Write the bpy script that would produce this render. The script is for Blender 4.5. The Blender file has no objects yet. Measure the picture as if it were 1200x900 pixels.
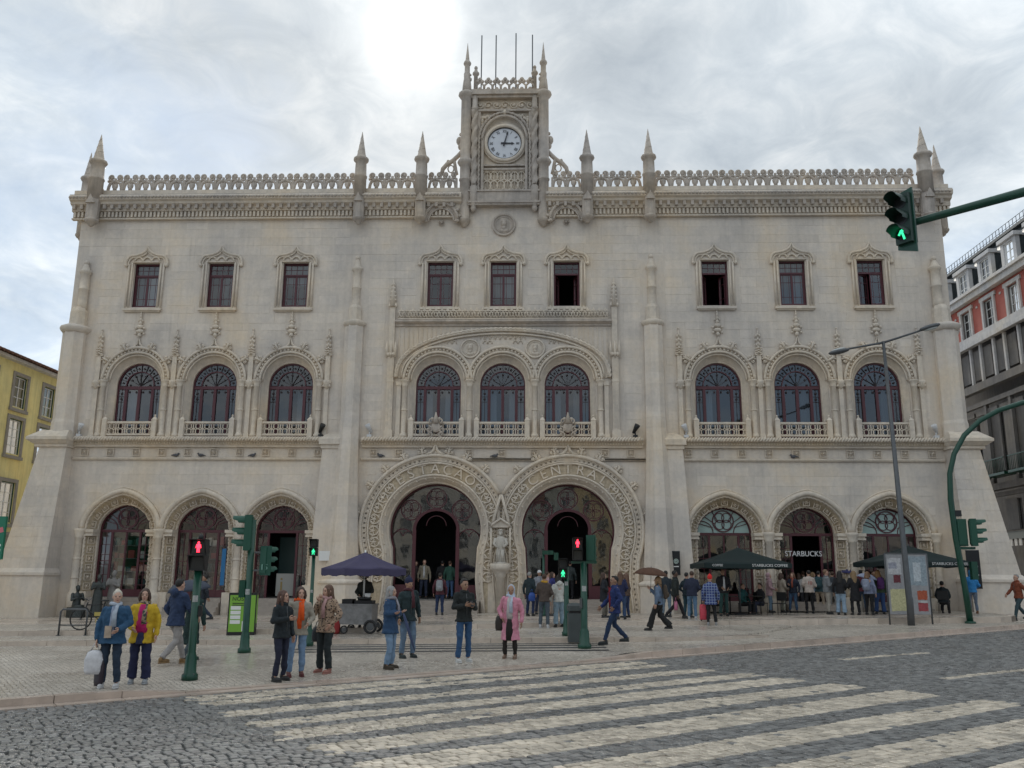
import bpy, bmesh, math, random
import numpy as np
from mathutils import Vector, Matrix
random.seed(7)
rng = np.random.default_rng(7)
PI = math.pi
S = bpy.context.scene
C = bpy.context.collection

# ------------------------------------------------------------ camera
F_PX, PITCH, YAW, ROLL, CAMX, CAMD, CAMH = 1030.0, 0.21542, -0.034718, 0.007237, 1.8396, 40.0, 1.95
_f = Vector((math.sin(YAW)*math.cos(PITCH), math.cos(YAW)*math.cos(PITCH), math.sin(PITCH)))
_r = Vector((math.cos(YAW), -math.sin(YAW), 0)); _u = _r.cross(_f)
_c, _s = math.cos(ROLL), math.sin(ROLL)
CR = _c*_r + _s*_u; CU = -_s*_r + _c*_u; CF = _f
CO = Vector((CAMX, -CAMD, CAMH))
cd = bpy.data.cameras.new('camera'); cam = bpy.data.objects.new('camera', cd); C.objects.link(cam)
cd.sensor_width = 36.0; cd.lens = F_PX/1200*36; cd.clip_end = 5000; cd.clip_start = 0.1
m = Matrix.Identity(4)
for i in range(3):
    m[i][0], m[i][1], m[i][2], m[i][3] = CR[i], CU[i], -CF[i], CO[i]
cam.matrix_world = m
S.camera = cam
S.render.resolution_x, S.render.resolution_y = 1024, 768
S.view_settings.view_transform = 'Standard'; S.view_settings.look = 'None'
S.view_settings.gamma = 1.0
S.view_settings.exposure = 0.76

def ray(u, v):
    return (CR*((u-600)/F_PX) + CU*((450-v)/F_PX) + CF)
SLOPE = 0.016
def ground(u, v, c):            # photo pixel -> point on the gently tilted ground plane z = SLOPE*x + c
    d = ray(u, v); n = Vector((-SLOPE, 0, 1)); t = (c - n.dot(CO))/n.dot(d)
    return CO + d*t
def on_y(u, v, y):
    d = ray(u, v); return CO + d*((y-CO.y)/d.y)
def on_x(u, v, x):
    d = ray(u, v); return CO + d*((x-CO.x)/d.x)

# ------------------------------------------------------------ sky and sun
sun_dir = ray(480, 42).normalized()
SUN_EL = math.asin(sun_dir.z); SUN_AZ = math.atan2(sun_dir.x, sun_dir.y)
THICK_OFF = (1.0, 13.0, 0)
W = bpy.data.worlds.new('World'); S.world = W; W.use_nodes = True
nt = W.node_tree; nt.nodes.clear()
def N(t, kind, **kw):
    n = t.nodes.new(kind)
    for k, v in kw.items(): setattr(n, k, v)
    return n
def mth(t, op, a, b=None, clamp=False):
    n = N(t, 'ShaderNodeMath', operation=op, use_clamp=clamp)
    for i, x in enumerate((a, b)):
        if x is None: continue
        if isinstance(x, (int, float)): n.inputs[i].default_value = x
        else: t.links.new(x, n.inputs[i])
    return n.outputs[0]
def mixc(t, fac, a, b, blend='MIX'):
    n = N(t, 'ShaderNodeMix', data_type='RGBA', blend_type=blend)
    for sock, x in ((n.inputs[0], fac), (n.inputs[6], a), (n.inputs[7], b)):
        if isinstance(x, (int, float)): sock.default_value = x
        elif isinstance(x, tuple): sock.default_value = x if len(x) == 4 else (*x, 1)
        else: t.links.new(x, sock)
    return n.outputs[2]
def ramp(t, fac, stops):
    n = N(t, 'ShaderNodeValToRGB'); t.links.new(fac, n.inputs[0])
    e = n.color_ramp.elements
    while len(e) < len(stops): e.new(0.5)
    for el, (p, c) in zip(e, stops):
        el.position = p; el.color = (c, c, c, 1) if isinstance(c, (int, float)) else (*c, 1)
    return n.outputs[0]
sky = N(nt, 'ShaderNodeTexSky', sky_type='NISHITA', sun_disc=False)
sky.sun_elevation = SUN_EL; sky.sun_rotation = SUN_AZ; sky.air_density = 1.0; sky.dust_density = 1.0; sky.ozone_density = 1.5
tc = N(nt, 'ShaderNodeTexCoord')
sep = N(nt, 'ShaderNodeSeparateXYZ'); nt.links.new(tc.outputs['Generated'], sep.inputs[0])
zz = mth(nt, 'MAXIMUM', sep.outputs[2], 0.0); den = mth(nt, 'ADD', zz, 0.22)
px = mth(nt, 'DIVIDE', sep.outputs[0], den); py = mth(nt, 'DIVIDE', sep.outputs[1], den)
cmb = N(nt, 'ShaderNodeCombineXYZ'); nt.links.new(px, cmb.inputs[0]); nt.links.new(py, cmb.inputs[1])
def noise(t, vec, scale, detail=6, rough=0.55, dist=0.0, off=None):
    n = N(t, 'ShaderNodeTexNoise'); n.inputs['Scale'].default_value = scale; n.inputs['Detail'].default_value = detail
    n.inputs['Roughness'].default_value = rough; n.inputs['Distortion'].default_value = dist
    if vec is not None:
        if off:
            mp = N(t, 'ShaderNodeMapping'); mp.inputs['Location'].default_value = off
            t.links.new(vec, mp.inputs[0]); vec = mp.outputs[0]
        t.links.new(vec, n.inputs['Vector'])
    return n.outputs[0]
big = noise(nt, cmb.outputs[0], 0.75, 3, 0.5, 0.3, (4.3, 1.1, 0))
fine = noise(nt, cmb.outputs[0], 2.6, 9, 0.6, 0.35, (2.0, 7.7, 0))
wisp = noise(nt, cmb.outputs[0], 8.0, 8, 0.62, 0.8, (1.0, 0.4, 0))
dens = mth(nt, 'ADD', mth(nt, 'MULTIPLY', big, 0.75), mth(nt, 'MULTIPLY', fine, 0.45))
# circumsolar brightening of thin cloud round the sun
dp = N(nt, 'ShaderNodeVectorMath', operation='DOT_PRODUCT'); nt.links.new(tc.outputs['Generated'], dp.inputs[0]); dp.inputs[1].default_value = tuple(sun_dir)
cosg = mth(nt, 'MAXIMUM', dp.outputs['Value'], 0.0)
g_wide = mth(nt, 'POWER', cosg, 14.0); g_mid = mth(nt, 'POWER', cosg, 120.0); g_core = mth(nt, 'POWER', cosg, 2400.0)
low = ramp(nt, zz, [(0.22, 0.0), (0.52, 0.16)])   # cloud thins towards the horizon all round
cover = ramp(nt, mth(nt, 'ADD', mth(nt, 'ADD', dens, low), mth(nt, 'MULTIPLY', g_wide, 0.06)), [(0.50, 0.0), (0.72, 1.0)])
shade = mth(nt, 'ADD', mth(nt, 'MULTIPLY', fine, 0.6), mth(nt, 'MULTIPLY', wisp, 0.4))
ccol = ramp(nt, shade, [(0.33, (0.30, 0.34, 0.378)), (0.50, (0.435, 0.472, 0.498)), (0.66, (0.62, 0.635, 0.635))])
# thick and thin stretches of the cloud deck
thick = noise(nt, cmb.outputs[0], 0.62, 3, 0.5, 0.2, THICK_OFF)
ccol = mixc(nt, 1.0, ccol, ramp(nt, thick, [(0.36, 0.66), (0.64, 1.35)]), 'MULTIPLY')
skyc = mixc(nt, 1.0, sky.outputs[0], (0.06, 0.06, 0.06), 'MULTIPLY')
# thin veil: even the blue gaps carry some white
veil = mixc(nt, 0.7, skyc, (0.31, 0.41, 0.54))
mixed = mixc(nt, mth(nt, 'MULTIPLY', cover, 0.9), veil, ccol)
glow = mth(nt, 'ADD', mth(nt, 'ADD', mth(nt, 'MULTIPLY', g_wide, 0.02), mth(nt, 'MULTIPLY', g_mid, 0.05)), mth(nt, 'ADD', mth(nt, 'MULTIPLY', g_core, 0.95), mth(nt, 'MULTIPLY', mth(nt, 'POWER', cosg, 500.0), 0.20)))
glow = mth(nt, 'MULTIPLY', glow, mth(nt, 'ADD', mth(nt, 'MULTIPLY', shade, 1.1), 0.45))
gcol = mixc(nt, 1.0, (1.0, 0.965, 0.88), glow, 'MULTIPLY')
final = mixc(nt, 1.0, mixed, gcol, 'ADD')
bg = N(nt, 'ShaderNodeBackground'); bg.inputs[1].default_value = 1.0
nt.links.new(final, bg.inputs[0])
wo = N(nt, 'ShaderNodeOutputWorld'); nt.links.new(bg.outputs[0], wo.inputs[0])
sl = bpy.data.lights.new('sun', 'SUN'); sl.energy = 1.2; sl.angle = math.radians(12); sl.color = (1.0, 0.95, 0.86)
sun = bpy.data.objects.new('sun', sl); C.objects.link(sun)
sun.rotation_euler = (-sun_dir).to_track_quat('-Z', 'Y').to_euler()
sun.location = (0, 30, 60)

# ------------------------------------------------------------ materials
MATS = {}
def mat(name, col, rough=0.7, metal=0.0, spec=0.5, var=0.0, vscale=3.0, bump=0.0, bscale=20.0, emit=None, estr=0.0, island=0.0, streak=0.0, coat=0.0):
    if name in MATS: return MATS[name]
    M = bpy.data.materials.new(name); M.use_nodes = True; t = M.node_tree; b = t.nodes['Principled BSDF']
    b.inputs['Roughness'].default_value = rough; b.inputs['Metallic'].default_value = metal
    b.inputs['Specular IOR Level'].default_value = spec
    if coat: b.inputs['Coat Weight'].default_value = coat
    c = (*col, 1)
    out = None
    tcn = N(t, 'ShaderNodeTexCoord'); geo = N(t, 'ShaderNodeNewGeometry')
    if var:
        nz = noise(t, geo.outputs['Position'], vscale, 6, 0.6)
        f = ramp(t, nz, [(0.3, 1-var), (0.72, 1+var*0.6)])
        out = mixc(t, 1.0, c, f, 'MULTIPLY')
    if streak:
        mp = N(t, 'ShaderNodeMapping'); mp.inputs['Scale'].default_value = (2.2, 2.2, 0.16); t.links.new(geo.outputs['Position'], mp.inputs[0])
        nz = noise(t, mp.outputs[0], 1.6, 5, 0.65)
        f = ramp(t, nz, [(0.35, 1-streak), (0.62, 1.0)])
        out = mixc(t, 1.0, out if out is not None else c, f, 'MULTIPLY')
        mp2 = N(t, 'ShaderNodeMapping'); mp2.inputs['Scale'].default_value = (3.6, 3.6, 0.10); t.links.new(geo.outputs['Position'], mp2.inputs[0])
        run = mth(t, 'MULTIPLY', ramp(t, noise(t, mp2.outputs[0], 1.3, 6, 0.7), [(0.56, 0.0), (0.72, 1.0)]), ramp(t, noise(t, geo.outputs['Position'], 0.28, 4, 0.6), [(0.44, 0.0), (0.62, 1.0)]))
        out = mixc(t, mth(t, 'MULTIPLY', run, 0.42), out, mixc(t, 1.0, out, (0.52, 0.50, 0.48), 'MULTIPLY'))
        spot = ramp(t, noise(t, geo.outputs['Position'], 5.5, 8, 0.72), [(0.60, 0.0), (0.72, 0.38)])
        out = mixc(t, spot, out, mixc(t, 1.0, out, (0.55, 0.52, 0.48), 'MULTIPLY'))
        nz2 = noise(t, geo.outputs['Position'], 0.33, 5, 0.6)
        f2 = ramp(t, nz2, [(0.36, (0.83, 0.85, 0.89)), (0.5, (1, 1, 1)), (0.66, (1.06, 1.0, 0.90))])
        out = mixc(t, 1.0, out, f2, 'MULTIPLY')
    if island:
        oi = N(t, 'ShaderNodeObjectInfo')
        v = mth(t, 'FRACT', mth(t, 'ADD', geo.outputs['Random Per Island'], oi.outputs['Random']))
        f = ramp(t, v, [(0.0, 1-island), (0.5, 1.0), (1.0, 1+island)])
        out = mixc(t, 1.0, out if out is not None else c, f, 'MULTIPLY')
    if out is not None: t.links.new(out, b.inputs['Base Color'])
    else: b.inputs['Base Color'].default_value = c
    if bump:
        bp = N(t, 'ShaderNodeBump'); bp.inputs['Strength'].default_value = bump; bp.inputs['Distance'].default_value = 0.02
        t.links.new(noise(t, geo.outputs['Position'], bscale, 6, 0.65), bp.inputs['Height']); t.links.new(bp.outputs[0], b.inputs['Normal'])
    if emit:
        b.inputs['Emission Color'].default_value = (*emit, 1); b.inputs['Emission Strength'].default_value = estr
    MATS[name] = M; return M
STONE = mat('limestone ashlar', (0.71, 0.63, 0.54), 0.82, var=0.08, vscale=6.0, bump=0.35, bscale=14, island=0.05, streak=0.09)
TRIM = mat('carved limestone', (0.71, 0.62, 0.51), 0.8, var=0.14, vscale=5.0, bump=0.35, bscale=26, streak=0.12)
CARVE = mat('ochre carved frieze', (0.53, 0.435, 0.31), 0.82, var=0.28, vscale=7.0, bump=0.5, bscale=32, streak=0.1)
WEATH = mat('weathered grey stone', (0.55, 0.48, 0.41), 0.88, var=0.22, vscale=3.0, bump=0.5, bscale=20, streak=0.22)
DGREYST = mat('dark crusted stone', (0.13, 0.12, 0.11), 0.9, var=0.3, vscale=4.0, bump=0.5)
RED = mat('burgundy painted timber', (0.085, 0.018, 0.026), 0.42, var=0.15, vscale=4)
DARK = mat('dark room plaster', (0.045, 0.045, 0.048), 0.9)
GREENP = mat('dark green paint', (0.006, 0.060, 0.036), 0.35, var=0.2, vscale=9)
BLACK = mat('matt black', (0.012, 0.012, 0.013), 0.5)
GREYM = mat('galvanised grey metal', (0.10, 0.105, 0.11), 0.45, metal=0.3, var=0.2, vscale=6)
WHITE = mat('white paint', (0.75, 0.75, 0.73), 0.5)
LEAD = mat('leaded bars', (0.03, 0.018, 0.02), 0.5)
def glass(name, tint, refl=1.0, k=1.4):
    if name in MATS: return MATS[name]
    M = bpy.data.materials.new(name); M.use_nodes = True; t = M.node_tree; t.nodes.clear()
    tr = N(t, 'ShaderNodeBsdfTransparent'); tr.inputs[0].default_value = (*tint, 1)
    gl = N(t, 'ShaderNodeBsdfGlossy'); gl.inputs['Roughness'].default_value = 0.03; gl.inputs[0].default_value = (refl, refl, refl, 1)
    fr = N(t, 'ShaderNodeFresnel'); fr.inputs[0].default_value = 1.62
    geo = N(t, 'ShaderNodeNewGeometry')
    bp = N(t, 'ShaderNodeBump'); bp.inputs['Strength'].default_value = 0.06; bp.inputs['Distance'].default_value = 0.05
    t.links.new(noise(t, geo.outputs['Position'], 1.5, 2, 0.5), bp.inputs['Height']); t.links.new(bp.outputs[0], gl.inputs['Normal'])
    mx = N(t, 'ShaderNodeMixShader'); t.links.new(mth(t, 'MULTIPLY', fr.outputs[0], k, True), mx.inputs[0]); t.links.new(tr.outputs[0], mx.inputs[1]); t.links.new(gl.outputs[0], mx.inputs[2])
    o = N(t, 'ShaderNodeOutputMaterial'); t.links.new(mx.outputs[0], o.inputs[0])
    MATS[name] = M; return M
GLASS = glass('window glass', (0.42, 0.47, 0.52), k=1.55)
SHOPGLASS = glass('shop glass', (0.6, 0.63, 0.63), k=2.1)
LUNETTE = mat('pale green frosted glass', (0.36, 0.50, 0.47), 0.25, spec=0.6, var=0.1)

# ------------------------------------------------------------ mesh helpers
class MB:
    weld = False
    def __init__(s): s.v = []; s.f = []; s.smooth = []
    def add(s, vs, fs, smooth=False):
        o = len(s.v); s.v.extend(tuple(p) for p in vs)
        for f in fs: s.f.append(tuple(i+o for i in f)); s.smooth.append(smooth)
        return s
    def box(s, x0, x1, y0, y1, z0, z1):
        return s.add([(x0,y0,z0),(x1,y0,z0),(x1,y1,z0),(x0,y1,z0),(x0,y0,z1),(x1,y0,z1),(x1,y1,z1),(x0,y1,z1)],
                     [(0,3,2,1),(4,5,6,7),(0,1,5,4),(1,2,6,5),(2,3,7,6),(3,0,4,7)])
    def frustum(s, r0, r1):     # r = (x0,x1,y0,y1,z)
        a, b = r0, r1
        return s.add([(a[0],a[2],a[4]),(a[1],a[2],a[4]),(a[1],a[3],a[4]),(a[0],a[3],a[4]),(b[0],b[2],b[4]),(b[1],b[2],b[4]),(b[1],b[3],b[4]),(b[0],b[3],b[4])],
                     [(0,3,2,1),(4,5,6,7),(0,1,5,4),(1,2,6,5),(2,3,7,6),(3,0,4,7)])
    def strip(s, A, B, smooth=False, closed=False):
        n = len(A); fs = [(i, (i+1) % n, n+(i+1) % n, n+i) for i in range(n if closed else n-1)]
        return s.add(list(A)+list(B), fs, smooth)
    def tube(s, pts, r, n=6, closed=False, smooth=True, twist=None, flat=1.0, up=(0, -1, 0)):
        P = [Vector(p) for p in pts]; k = len(P); rr = r if isinstance(r, (list, tuple)) else [r]*k
        T = []
        for i in range(k):
            a = P[i-1] if (i > 0 or closed) else P[i]; b = P[(i+1) % k] if (i < k-1 or closed) else P[i]
            t = (b-a); T.append(t.normalized() if t.length > 1e-9 else Vector((0, 0, 1)))
        u0 = Vector(up); 
        if abs(u0.dot(T[0])) > 0.95: u0 = Vector((1, 0, 0))
        u = (u0 - T[0]*u0.dot(T[0])).normalized(); vs = []; acc = 0.0
        for i in range(k):
            u = (u - T[i]*u.dot(T[i])); u = u.normalized() if u.length > 1e-6 else Vector((1, 0, 0)); w = T[i].cross(u)
            if i: acc += (P[i]-P[i-1]).length
            for j in range(n):
                a = 2*PI*j/n
                q = rr[i]*(1+0.42*math.cos(2*a-twist*acc)) if twist else rr[i]
                vs.append(P[i] + u*(math.cos(a)*q*flat) + w*(math.sin(a)*q))
        fs = []
        for i in range(k if closed else k-1):
            for j in range(n):
                a = i*n+j; b = i*n+(j+1) % n; c = ((i+1) % k)*n+(j+1) % n; d = ((i+1) % k)*n+j
                fs.append((a, b, c, d))
        s.add(vs, fs, smooth)
        if not closed:
            o = len(s.v)-len(vs)
            s.f.append(tuple(o+j for j in reversed(range(n)))); s.smooth.append(False)
            s.f.append(tuple(o+(k-1)*n+j for j in range(n))); s.smooth.append(False)
        return s
    def lathe(s, prof, c=(0, 0), n=12, smooth=True, a0=0.0):
        vs = []
        for (r, z) in prof:
            for j in range(n):
                a = a0+2*PI*j/n; vs.append((c[0]+r*math.cos(a), c[1]+r*math.sin(a), z))
        fs = []
        for i in range(len(prof)-1):
            for j in range(n): fs.append((i*n+j, i*n+(j+1) % n, (i+1)*n+(j+1) % n, (i+1)*n+j))
        s.add(vs, fs, smooth); o = len(s.v)-len(vs)
        if prof[0][0] > 1e-4: s.f.append(tuple(o+j for j in reversed(range(n)))); s.smooth.append(False)
        if prof[-1][0] > 1e-4: s.f.append(tuple(o+(len(prof)-1)*n+j for j in range(n))); s.smooth.append(False)
        return s
    def ell(s, c, r, nu=10, nv=6):
        vs = []; fs = []
        for i in range(nv+1):
            a = -PI/2+PI*i/nv
            for j in range(nu):
                b = 2*PI*j/nu; vs.append((c[0]+r[0]*math.cos(a)*math.cos(b), c[1]+r[1]*math.cos(a)*math.sin(b), c[2]+r[2]*math.sin(a)))
        for i in range(nv):
            for j in range(nu): fs.append((i*nu+j, i*nu+(j+1) % nu, (i+1)*nu+(j+1) % nu, (i+1)*nu+j))
        return s.add(vs, fs, True)
    def loft(s, rings, smooth=True):       # rings: list of equally long point lists
        n = len(rings[0]); vs = [p for r in rings for p in r]; fs = []
        for i in range(len(rings)-1):
            for j in range(n): fs.append((i*n+j, i*n+(j+1) % n, (i+1)*n+(j+1) % n, (i+1)*n+j))
        s.add(vs, fs, smooth); o = len(s.v)-len(vs)
        s.f.append(tuple(o+j for j in reversed(range(n)))); s.smooth.append(False)
        s.f.append(tuple(o+(len(rings)-1)*n+j for j in range(n))); s.smooth.append(False)
        return s
    def poly(s, pts, y0, y1):              # polygon in XZ extruded along y (front at y0)
        n = len(pts); vs = [(x, y0, z) for x, z in pts]+[(x, y1, z) for x, z in pts]
        fs = [tuple(range(n)), tuple(reversed(range(n, 2*n)))]+[(i, n+i, n+(i+1) % n, (i+1) % n) for i in range(n)]
        return s.add(vs, fs)
    def xf(s, M):
        s.v = [tuple(M @ Vector(p)) for p in s.v]; return s
    def join(s, o, M=None):
        vs = o.v if M is None else [tuple(M @ Vector(p)) for p in o.v]
        k = len(s.v); s.v.extend(vs); s.f.extend(tuple(i+k for i in f) for f in o.f); s.smooth.extend(o.smooth); return s
    def mesh(s, name, mats):
        me = bpy.data.meshes.new(name); me.from_pydata(s.v, [], s.f)
        for mm in (mats if isinstance(mats, (list, tuple)) else [mats]): me.materials.append(mm)
        me.polygons.foreach_set('use_smooth', s.smooth)
        bm = bmesh.new(); bm.from_mesh(me)
        if s.weld: bmesh.ops.remove_doubles(bm, verts=bm.verts, dist=1e-4)
        bmesh.ops.recalc_face_normals(bm, faces=bm.faces); bm.to_mesh(me); bm.free()
        return me
    def build(s, name, mats, parent=None, **kw):
        return obj(name, s.mesh(name, mats), parent, **kw)
def obj(name, me, parent=None, loc=None, rot=None, scale=None, label=None, cat=None, group=None, kind=None):
    o = bpy.data.objects.new(name, me); C.objects.link(o)
    if parent is not None: o.parent = parent
    if loc is not None: o.location = loc
    if rot is not None: o.rotation_euler = rot
    if scale is not None: o.scale = scale
    tag(o, label, cat, group, kind); return o
def tag(o, label=None, cat=None, group=None, kind=None):
    if label: o['label'] = label
    if cat: o['category'] = cat
    if group: o['group'] = group
    if kind: o['kind'] = kind
    return o
def empty(name, loc=(0, 0, 0), rz=0.0, parent=None, **kw):
    o = bpy.data.objects.new(name, None); C.objects.link(o); o.location = loc; o.rotation_euler = (0, 0, rz); o.empty_display_size = 0.2
    if parent: o.parent = parent
    return tag(o, **kw)
def text_mesh(txt, size, mat_, ext=0.01, align='CENTER', xscale=1.0, bold=0.0):
    cu = bpy.data.curves.new('t', 'FONT'); cu.body = txt; cu.size = size; cu.extrude = ext; cu.align_x = align; cu.align_y = 'CENTER'; cu.resolution_u = 3; cu.offset = bold
    o = bpy.data.objects.new('t', cu); C.objects.link(o)
    dg = bpy.context.evaluated_depsgraph_get()
    me = bpy.data.meshes.new_from_object(o.evaluated_get(dg)); bpy.data.objects.remove(o)
    me.materials.clear(); me.materials.append(mat_)
    # stand it up: text x -> x, text y -> z, front towards -y
    me.transform(Matrix.Rotation(PI/2, 4, 'X') @ Matrix.Diagonal((xscale, 1, 1, 1)))
    return me
def arch(cx, sp, hw, rise, n=24, pt=0.0):
    out = []
    for i in range(n+1):
        t = PI-PI*i/n; c = math.cos(t); out.append((cx+hw*c, sp+rise*((1-pt)*math.sin(t)+pt*(1-abs(c)))))
    return out
def opening(cx, bot, sp, hw, rise, n=24, pt=0.0):
    return [(cx-hw, bot)]+arch(cx, sp, hw, rise, n, pt)+[(cx+hw, bot)]
def y3(path, y): return [(x, y, z) for x, z in path]
def resample(pts, step):
    P = [Vector(p) for p in pts]; out = [P[0]]; 
    for a, b in zip(P, P[1:]):
        k = max(1, int((b-a).length/step))
        for i in range(1, k+1): out.append(a.lerp(b, i/k))
    return out
LETTERS = {ch: text_mesh(ch, 0.64, MATS['carved limestone'], 0.05) for ch in 'ESTAÇÃOCNRL'}
# ============================================================ STATION BUILDING
ST = empty('station_building', label='ornate cream limestone railway station with clock tower and twin horseshoe portals', cat='building')
B = [10.06, 13.72, 17.38]; CB = [-3.03, 0.0, 3.03]; PX = 3.03
bays = [-b for b in reversed(B)] + B
GSP, GHW, GR, GPT = 3.94, 1.60, 1.56, 0.16           # ground arches: wall opening
holes = []
for b in bays: holes.append(opening(b, -0.55, GSP, GHW, GR, 24, GPT))
for b in bays+CB: holes.append(opening(b, 8.16, 10.87, 1.31, 1.31, 20))
for b in bays+CB: holes.append([(b-0.62, 14.5), (b-0.62, 16.74), (b+0.62, 16.74), (b+0.62, 14.5)])
PZ, PR = 4.0, 2.32
def portal_curve(r, cx, bottom=-0.55, n=40):          # horseshoe: circle drawn in below its centre, flared foot
    k = r/2.1; out = []
    a1 = math.radians(-22)
    for i in range(n+1):
        a = PI-a1 - (PI-2*a1)*i/n; out.append((cx+r*math.cos(a), PZ+r*math.sin(a)))
    xl, zl = out[0]; xr = out[-1][0]
    dn = r-abs(xl-cx); lo = r-0.15-dn
    tail = [(1.9, 0.12), (1.3, 0.05), (0.9, -0.04), (bottom, -0.22)]
    L = [(xl+d*0.6, z) for z, d in tail if z < zl-0.1]; Rr = [(xr-d*0.6, z) for z, d in tail if z < zl-0.1]
    return list(reversed(L))+out+Rr
for s in (-1, 1): holes.append(portal_curve(PR, s*PX))
def holed_wall(outer, holes, y):
    bm = bmesh.new()
    def loop(pts):
        vs = [bm.verts.new((x, y, z)) for x, z in pts]
        for i in range(len(vs)): bm.edges.new((vs[i], vs[(i+1) % len(vs)]))
    loop(outer)
    for h in holes: loop(h)
    bmesh.ops.triangle_fill(bm, use_beauty=True, use_dissolve=False, edges=list(bm.edges))
    me = MB(); bm.verts.index_update(); me.v = [tuple(v.co) for v in bm.verts]; me.f = [tuple(v.index for v in f.verts) for f in bm.faces]; me.smooth = [False]*len(me.f)
    bm.free(); return me
# the outer boundary leaves the wall open downwards where arches and portals reach the ground
fl = -0.6
wall = holed_wall([(-20.9, fl), (20.9, fl), (20.9, 19.7), (-20.9, 19.7)], holes, 0.0)
for h in holes:
    d = 0.16 if len(h) == 4 else 0.10
    wall.strip(y3(h, 0.0), y3(h, d), closed=(len(h) == 4))
wall.box(-20.9, -20.4, 0.02, 24, fl, 19.7); wall.box(20.4, 20.9, 0.02, 24, fl, 19.7); wall.box(-20.4, 20.4, 23.5, 24, fl, 19.7)
WALL = wall.build('wall', STONE, ST)
roof = MB().box(-20.4, 20.4, 0.3, 23.5, 19.3, 19.6); roof.build('roof', WEATH, ST)
# floors and room backs that close the building inside
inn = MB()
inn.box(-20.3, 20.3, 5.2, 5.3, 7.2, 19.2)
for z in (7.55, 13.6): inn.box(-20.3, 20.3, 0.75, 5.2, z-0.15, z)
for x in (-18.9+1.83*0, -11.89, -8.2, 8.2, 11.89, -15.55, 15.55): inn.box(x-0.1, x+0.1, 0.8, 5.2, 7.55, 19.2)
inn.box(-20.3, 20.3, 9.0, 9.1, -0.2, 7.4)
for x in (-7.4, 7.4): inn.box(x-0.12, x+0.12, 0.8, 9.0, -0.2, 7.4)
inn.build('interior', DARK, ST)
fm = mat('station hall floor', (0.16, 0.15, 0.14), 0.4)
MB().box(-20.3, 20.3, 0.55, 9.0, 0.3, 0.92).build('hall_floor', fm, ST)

# ---- ashlar blocks: proud by a centimetre, in courses, left out where carving stands
rects = []; circs = []
def ex(x0, x1, z0, z1):
    rects.append((x0, x1, z0, z1))
for b in bays:
    ex(b-1.97, b+1.97, -1, 4.6); ex(b-1.6, b+1.6, 4.5, 5.25); ex(b-1.0, b+1.0, 5.2, 5.85)
    ex(b-1.8, b+1.8, 8, 11.6); ex(b-1.45, b+1.45, 11.5, 12.15); ex(b-0.95, b+0.95, 12.1, 12.9); ex(b-0.3, b+0.3, 12.6, 14.25)
    for e in (b-1.83, b+1.83): ex(e-0.24, e+0.24, 10.3, 13.55)
for b in bays+CB: ex(b-1.12, b+1.12, 14.2, 16.95); ex(b-0.75, b+0.75, 16.9, 17.62)
ex(-30, 30, 7.04, 8.2); ex(-30, 30, 18.92, 30); ex(-5.6, 5.6, 8, 14.4)
for s in (-1, 1):
    ex(min(s*4.98, s*5.5), max(s*4.98, s*5.5), 8, 15.9)
    ex(min(s*6.3, s*8.75), max(s*6.3, s*8.75), -1, 8.6); ex(min(s*6.5, s*7.62), max(s*6.5, s*7.62), 8, 17.1)
    ex(min(s*19.35, s*30), max(s*19.35, s*30), -1, 8.6); ex(min(s*19.6, s*30), max(s*19.6, s*30), 8, 16.95)
    ex(min(s*6.3, s*0), max(s*6.3, s*0), -1, 5.5)
    circs.append((s*PX, 4.02, 3.62))
    for x in (20.1, 7.02, 4.03, 2.02): ex(s*x-0.42, s*x+0.42, 18.3, 20)
    ex(s*3.03-1.1, s*3.03+1.1, 18.2, 20)
    ex(s*PX-0.9, s*PX+0.9, 7, 8)
circs.append((0, 18.6, 0.66))
def blocked(x0, x1, z0, z1):
    for a, b, c, d in rects:
        if x0 < b and x1 > a and z0 < d and z1 > c: return True
    for cx, cz, r in circs:
        dx = max(x0-cx, 0, cx-x1); dz = max(z0-cz, 0, cz-z1)
        if dx*dx+dz*dz < r*r: return True
    return False
stones = []
z = 0.42; row = 0
while z < 18.9:
    h = (0.40, 0.46, 0.36, 0.50)[row % 4]
    x = -20.9 + (0.55 if row % 2 else 0.0)
    while x < 20.9:
        w = random.uniform(0.75, 1.45); 
        # shrink until the block fits between neighbouring carvings
        x1 = x+w
        if blocked(x, x1, z, min(z+h, 18.92)):
            k = 0.0; ok = False
            if not blocked(x, x+0.3, z, z+h):
                x1 = x+0.3
                while x1 < x+w and not blocked(x, x1+0.08, z, z+h): x1 += 0.08
                ok = True
            if ok: stones.append((x, x1, z, z+h)); x = x1
            else: x += 0.1
            continue
        stones.append((x, min(x1, 20.9), z, z+h)); x = x1
    z += h; row += 1
stones.sort(key=lambda q: -(q[1]-q[0])*(q[3]-q[2])/(40+q[2]*0.2))
U = MB(); U.add([(0,0,0),(1,0,0),(1,0,1),(0,0,1),(0.006,-1,0.012),(0.994,-1,0.012),(0.994,-1,0.988),(0.006,-1,0.988)], [(4,5,6,7),(0,1,5,4),(1,2,6,5),(2,3,7,6),(3,0,4,7)])
ume = U.mesh('stone_block', STONE)
g = 0.003
for (a, b, c, d) in stones[:290]:
    obj('stone_block', ume, WALL, loc=(a+g, 0, c+g), scale=(b-a-2*g, random.uniform(0.004, 0.011), d-c-2*g))
rest = MB()
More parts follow.
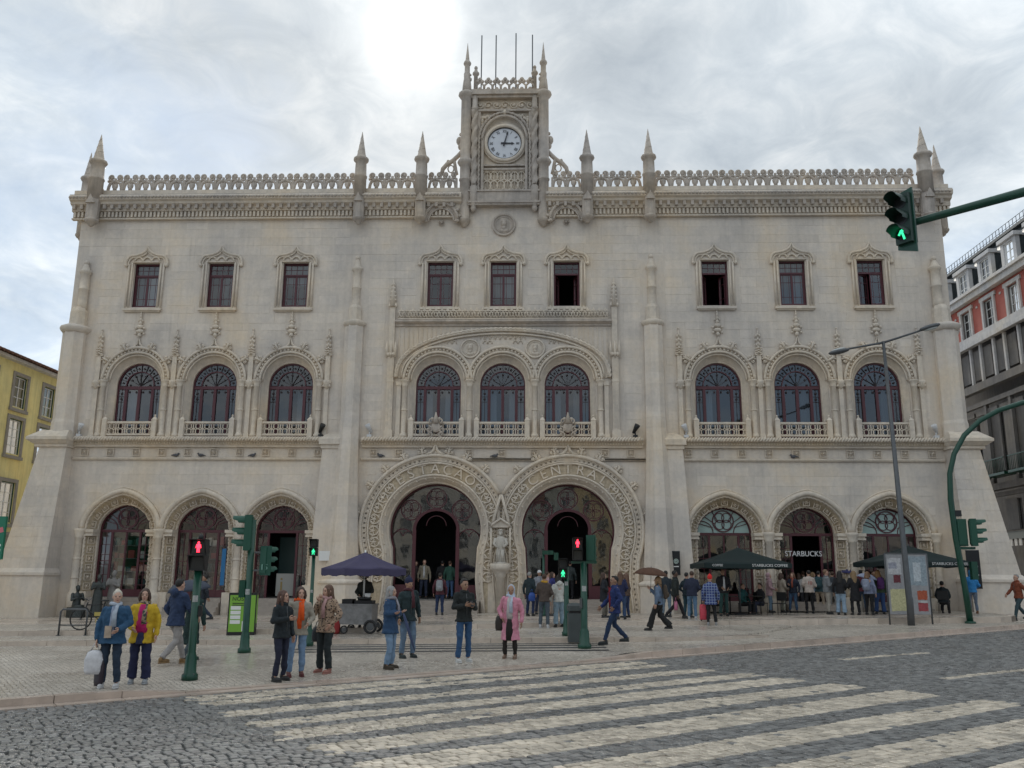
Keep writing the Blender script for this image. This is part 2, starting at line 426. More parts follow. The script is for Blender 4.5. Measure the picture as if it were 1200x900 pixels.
for (a, b, c, d) in stones[290:]:
    t = random.uniform(0.004, 0.011); x0, x1, z0, z1 = a+g, b-g, c+g, d-g
    rest.add([(x0,0,z0),(x1,0,z0),(x1,0,z1),(x0,0,z1),(x0+.006,-t,z0+.006),(x1-.006,-t,z0+.006),(x1-.006,-t,z1-.006),(x0+.006,-t,z1-.006)], [(4,5,6,7),(0,1,5,4),(1,2,6,5),(2,3,7,6),(3,0,4,7)])
rest.build('stone_block', STONE, WALL, kind='stuff')

# ---- small carved pieces (shared meshes)
def spiral(cx, cz, r, turns, a0, sgn, n=14, y=0.0):
    return [(cx+(r*(1-0.78*i/n))*math.cos(a0+sgn*turns*2*PI*i/n), y, cz+(r*(1-0.78*i/n))*math.sin(a0+sgn*turns*2*PI*i/n)) for i in range(n+1)]
def rosette_mb(r=0.16, petals=8, depth=0.06, frame=True):
    q = MB()
    if frame:
        for (a, b, c, d) in ((-r, r, r*0.84, r), (-r, r, -r, -r*0.84), (-r, -r*0.84, -r*.84, r*.84), (r*.84, r, -r*.84, r*.84)): q.box(a, b, -depth*0.6, 0, c, d)
    vs = [(0, -depth*0.5, 0)]; k = petals*2
    for j in range(k):
        a = 2*PI*j/k; rr = r*0.8 if j % 2 == 0 else r*0.42
        vs.append((rr*math.cos(a), -depth*(0.9 if j % 2 == 0 else 0.15), rr*math.sin(a)))
    q.add(vs, [(0, 1+j, 1+(j+1) % k) for j in range(k)])
    q.ell((0, -depth*0.6, 0), (r*0.26, depth*0.6, r*0.26), 8, 4); return q
ROS = rosette_mb(0.17, 8, 0.09).mesh('rosette', TRIM); ROSM = rosette_mb(0.16, 6, 0.11).mesh('rosette', TRIM)
def leafclump(r, seed, n=9):
    rr = random.Random(seed); q = MB()
    for i in range(n):
        a = rr.uniform(0, 2*PI); d = r*math.sqrt(rr.random())*0.75
        q.ell((d*math.cos(a), -0.05-rr.random()*0.05, d*math.sin(a)), (r*rr.uniform(.22, .38), 0.06, r*rr.uniform(.22, .38)), 6, 4)
    return q
def crocket_mb(r=0.24):
    q = MB()
    for s in (-1, 1):
        q.tube(spiral(s*r*0.45, 0, r*0.5, 0.9, PI/2, s, 10, -0.07), [0.035*(1-0.04*i) for i in range(11)], 5)
    q.tube([(0, -0.06, -r*0.8), (0, -0.1, 0), (0, -0.07, r*0.75)], [0.05, 0.05, 0.015], 5)
    for s in (-1, 1): q.ell((s*r*0.45, -0.06, 0), (0.06, 0.05, 0.06), 6, 4)
    return q
CROCK = crocket_mb().mesh('crocket', TRIM)
def bud_mb():        # upright carved bud on pinnacles
    q = MB()
    for k in range(3):
        z0 = k*0.22
        for s in (-1, 1): q.ell((s*0.07, -0.08, z0), (0.07, 0.06, 0.08), 6, 4)
        q.ell((0, -0.11, z0+0.05), (0.055, 0.05, 0.08), 6, 4)
    q.tube([(0, -0.06, -0.15), (0, -0.06, 0.8)], [0.07, 0.02], 6); q.ell((0, -0.06, 0.8), (0.05, 0.05, 0.06), 6, 4); return q
BUD = bud_mb().mesh('pinnacle_bud', TRIM)
def rope(mb, pts, r, step=0.05, n=8, k=26): return mb.tube(resample(pts, step), r, n, twist=k)
def pane(poly_pts, y, parent, mt=None, name='pane'):
    q = MB(); n = len(poly_pts); cx_ = sum(p_[0] for p_ in poly_pts)/n; cz_ = sum(p_[1] for p_ in poly_pts)/n; ta, tb = random.uniform(-.018, .018), random.uniform(-.018, .018); q.add([(x, y+(x-cx_)*ta+(z-cz_)*tb, z) for x, z in poly_pts], [tuple(range(n))]); return q.build(name, mt or GLASS, parent)
def bar(q, x0, z0, x1, z1, w, y0, y1):     # straight bar in the XZ plane
    d = Vector((x1-x0, z1-z0)); n = Vector((-d.y, d.x)).normalized()*(w/2)
    return q.poly([(x0-n.x, z0-n.y), (x1-n.x, z1-n.y), (x1+n.x, z1+n.y), (x0+n.x, z0+n.y)], y0, y1)
def ring_bar(q, cx, cz, r, w, y0, y1, n=20, a0=0, a1=2*PI):
    full = abs(a1-a0-2*PI) < 1e-6; k = n if full else n+1
    A = [(cx+(r-w/2)*math.cos(a0+(a1-a0)*i/n), cz+(r-w/2)*math.sin(a0+(a1-a0)*i/n)) for i in range(k)]
    Bq = [(cx+(r+w/2)*math.cos(a0+(a1-a0)*i/n), cz+(r+w/2)*math.sin(a0+(a1-a0)*i/n)) for i in range(k)]
    q.strip(y3(A, y0), y3(Bq, y0), closed=full); q.strip(y3(A, y0), y3(A, y1), closed=full); q.strip(y3(Bq, y0), y3(Bq, y1), closed=full); return q

# ---- second-floor windows
def hood_path(s=1.0):
    pts = []
    for i in range(9): # shoulder curl up from the label stop
        a = PI+0.25-(PI/2+0.35)*i/8; pts.append((-0.72+0.30*math.cos(a)*s, 16.68+0.42*math.sin(a)*s))
    pts += [(-0.45, 17.14), (-0.22, 17.24), (-0.08, 17.36), (0, 17.54)]
    return pts
uw_trim = MB()
HP = hood_path(); HPF = HP+[(-x, z) for x, z in reversed(HP[:-1])]
uw_trim.tube(y3(HPF, -0.08), 0.065, 6); 
uw_trim.tube(y3([(x*0.9, 16.66+(z-16.66)*0.82) for x, z in HPF], -0.05), 0.05, 6)
for cx in (-0.42, 0, 0.42):       # cusps under the hood
    uw_trim.tube(y3([(cx+0.2*math.cos(PI-PI*i/8), 16.80+0.22*math.sin(PI-PI*i/8)) for i in range(9)], -0.05), 0.042, 5)
for s in (-1, 1):
    uw_trim.ell((s*1.0, -0.09, 16.60), (0.09, 0.08, 0.09), 8, 5)
    uw_trim.tube([(s*0.86, -0.05, 14.46), (s*0.86, -0.05, 16.66)], 0.05, 6); uw_trim.tube([(s*0.71, -0.04, 14.46), (s*0.71, -0.04, 16.74)], 0.045, 6)
    uw_trim.box(min(s*0.63, s*0.92), max(s*0.63, s*0.92), -0.05, 0.0, 14.42, 14.52)
uw_trim.tube([(-0.7, -0.04, 16.78), (0.7, -0.04, 16.78)], 0.045, 6)
UWT = uw_trim.mesh('window_surround', TRIM)
SILL = MB().box(-0.93, 0.93, -0.17, -0.021, 14.30, 14.42).box(-0.86, 0.86, -0.10, -0.021, 14.24, 14.30).mesh('sill', TRIM)
fr = MB(); y0, y1 = 0.20, 0.30
fr.box(-0.62, -0.55, y0, y1, 14.5, 16.74); fr.box(0.55, 0.62, y0, y1, 14.5, 16.74); fr.box(-0.55, 0.55, y0, y1, 16.66, 16.74); fr.box(-0.55, 0.55, y0, y1, 14.5, 14.57); fr.box(-0.55, 0.55, y0-0.01, y1, 16.10, 16.18)
for z in (16.42,): fr.box(-0.55, 0.55, 0.23, 0.26, z-0.012, z+0.012)
for x in (-0.28, 0, 0.28): fr.box(x-0.012, x+0.012, 0.228, 0.262, 16.18, 16.66)
UFR = fr.mesh('window', RED)
lf = MB(); lf.box(0, 0.05, -0.03, 0.03, 0, 1.53); lf.box(0.5, 0.55, -0.03, 0.03, 0, 1.53); lf.box(0.05, 0.5, -0.03, 0.03, 1.48, 1.53); lf.box(0.05, 0.5, -0.03, 0.03, 0, 0.07)
for z in (0.40, 1.12): lf.box(0.05, 0.5, -0.012, 0.012, z-0.011, z+0.011)
for x in (0.14, 0.41): lf.box(x-0.009, x+0.009, -0.010, 0.010, 0.07, 1.48)
LEAF = lf.mesh('casement', RED)
PAN1 = MB().add([(0.05, 0, 0.07), (0.5, 0, 0.07), (0.5, 0, 1.48), (0.05, 0, 1.48)], [(0, 1, 2, 3)]).mesh('pane', GLASS)
PAN2 = MB().add([(-0.55, 0.245, 16.18), (0.55, 0.245, 16.18), (0.55, 0.245, 16.66), (-0.55, 0.245, 16.66)], [(0, 1, 2, 3)]).mesh('pane', GLASS)
CURT = mat('pale curtain', (0.42, 0.44, 0.45), 0.9)
opened = {3.03: 1.25, B[0]: 1.15, B[2]: 0.35}
for b in bays+CB:
    w = obj('window', UFR, ST, loc=(b, 0, 0)); obj('window_surround', UWT, ST, loc=(b, 0, 0)); obj('sill', SILL, ST, loc=(b, 0, 0))
    obj('pane', PAN2, w)
    op = opened.get(b, 0)
    for s in (-1, 1):
        a = op if (s > 0 or op > 1) else 0.0
        # leaf hinged on the jamb, swinging into the room
        o = obj('casement', LEAF, w, loc=(s*-0.55, 0.25, 14.57), rot=(0, 0, (a if s > 0 else PI-a)))
        M3 = Matrix.Translation((0, 0, 0)); p = obj('pane', PAN1, w, loc=o.location, rot=o.rotation_euler)
    if b in (-B[0], 0.0, B[1], -B[2]):      # roller blind or curtain inside
        q = MB(); n = 22
        A = [(-0.52+1.04*i/n, 0.45+0.03*math.sin(i*2.1), {0.0: 15.0, -B[0]: 15.7}.get(b, 14.6)) for i in range(n+1)]; q.strip(A, [(x, y, 16.7) for x, y, _ in A], True)
        q.build('curtain', CURT, w)

# ---- first-floor arched windows
SP1 = 10.87
def arch_win_trim():
    q = MB(); cx = 0
    out = opening(0, 8.16, SP1, 1.31, 1.31, 24); inn_ = opening(0, 8.16, 10.74, 1.07, 1.07, 24)
    q.strip(y3(out, 0.10), y3(inn_, 0.42)); q.strip(y3(inn_, 0.42), y3(inn_, 0.60))
    q.tube(y3(opening(0, 8.2, 10.75, 1.09, 1.09, 24), 0.40), 0.035, 6)
    for hw, r, y in ((1.37, 0.06, -0.05), (1.60, 0.07, -0.09)): q.tube(y3(arch(0, SP1, hw, hw, 26), y), r, 6)
    q.tube(y3(arch(0, SP1, 1.26, 1.26, 26), 0.04), 0.05, 6)
    A = arch(0, SP1, 1.37, 1.37, 26); Bq = arch(0, SP1, 1.62, 1.62, 26)
    q.strip(y3(A, -0.03), y3(Bq, -0.03))
    for i in range(26):    # leaf beads round the archivolt
        a = PI*(i+0.5)/26; q.ell((1.485*math.cos(a), -0.06, SP1+1.485*math.sin(a)), (0.066, 0.06, 0.066), 6, 4)
    return q
AWT = arch_win_trim().mesh('archivolt', TRIM)
q = MB(); q.tube(y3([(-0.42, 12.42), (-0.2, 12.50), (-0.07, 12.65), (0, 12.95), (0.07, 12.65), (0.2, 12.50), (0.42, 12.42)], -0.08), 0.05, 6)
for k, (z, r) in enumerate(((13.08, .10), (13.28, .20), (13.5, .16), (13.68, .09), (13.85, .075), (14.0, .055), (14.12, .04))): q.ell((0, -0.08, z), (r, 0.09, 0.11), 8, 5)
for s in (-1, 1):
    q.ell((s*0.2, -0.08, 13.42), (.07, .07, .07), 6, 4); q.ell((s*0.2, -0.08, 13.16), (.06, .06, .06), 6, 4); q.ell((s*0.1, -0.08, 13.78), (.05, .05, .05), 6, 4)
FIN = q.mesh('finial', TRIM)
def column_mb(z0, z1, r, rings=()):
    q = MB(); q.lathe([(r*1.5, z0), (r*1.5, z0+0.12), (r*1.15, z0+0.18), (r, z0+0.24), (r, z1-0.32), (r*1.25, z1-0.29), (r*1.05, z1-0.25), (r*1.55, z1-0.08), (r*1.75, z1-0.05), (r*1.75, z1)], (0, 0), 10)
    for z in rings: q.lathe([(r, z-0.04), (r*1.25, z-0.02), (r*1.25, z+0.02), (r, z+0.04)], (0, 0), 10)
    return q
COL = column_mb(8.16, 10.87, 0.125, (9.45,)).mesh('column', TRIM)
JAM = MB().box(-0.1, 0.1, -0.10, -0.021, 8.16, 10.75).box(-0.13, 0.13, -0.13, -0.021, 8.16, 8.34).box(-0.13, 0.13, -0.13, -0.021, 10.62, 10.80).mesh('pilaster', TRIM)
def balus_mb(hw, z0, z1, tile=0.205):
    q = MB(); h = z1-z0; n = int(round(2*hw/tile)); t = 2*hw/n; zc = (z0+z1)/2
    q.box(-hw, hw, -0.06, 0.06, z1-0.001, z1+0.09); q.box(-hw, hw, -0.07, 0.07, z0-0.07, z0)
    for i in range(n+1):
        x = -hw+i*t
        for dz in (-h*0.25, h*0.25): q.tube([(x+t*0.56*math.cos(a), 0, zc+dz+h*0.26*math.sin(a)) for a in [2*PI*k/8 for k in range(8)]], 0.024, 4, closed=True)
        q.box(x-0.02, x+0.02, -0.03, 0.03, z0, z1) if i % 2 == 0 else None
    return q
BAL = balus_mb(1.06, 8.30, 8.80).mesh('balustrade', TRIM)
q = MB().box(-0.11, 0.11, -0.12, 0.12, 8.16, 8.96); q.add([(-.13,-.13,8.96),(.13,-.13,8.96),(.13,.13,8.96),(-.13,.13,8.96),(0,0,9.16)], [(0,1,4),(1,2,4),(2,3,4),(3,0,4),(0,3,2,1)]); q.ell((0, 0, 9.17), (.05, .05, .06), 6, 4)
POST = q.mesh('balustrade_post', TRIM)
fr = MB(); y0, y1 = 0.50, 0.60
inn_ = opening(0, 8.2, 10.74, 1.07, 1.07, 24); inn2 = opening(0, 8.2, 10.74, 1.0, 1.0, 24)
fr.strip(y3(inn_, y0), y3(inn2, y0)); fr.strip(y3(inn2, y0), y3(inn2, y1))
fr.box(-1.0, 1.0, y0-0.03, y1, 10.55, 10.70)
for x, w in ((-0.64, 0.13), (0, 0.13), (0.64, 0.13)): fr.box(x-w/2, x+w/2, y0-0.02, y1, 8.2, 10.55)
fr.box(-1.0, 1.0, y0, y1, 8.2, 8.34)
ring_bar(fr, 0, 10.74, 0.67, 0.05, y0, y1, 20, 0, PI)
AFR = fr.mesh('window', RED)
ld = MB()
for i in range(1, 10):
    a = PI*i/10; bar(ld, 0.69*math.cos(a), 10.74+0.69*math.sin(a), 1.0*math.cos(a), 10.74+1.0*math.sin(a), 0.025, 0.51, 0.55)
for i in range(10):
    a = PI*(i+0.5)/10; ld.ell((0.84*math.cos(a), 0.53, 10.74+0.84*math.sin(a)), (0.05, 0.02, 0.05), 6, 4)
for i in range(1, 6):
    a = PI*i/6; bar(ld, 0.0, 10.72, 0.62*math.cos(a), 10.74+0.62*math.sin(a), 0.018, 0.51, 0.55)
for i in range(7): a = PI*i/6; ld.ell((0.48*math.cos(a), 0.53, 10.76+0.48*math.sin(a)), (0.05, 0.02, 0.05), 6, 4)
for s in (-1, 1):
    for z in (10.2, 9.95, 9.0, 8.75): ld.box(min(s*0.71, s*1.0), max(s*0.71, s*1.0), 0.53, 0.55, z-0.012, z+0.012)
    ld.box(s*0.855-0.01, s*0.855+0.01, 0.53, 0.55, 8.3, 10.55)
    for z in (10.35, 10.08, 8.87): ld.ell((s*0.855, 0.53, z), (0.06, 0.02, 0.06), 6, 4)
    for x in (0.16, 0.48): ld.ell((s*x, 0.53, 10.42), (0.05, 0.02, 0.06), 6, 4)
LED = ld.mesh('leading', LEAD)
def arched_window(b, curtains=0):
    w = obj('window', AFR, ST, loc=(b, 0, 0)); obj('leading', LED, w); obj('archivolt', AWT, ST, loc=(b, 0, 0))
    for x0, x1 in ((-1.0, -0.7), (-0.58, -0.06), (0.06, 0.58), (0.7, 1.0)):
        pane([(x0, 8.34), (x1, 8.34), (x1, 10.56), (x0, 10.56)], 0.56, w)
    pane([(-0.66*1, 10.69)]+arch(0, 10.74, 0.66, 0.66, 14)[1:-1]+[(0.66, 10.69)], 0.56, w)
    A = arch(0, 10.74, 0.67, 0.67, 20); Bq = arch(0, 10.74, 1.0, 1.0, 20)
    MB().strip(y3(A, 0.56), y3(Bq, 0.56)).build('pane', GLASS, w)
    for x in ((), (-0.5, 0.5, -0.86, 0.86), (-0.42, 0.86), (0.45,), (-0.86, 0.4, 0.86))[curtains]:
        k = MB(); n = 16; hw = 0.22 if abs(x) < .7 else 0.12
        P_ = [(x-hw+2*hw*i/n, 0.80+0.025*math.sin(i*1.7), 8.3) for i in range(n+1)]
        k.strip(P_, [(px_*0.9+x*0.1, py_, 10.6) for px_, py_, _ in P_], True); k.build('curtain', CURT, w)
    obj('balustrade', BAL, ST, loc=(b, -0.14, 0))
    for s in (-1, 1): obj('balustrade_post', POST, ST, loc=(b+s*1.17, -0.14, 0))
for b in bays:
    arched_window(b, {-B[2]: 2, -B[0]: 3, B[0]: 2, B[1]: 4, B[2]: 3}.get(b, 0)); obj('finial', FIN, ST, loc=(b, 0, 0))
    for s in (-1, 1):
        obj('column', COL, ST, loc=(b+s*1.49, -0.08, 0))
        for a, d in ((68, 1.76), (34, 1.80)): obj('crocket', CROCK, ST, loc=(b+s*d*math.cos(math.radians(a)), 0, SP1+d*math.sin(math.radians(a))), rot=(0, s*math.radians(90-a), 0), scale=(1.25, 1.6, 1.25))
pin = MB().box(-0.11, 0.11, -0.13, -0.021, 10.85, 12.05); pin.box(-0.17, 0.17, -0.16, -0.021, 12.05, 12.15); pin.lathe([(0.02, 10.42), (0.13, 10.55), (0.2, 10.75), (0.2, 10.85)], (0, -0.08), 8)
for s in (-1, 1):
    for z in (10.6, 10.74): pin.ell((s*0.14, -0.12, z), (.08, .08, .07), 6, 4)
pin.box(-0.06, 0.06, -0.11, -0.021, 12.15, 12.75)
PINM = pin.mesh('pinnacle', TRIM)
for e in sorted(set(round(b+s*1.83, 2) for b in B for s in (-1, 1))):
    for s in (-1, 1):
        p = obj('pinnacle', PINM, ST, loc=(s*e, 0, 0)); obj('pinnacle_bud', BUD, ST, loc=(s*e, -0.02, 12.55)); 
        obj('pinnacle_bud', BUD, ST, loc=(s*e, -0.05, 12.15), scale=(1.3, 1.1, 0.5)); obj('pilaster', JAM, ST, loc=(s*e, 0, 0))

# ---- cornices and bands
def band(x0, x1, prof, q=None):         # prof: (y, z) polygon going outwards
    q = q or MB(); n = len(prof); vs = [(x0, y, z) for y, z in prof]+[(x1, y, z) for y, z in prof]
    q.add(vs, [tuple(range(n)), tuple(range(n, 2*n))]+[(i, (i+1) % n, n+(i+1) % n, n+i) for i in range(n)]); return q
MIDP = [(-0.021, 7.70), (-0.14, 7.70), (-0.16, 7.78), (-0.24, 7.82), (-0.24, 7.92), (-0.30, 7.96), (-0.33, 8.06), (-0.12, 8.16), (0.1, 8.16), (0.1, 7.7)]
STRP = [(-0.021, 7.10), (-0.08, 7.10), (-0.12, 7.16), (-0.12, 7.20), (-0.021, 7.24)]
for (x0, x1) in ((-19.95, -8.25), (-6.45, 6.45), (8.25, 19.95)):
    MIDP2 = [p for p in MIDP if p[0] < 0.05] + [(-0.021, 8.158)]
    mc = band(x0, x1, MIDP2).build('cornice', TRIM, ST)
    rp = MB(); 
    xr = x0+0.12
    while xr < x1-0.1: rp.tube([(xr-0.10, -0.33, 7.95), (xr-0.04, -0.38, 8.0), (xr+0.04, -0.38, 8.10), (xr+0.10, -0.30, 8.15)], [0.03, 0.055, 0.055, 0.03], 6); xr += 0.135
    rp.tube([(x0, -0.31, 8.05), (x1, -0.31, 8.05)], 0.08, 6); rp.build('rope_moulding', TRIM, mc, kind='stuff')
    dn = MB(); x = x0+0.05
    while x < x1-0.05: dn.box(x, x+0.07, -0.27, -0.22, 7.83, 7.90); x += 0.12
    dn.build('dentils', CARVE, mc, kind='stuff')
    if x0 > -8:
        for (a, b) in ((x0, -4.7), (-1.35, 1.35), (4.7, x1)): band(a, b, STRP).build('string_course', TRIM, ST)
    else: band(x0, x1, STRP).build('string_course', TRIM, ST)
for s in (-1, 1):
    for i in range(10): obj('rosette', ROS, ST, loc=(s*(19.42-i*1.215), -0.021, 7.46))
for x in (-5.9, -4.72, -1.5, 0, 1.5, 4.72, 5.9): obj('rosette', ROS, ST, loc=(x, -0.021, 7.46))
TOPP = [(-0.021, 18.95), (-0.20, 18.95), (-0.22, 19.02), (-0.10, 19.04), (-0.10, 19.34), (-0.25, 19.36), (-0.27, 19.44), (-0.27, 19.58), (-0.46, 19.66), (-0.50, 19.76), (-0.62, 19.82), (-0.66, 20.0), (-0.60, 20.06), (-0.22, 20.14), (-0.22, 20.48), (0.2, 20.48), (0.2, 19.72), (-0.021, 19.72)]
for (x0, x1) in ((-21.3, -2.05), (2.05, 21.3)):
    tcn_ = band(x0, x1, TOPP).build('top_cornice', TRIM, ST)
    q = MB(); x = x0+0.1
    while x < x1-0.1: q.box(x, x+0.10, -0.24, -0.09, 19.06, 19.33); x += 0.19
    q.build('flutes', TRIM, tcn_, kind='stuff')
    q = MB(); x = x0+0.1
    while x < x1-0.15: q.box(x, x+0.14, -0.45, -0.26, 19.42, 19.64); x += 0.38
    q.build('corbels', WEATH, tcn_, kind='stuff')
    q = MB(); x = x0+0.05
    while x < x1: q.ell((x, -0.66, 19.93), (0.075, 0.05, 0.07), 6, 4); x += 0.17
    q.build('bead_row', WEATH, tcn_, kind='stuff')
    MB().box(x0, x1, -0.6, 0.2, 20.052, 20.10).build('cornice_cap', WEATH, tcn_)
# side returns of the cornice
for s in (-1, 1):
    q = MB(); q.box(min(s*20.9, s*21.5), max(s*20.9, s*21.5), 0.21, 24, 19.62, 20.04); q.box(min(s*20.9, s*21.12), max(s*20.9, s*21.12), 0.21, 24, 18.95, 19.6); q.box(min(s*20.7, s*20.95), max(s*20.7, s*20.95), 0.21, 24, 20.05, 20.48); q.build('top_cornice', TRIM, ST)
# ---- pierced cresting
def crest_mb():
    q = MB(); T = 0.385
    for s in (-1, 1):
        q.tube(spiral(s*0.195, 0.70, 0.165, 1.25, -PI/2-s*0.6, s, 16), 0.055, 5)
        q.tube([(s*0.02, 0, 0.50), (s*0.13, 0, 0.47), (s*0.25, 0, 0.40), (s*0.31, 0, 0.24), (s*0.345, 0, 0.0)], 0.075, 6)
        q.tube([(s*0.385, 0, 0.50), (s*0.25, 0, 0.55), (s*0.12, 0, 0.56)], 0.06, 5)
        q.ell((s*0.19, 0, 0.70), (0.10, 0.06, 0.10), 6, 4)
    q.ell((0, 0, 0.28), (0.15, 0.08, 0.15), 8, 6); q.tube([(0, 0, 0.05), (0, 0, 0.32)], [0.09, 0.10], 6)
    q.tube([(0.0+0.12*math.cos(2*PI*k/10), 0, 0.30+0.16*math.sin(2*PI*k/10)) for k in range(10)], 0.04, 5, closed=True)
    q.tube([(0, 0, 0.40), (0, 0, 0.66)], 0.07, 5)
    q.box(-0.44, -0.32, -0.06, 0.06, 0, 0.52); q.box(-T, T, -0.055, 0.055, -0.02, 0.05); return q
CREST = crest_mb().mesh('cresting', WEATH)
for s in (-1, 1):
    for a, b, n in ((2.35, 3.75, 2), (4.35, 6.7, 3), (7.35, 19.8, 16)):
        w = (b-a)/n
        for i in range(n): obj('cresting', CREST, ST, loc=(s*(a+w*(i+0.5)), 0.0, 20.50), scale=(w/0.77*s, 1, 1.07))
    for i in range(8): obj('cresting', CREST, ST, loc=(s*20.8, 1.2+0.77*i, 20.50), rot=(0, 0, PI/2))
# ---- roof pinnacles
def pinnacle_mb(k=1.0):
    q = MB()
    q.lathe([(0.03, 18.48), (0.12, 18.54), (0.14, 18.62), (0.22, 18.66), (0.30, 18.78), (0.30, 18.84), (0.25, 18.88)], (0, -0.48), 10)
    q.lathe([(0.27, 18.88), (0.27, 19.86), (0.29, 19.92)], (0, -0.47), 8, smooth=False, a0=PI/8)
    q.poly([(-0.2, 19.6), (0.2, 19.6), (0, 20.05)], -0.80, -0.7)
    q.lathe([(0.30, 19.9), (0.30, 20.9), (0.33, 20.93), (0.33, 21.0), (0.29, 21.03), (0.27, 21.72), (0.34, 21.78), (0.38, 21.86), (0.36, 21.94), (0.26, 22.0), (0.215, 22.1), (0.01, 23.38)], (0, -0.46), 12)
    q.tube(resample([(0.2*math.cos(a), -0.46+0.2*math.sin(a), 22.1) for a in (0,)]+[((0.2*(1-t))*math.cos(t*7*PI), -0.46+0.2*(1-t)*math.sin(t*7*PI), 22.1+1.22*t) for t in [i/40 for i in range(40)]], 0.05), 0.03, 4)
    return q
PINN = pinnacle_mb().mesh('roof_pinnacle', WEATH)
for s in (-1, 1):
    for x in (4.03, 7.02): obj('roof_pinnacle', PINN, ST, loc=(s*x, 0, 0))
    obj('roof_pinnacle', PINN, ST, loc=(s*20.1, 0, -0.05), scale=(1.15, 1.15, 1.0)); obj('roof_pinnacle', PINN, ST, loc=(s*21.05, 1.25, -0.1), rot=(0, 0, s*PI/2))
# ---- corner buttresses and turrets
for s in (-1, 1):
    q = MB()
    def sx(a, b): return (min(s*a, s*b), max(s*a, s*b))
    q.frustum((*sx(20.05, 22.15), -1.15, 1.6, 2.15), (*sx(20.0, 21.25), -0.62, 1.0, 7.62)); bt = q.build('buttress', STONE, ST)
    nb = 12
    for k_ in range(nb):
        t0, t1 = k_/nb+0.002, (k_+1)/nb-0.002
        def lp(t, e=0.008): return (*sx(20.05-0.05*t-e, 22.15-0.9*t+e), -1.15+0.53*t-e, 1.6-0.6*t+e, 2.15+5.47*t)
        r0_, r1_ = lp(t0), lp(t1); sp_ = random.uniform(0.35, 0.65); m0, m1 = r0_[0]+(r0_[1]-r0_[0])*sp_, r1_[0]+(r1_[1]-r1_[0])*sp_
        MB().frustum((r0_[0], m0-0.003, *r0_[2:]), (r1_[0], m1-0.003, *r1_[2:])).build('stone_block', STONE, bt); MB().frustum((m0+0.003, r0_[1], *r0_[2:]), (m1+0.003, r1_[1], *r1_[2:])).build('stone_block', STONE, bt)
    q = MB(); q.frustum((*sx(19.9, 22.5), -1.5, 2.0, -0.6), (*sx(19.95, 22.35), -1.35, 1.9, 1.85)); q.box(*sx(19.9, 22.42), -1.42, 1.95, 1.85, 1.97); q.frustum((*sx(19.95, 22.35), -1.36, 1.9, 1.97), (*sx(20.03, 22.17), -1.17, 1.62, 2.16)); q.build('plinth', STONE, bt)
    q = MB(); q.box(*sx(19.92, 21.45), -0.74, 1.2, 7.62, 7.76); q.frustum((*sx(19.9, 21.5), -0.8, 1.25, 7.76), (*sx(19.86, 21.72), -0.98, 1.45, 7.92)); q.box(*sx(19.84, 21.74), -1.0, 1.5, 7.92, 8.06); q.frustum((*sx(19.86, 21.72), -0.98, 1.45, 8.06), (*sx(20.0, 21.3), -0.55, 1.0, 8.42)); q.build('buttress_cap', TRIM, bt)
    for (cx, cy, k, rr) in ((20.5, -0.05, 1.0, 0.60), (21.0, 0.75, 0.98, 0.45)):
        t = MB(); t.lathe([(rr, 8.1), (rr, 8.8), (rr*0.94, 8.95), (rr*0.94, 13.2)], (s*cx, cy), 8, smooth=False, a0=PI/8)
        t.lathe([(rr*0.95, 13.15), (rr*1.1, 13.24), (rr*1.2, 13.36), (rr*1.18, 13.44), (rr*0.8, 13.56)], (s*cx, cy), 14)
        u = MB(); u.lathe([(rr*0.68, 13.5), (rr*0.66, 14.2), (rr*0.5, 14.42)], (s*(cx-0.12), cy-0.1), 8, smooth=False, a0=PI/8)
        u.lathe([(0.25, 14.3), (0.23, 14.6), (0.22, 15.3), (0.25, 15.33), (0.25, 15.38), (0.215, 15.42), (0.21, 16.1), (0.25, 16.14), (0.29, 16.24), (0.27, 16.3), (0.2, 16.36), (0.10, 16.62)], (s*(cx-0.2), cy-0.1), 12)
        u.ell((s*(cx-0.2), cy-0.1, 16.72), (0.13, 0.12, 0.12), 8, 6)
        o = t.build('corner_turret', STONE, ST); u.build('turret_shaft', TRIM, o)
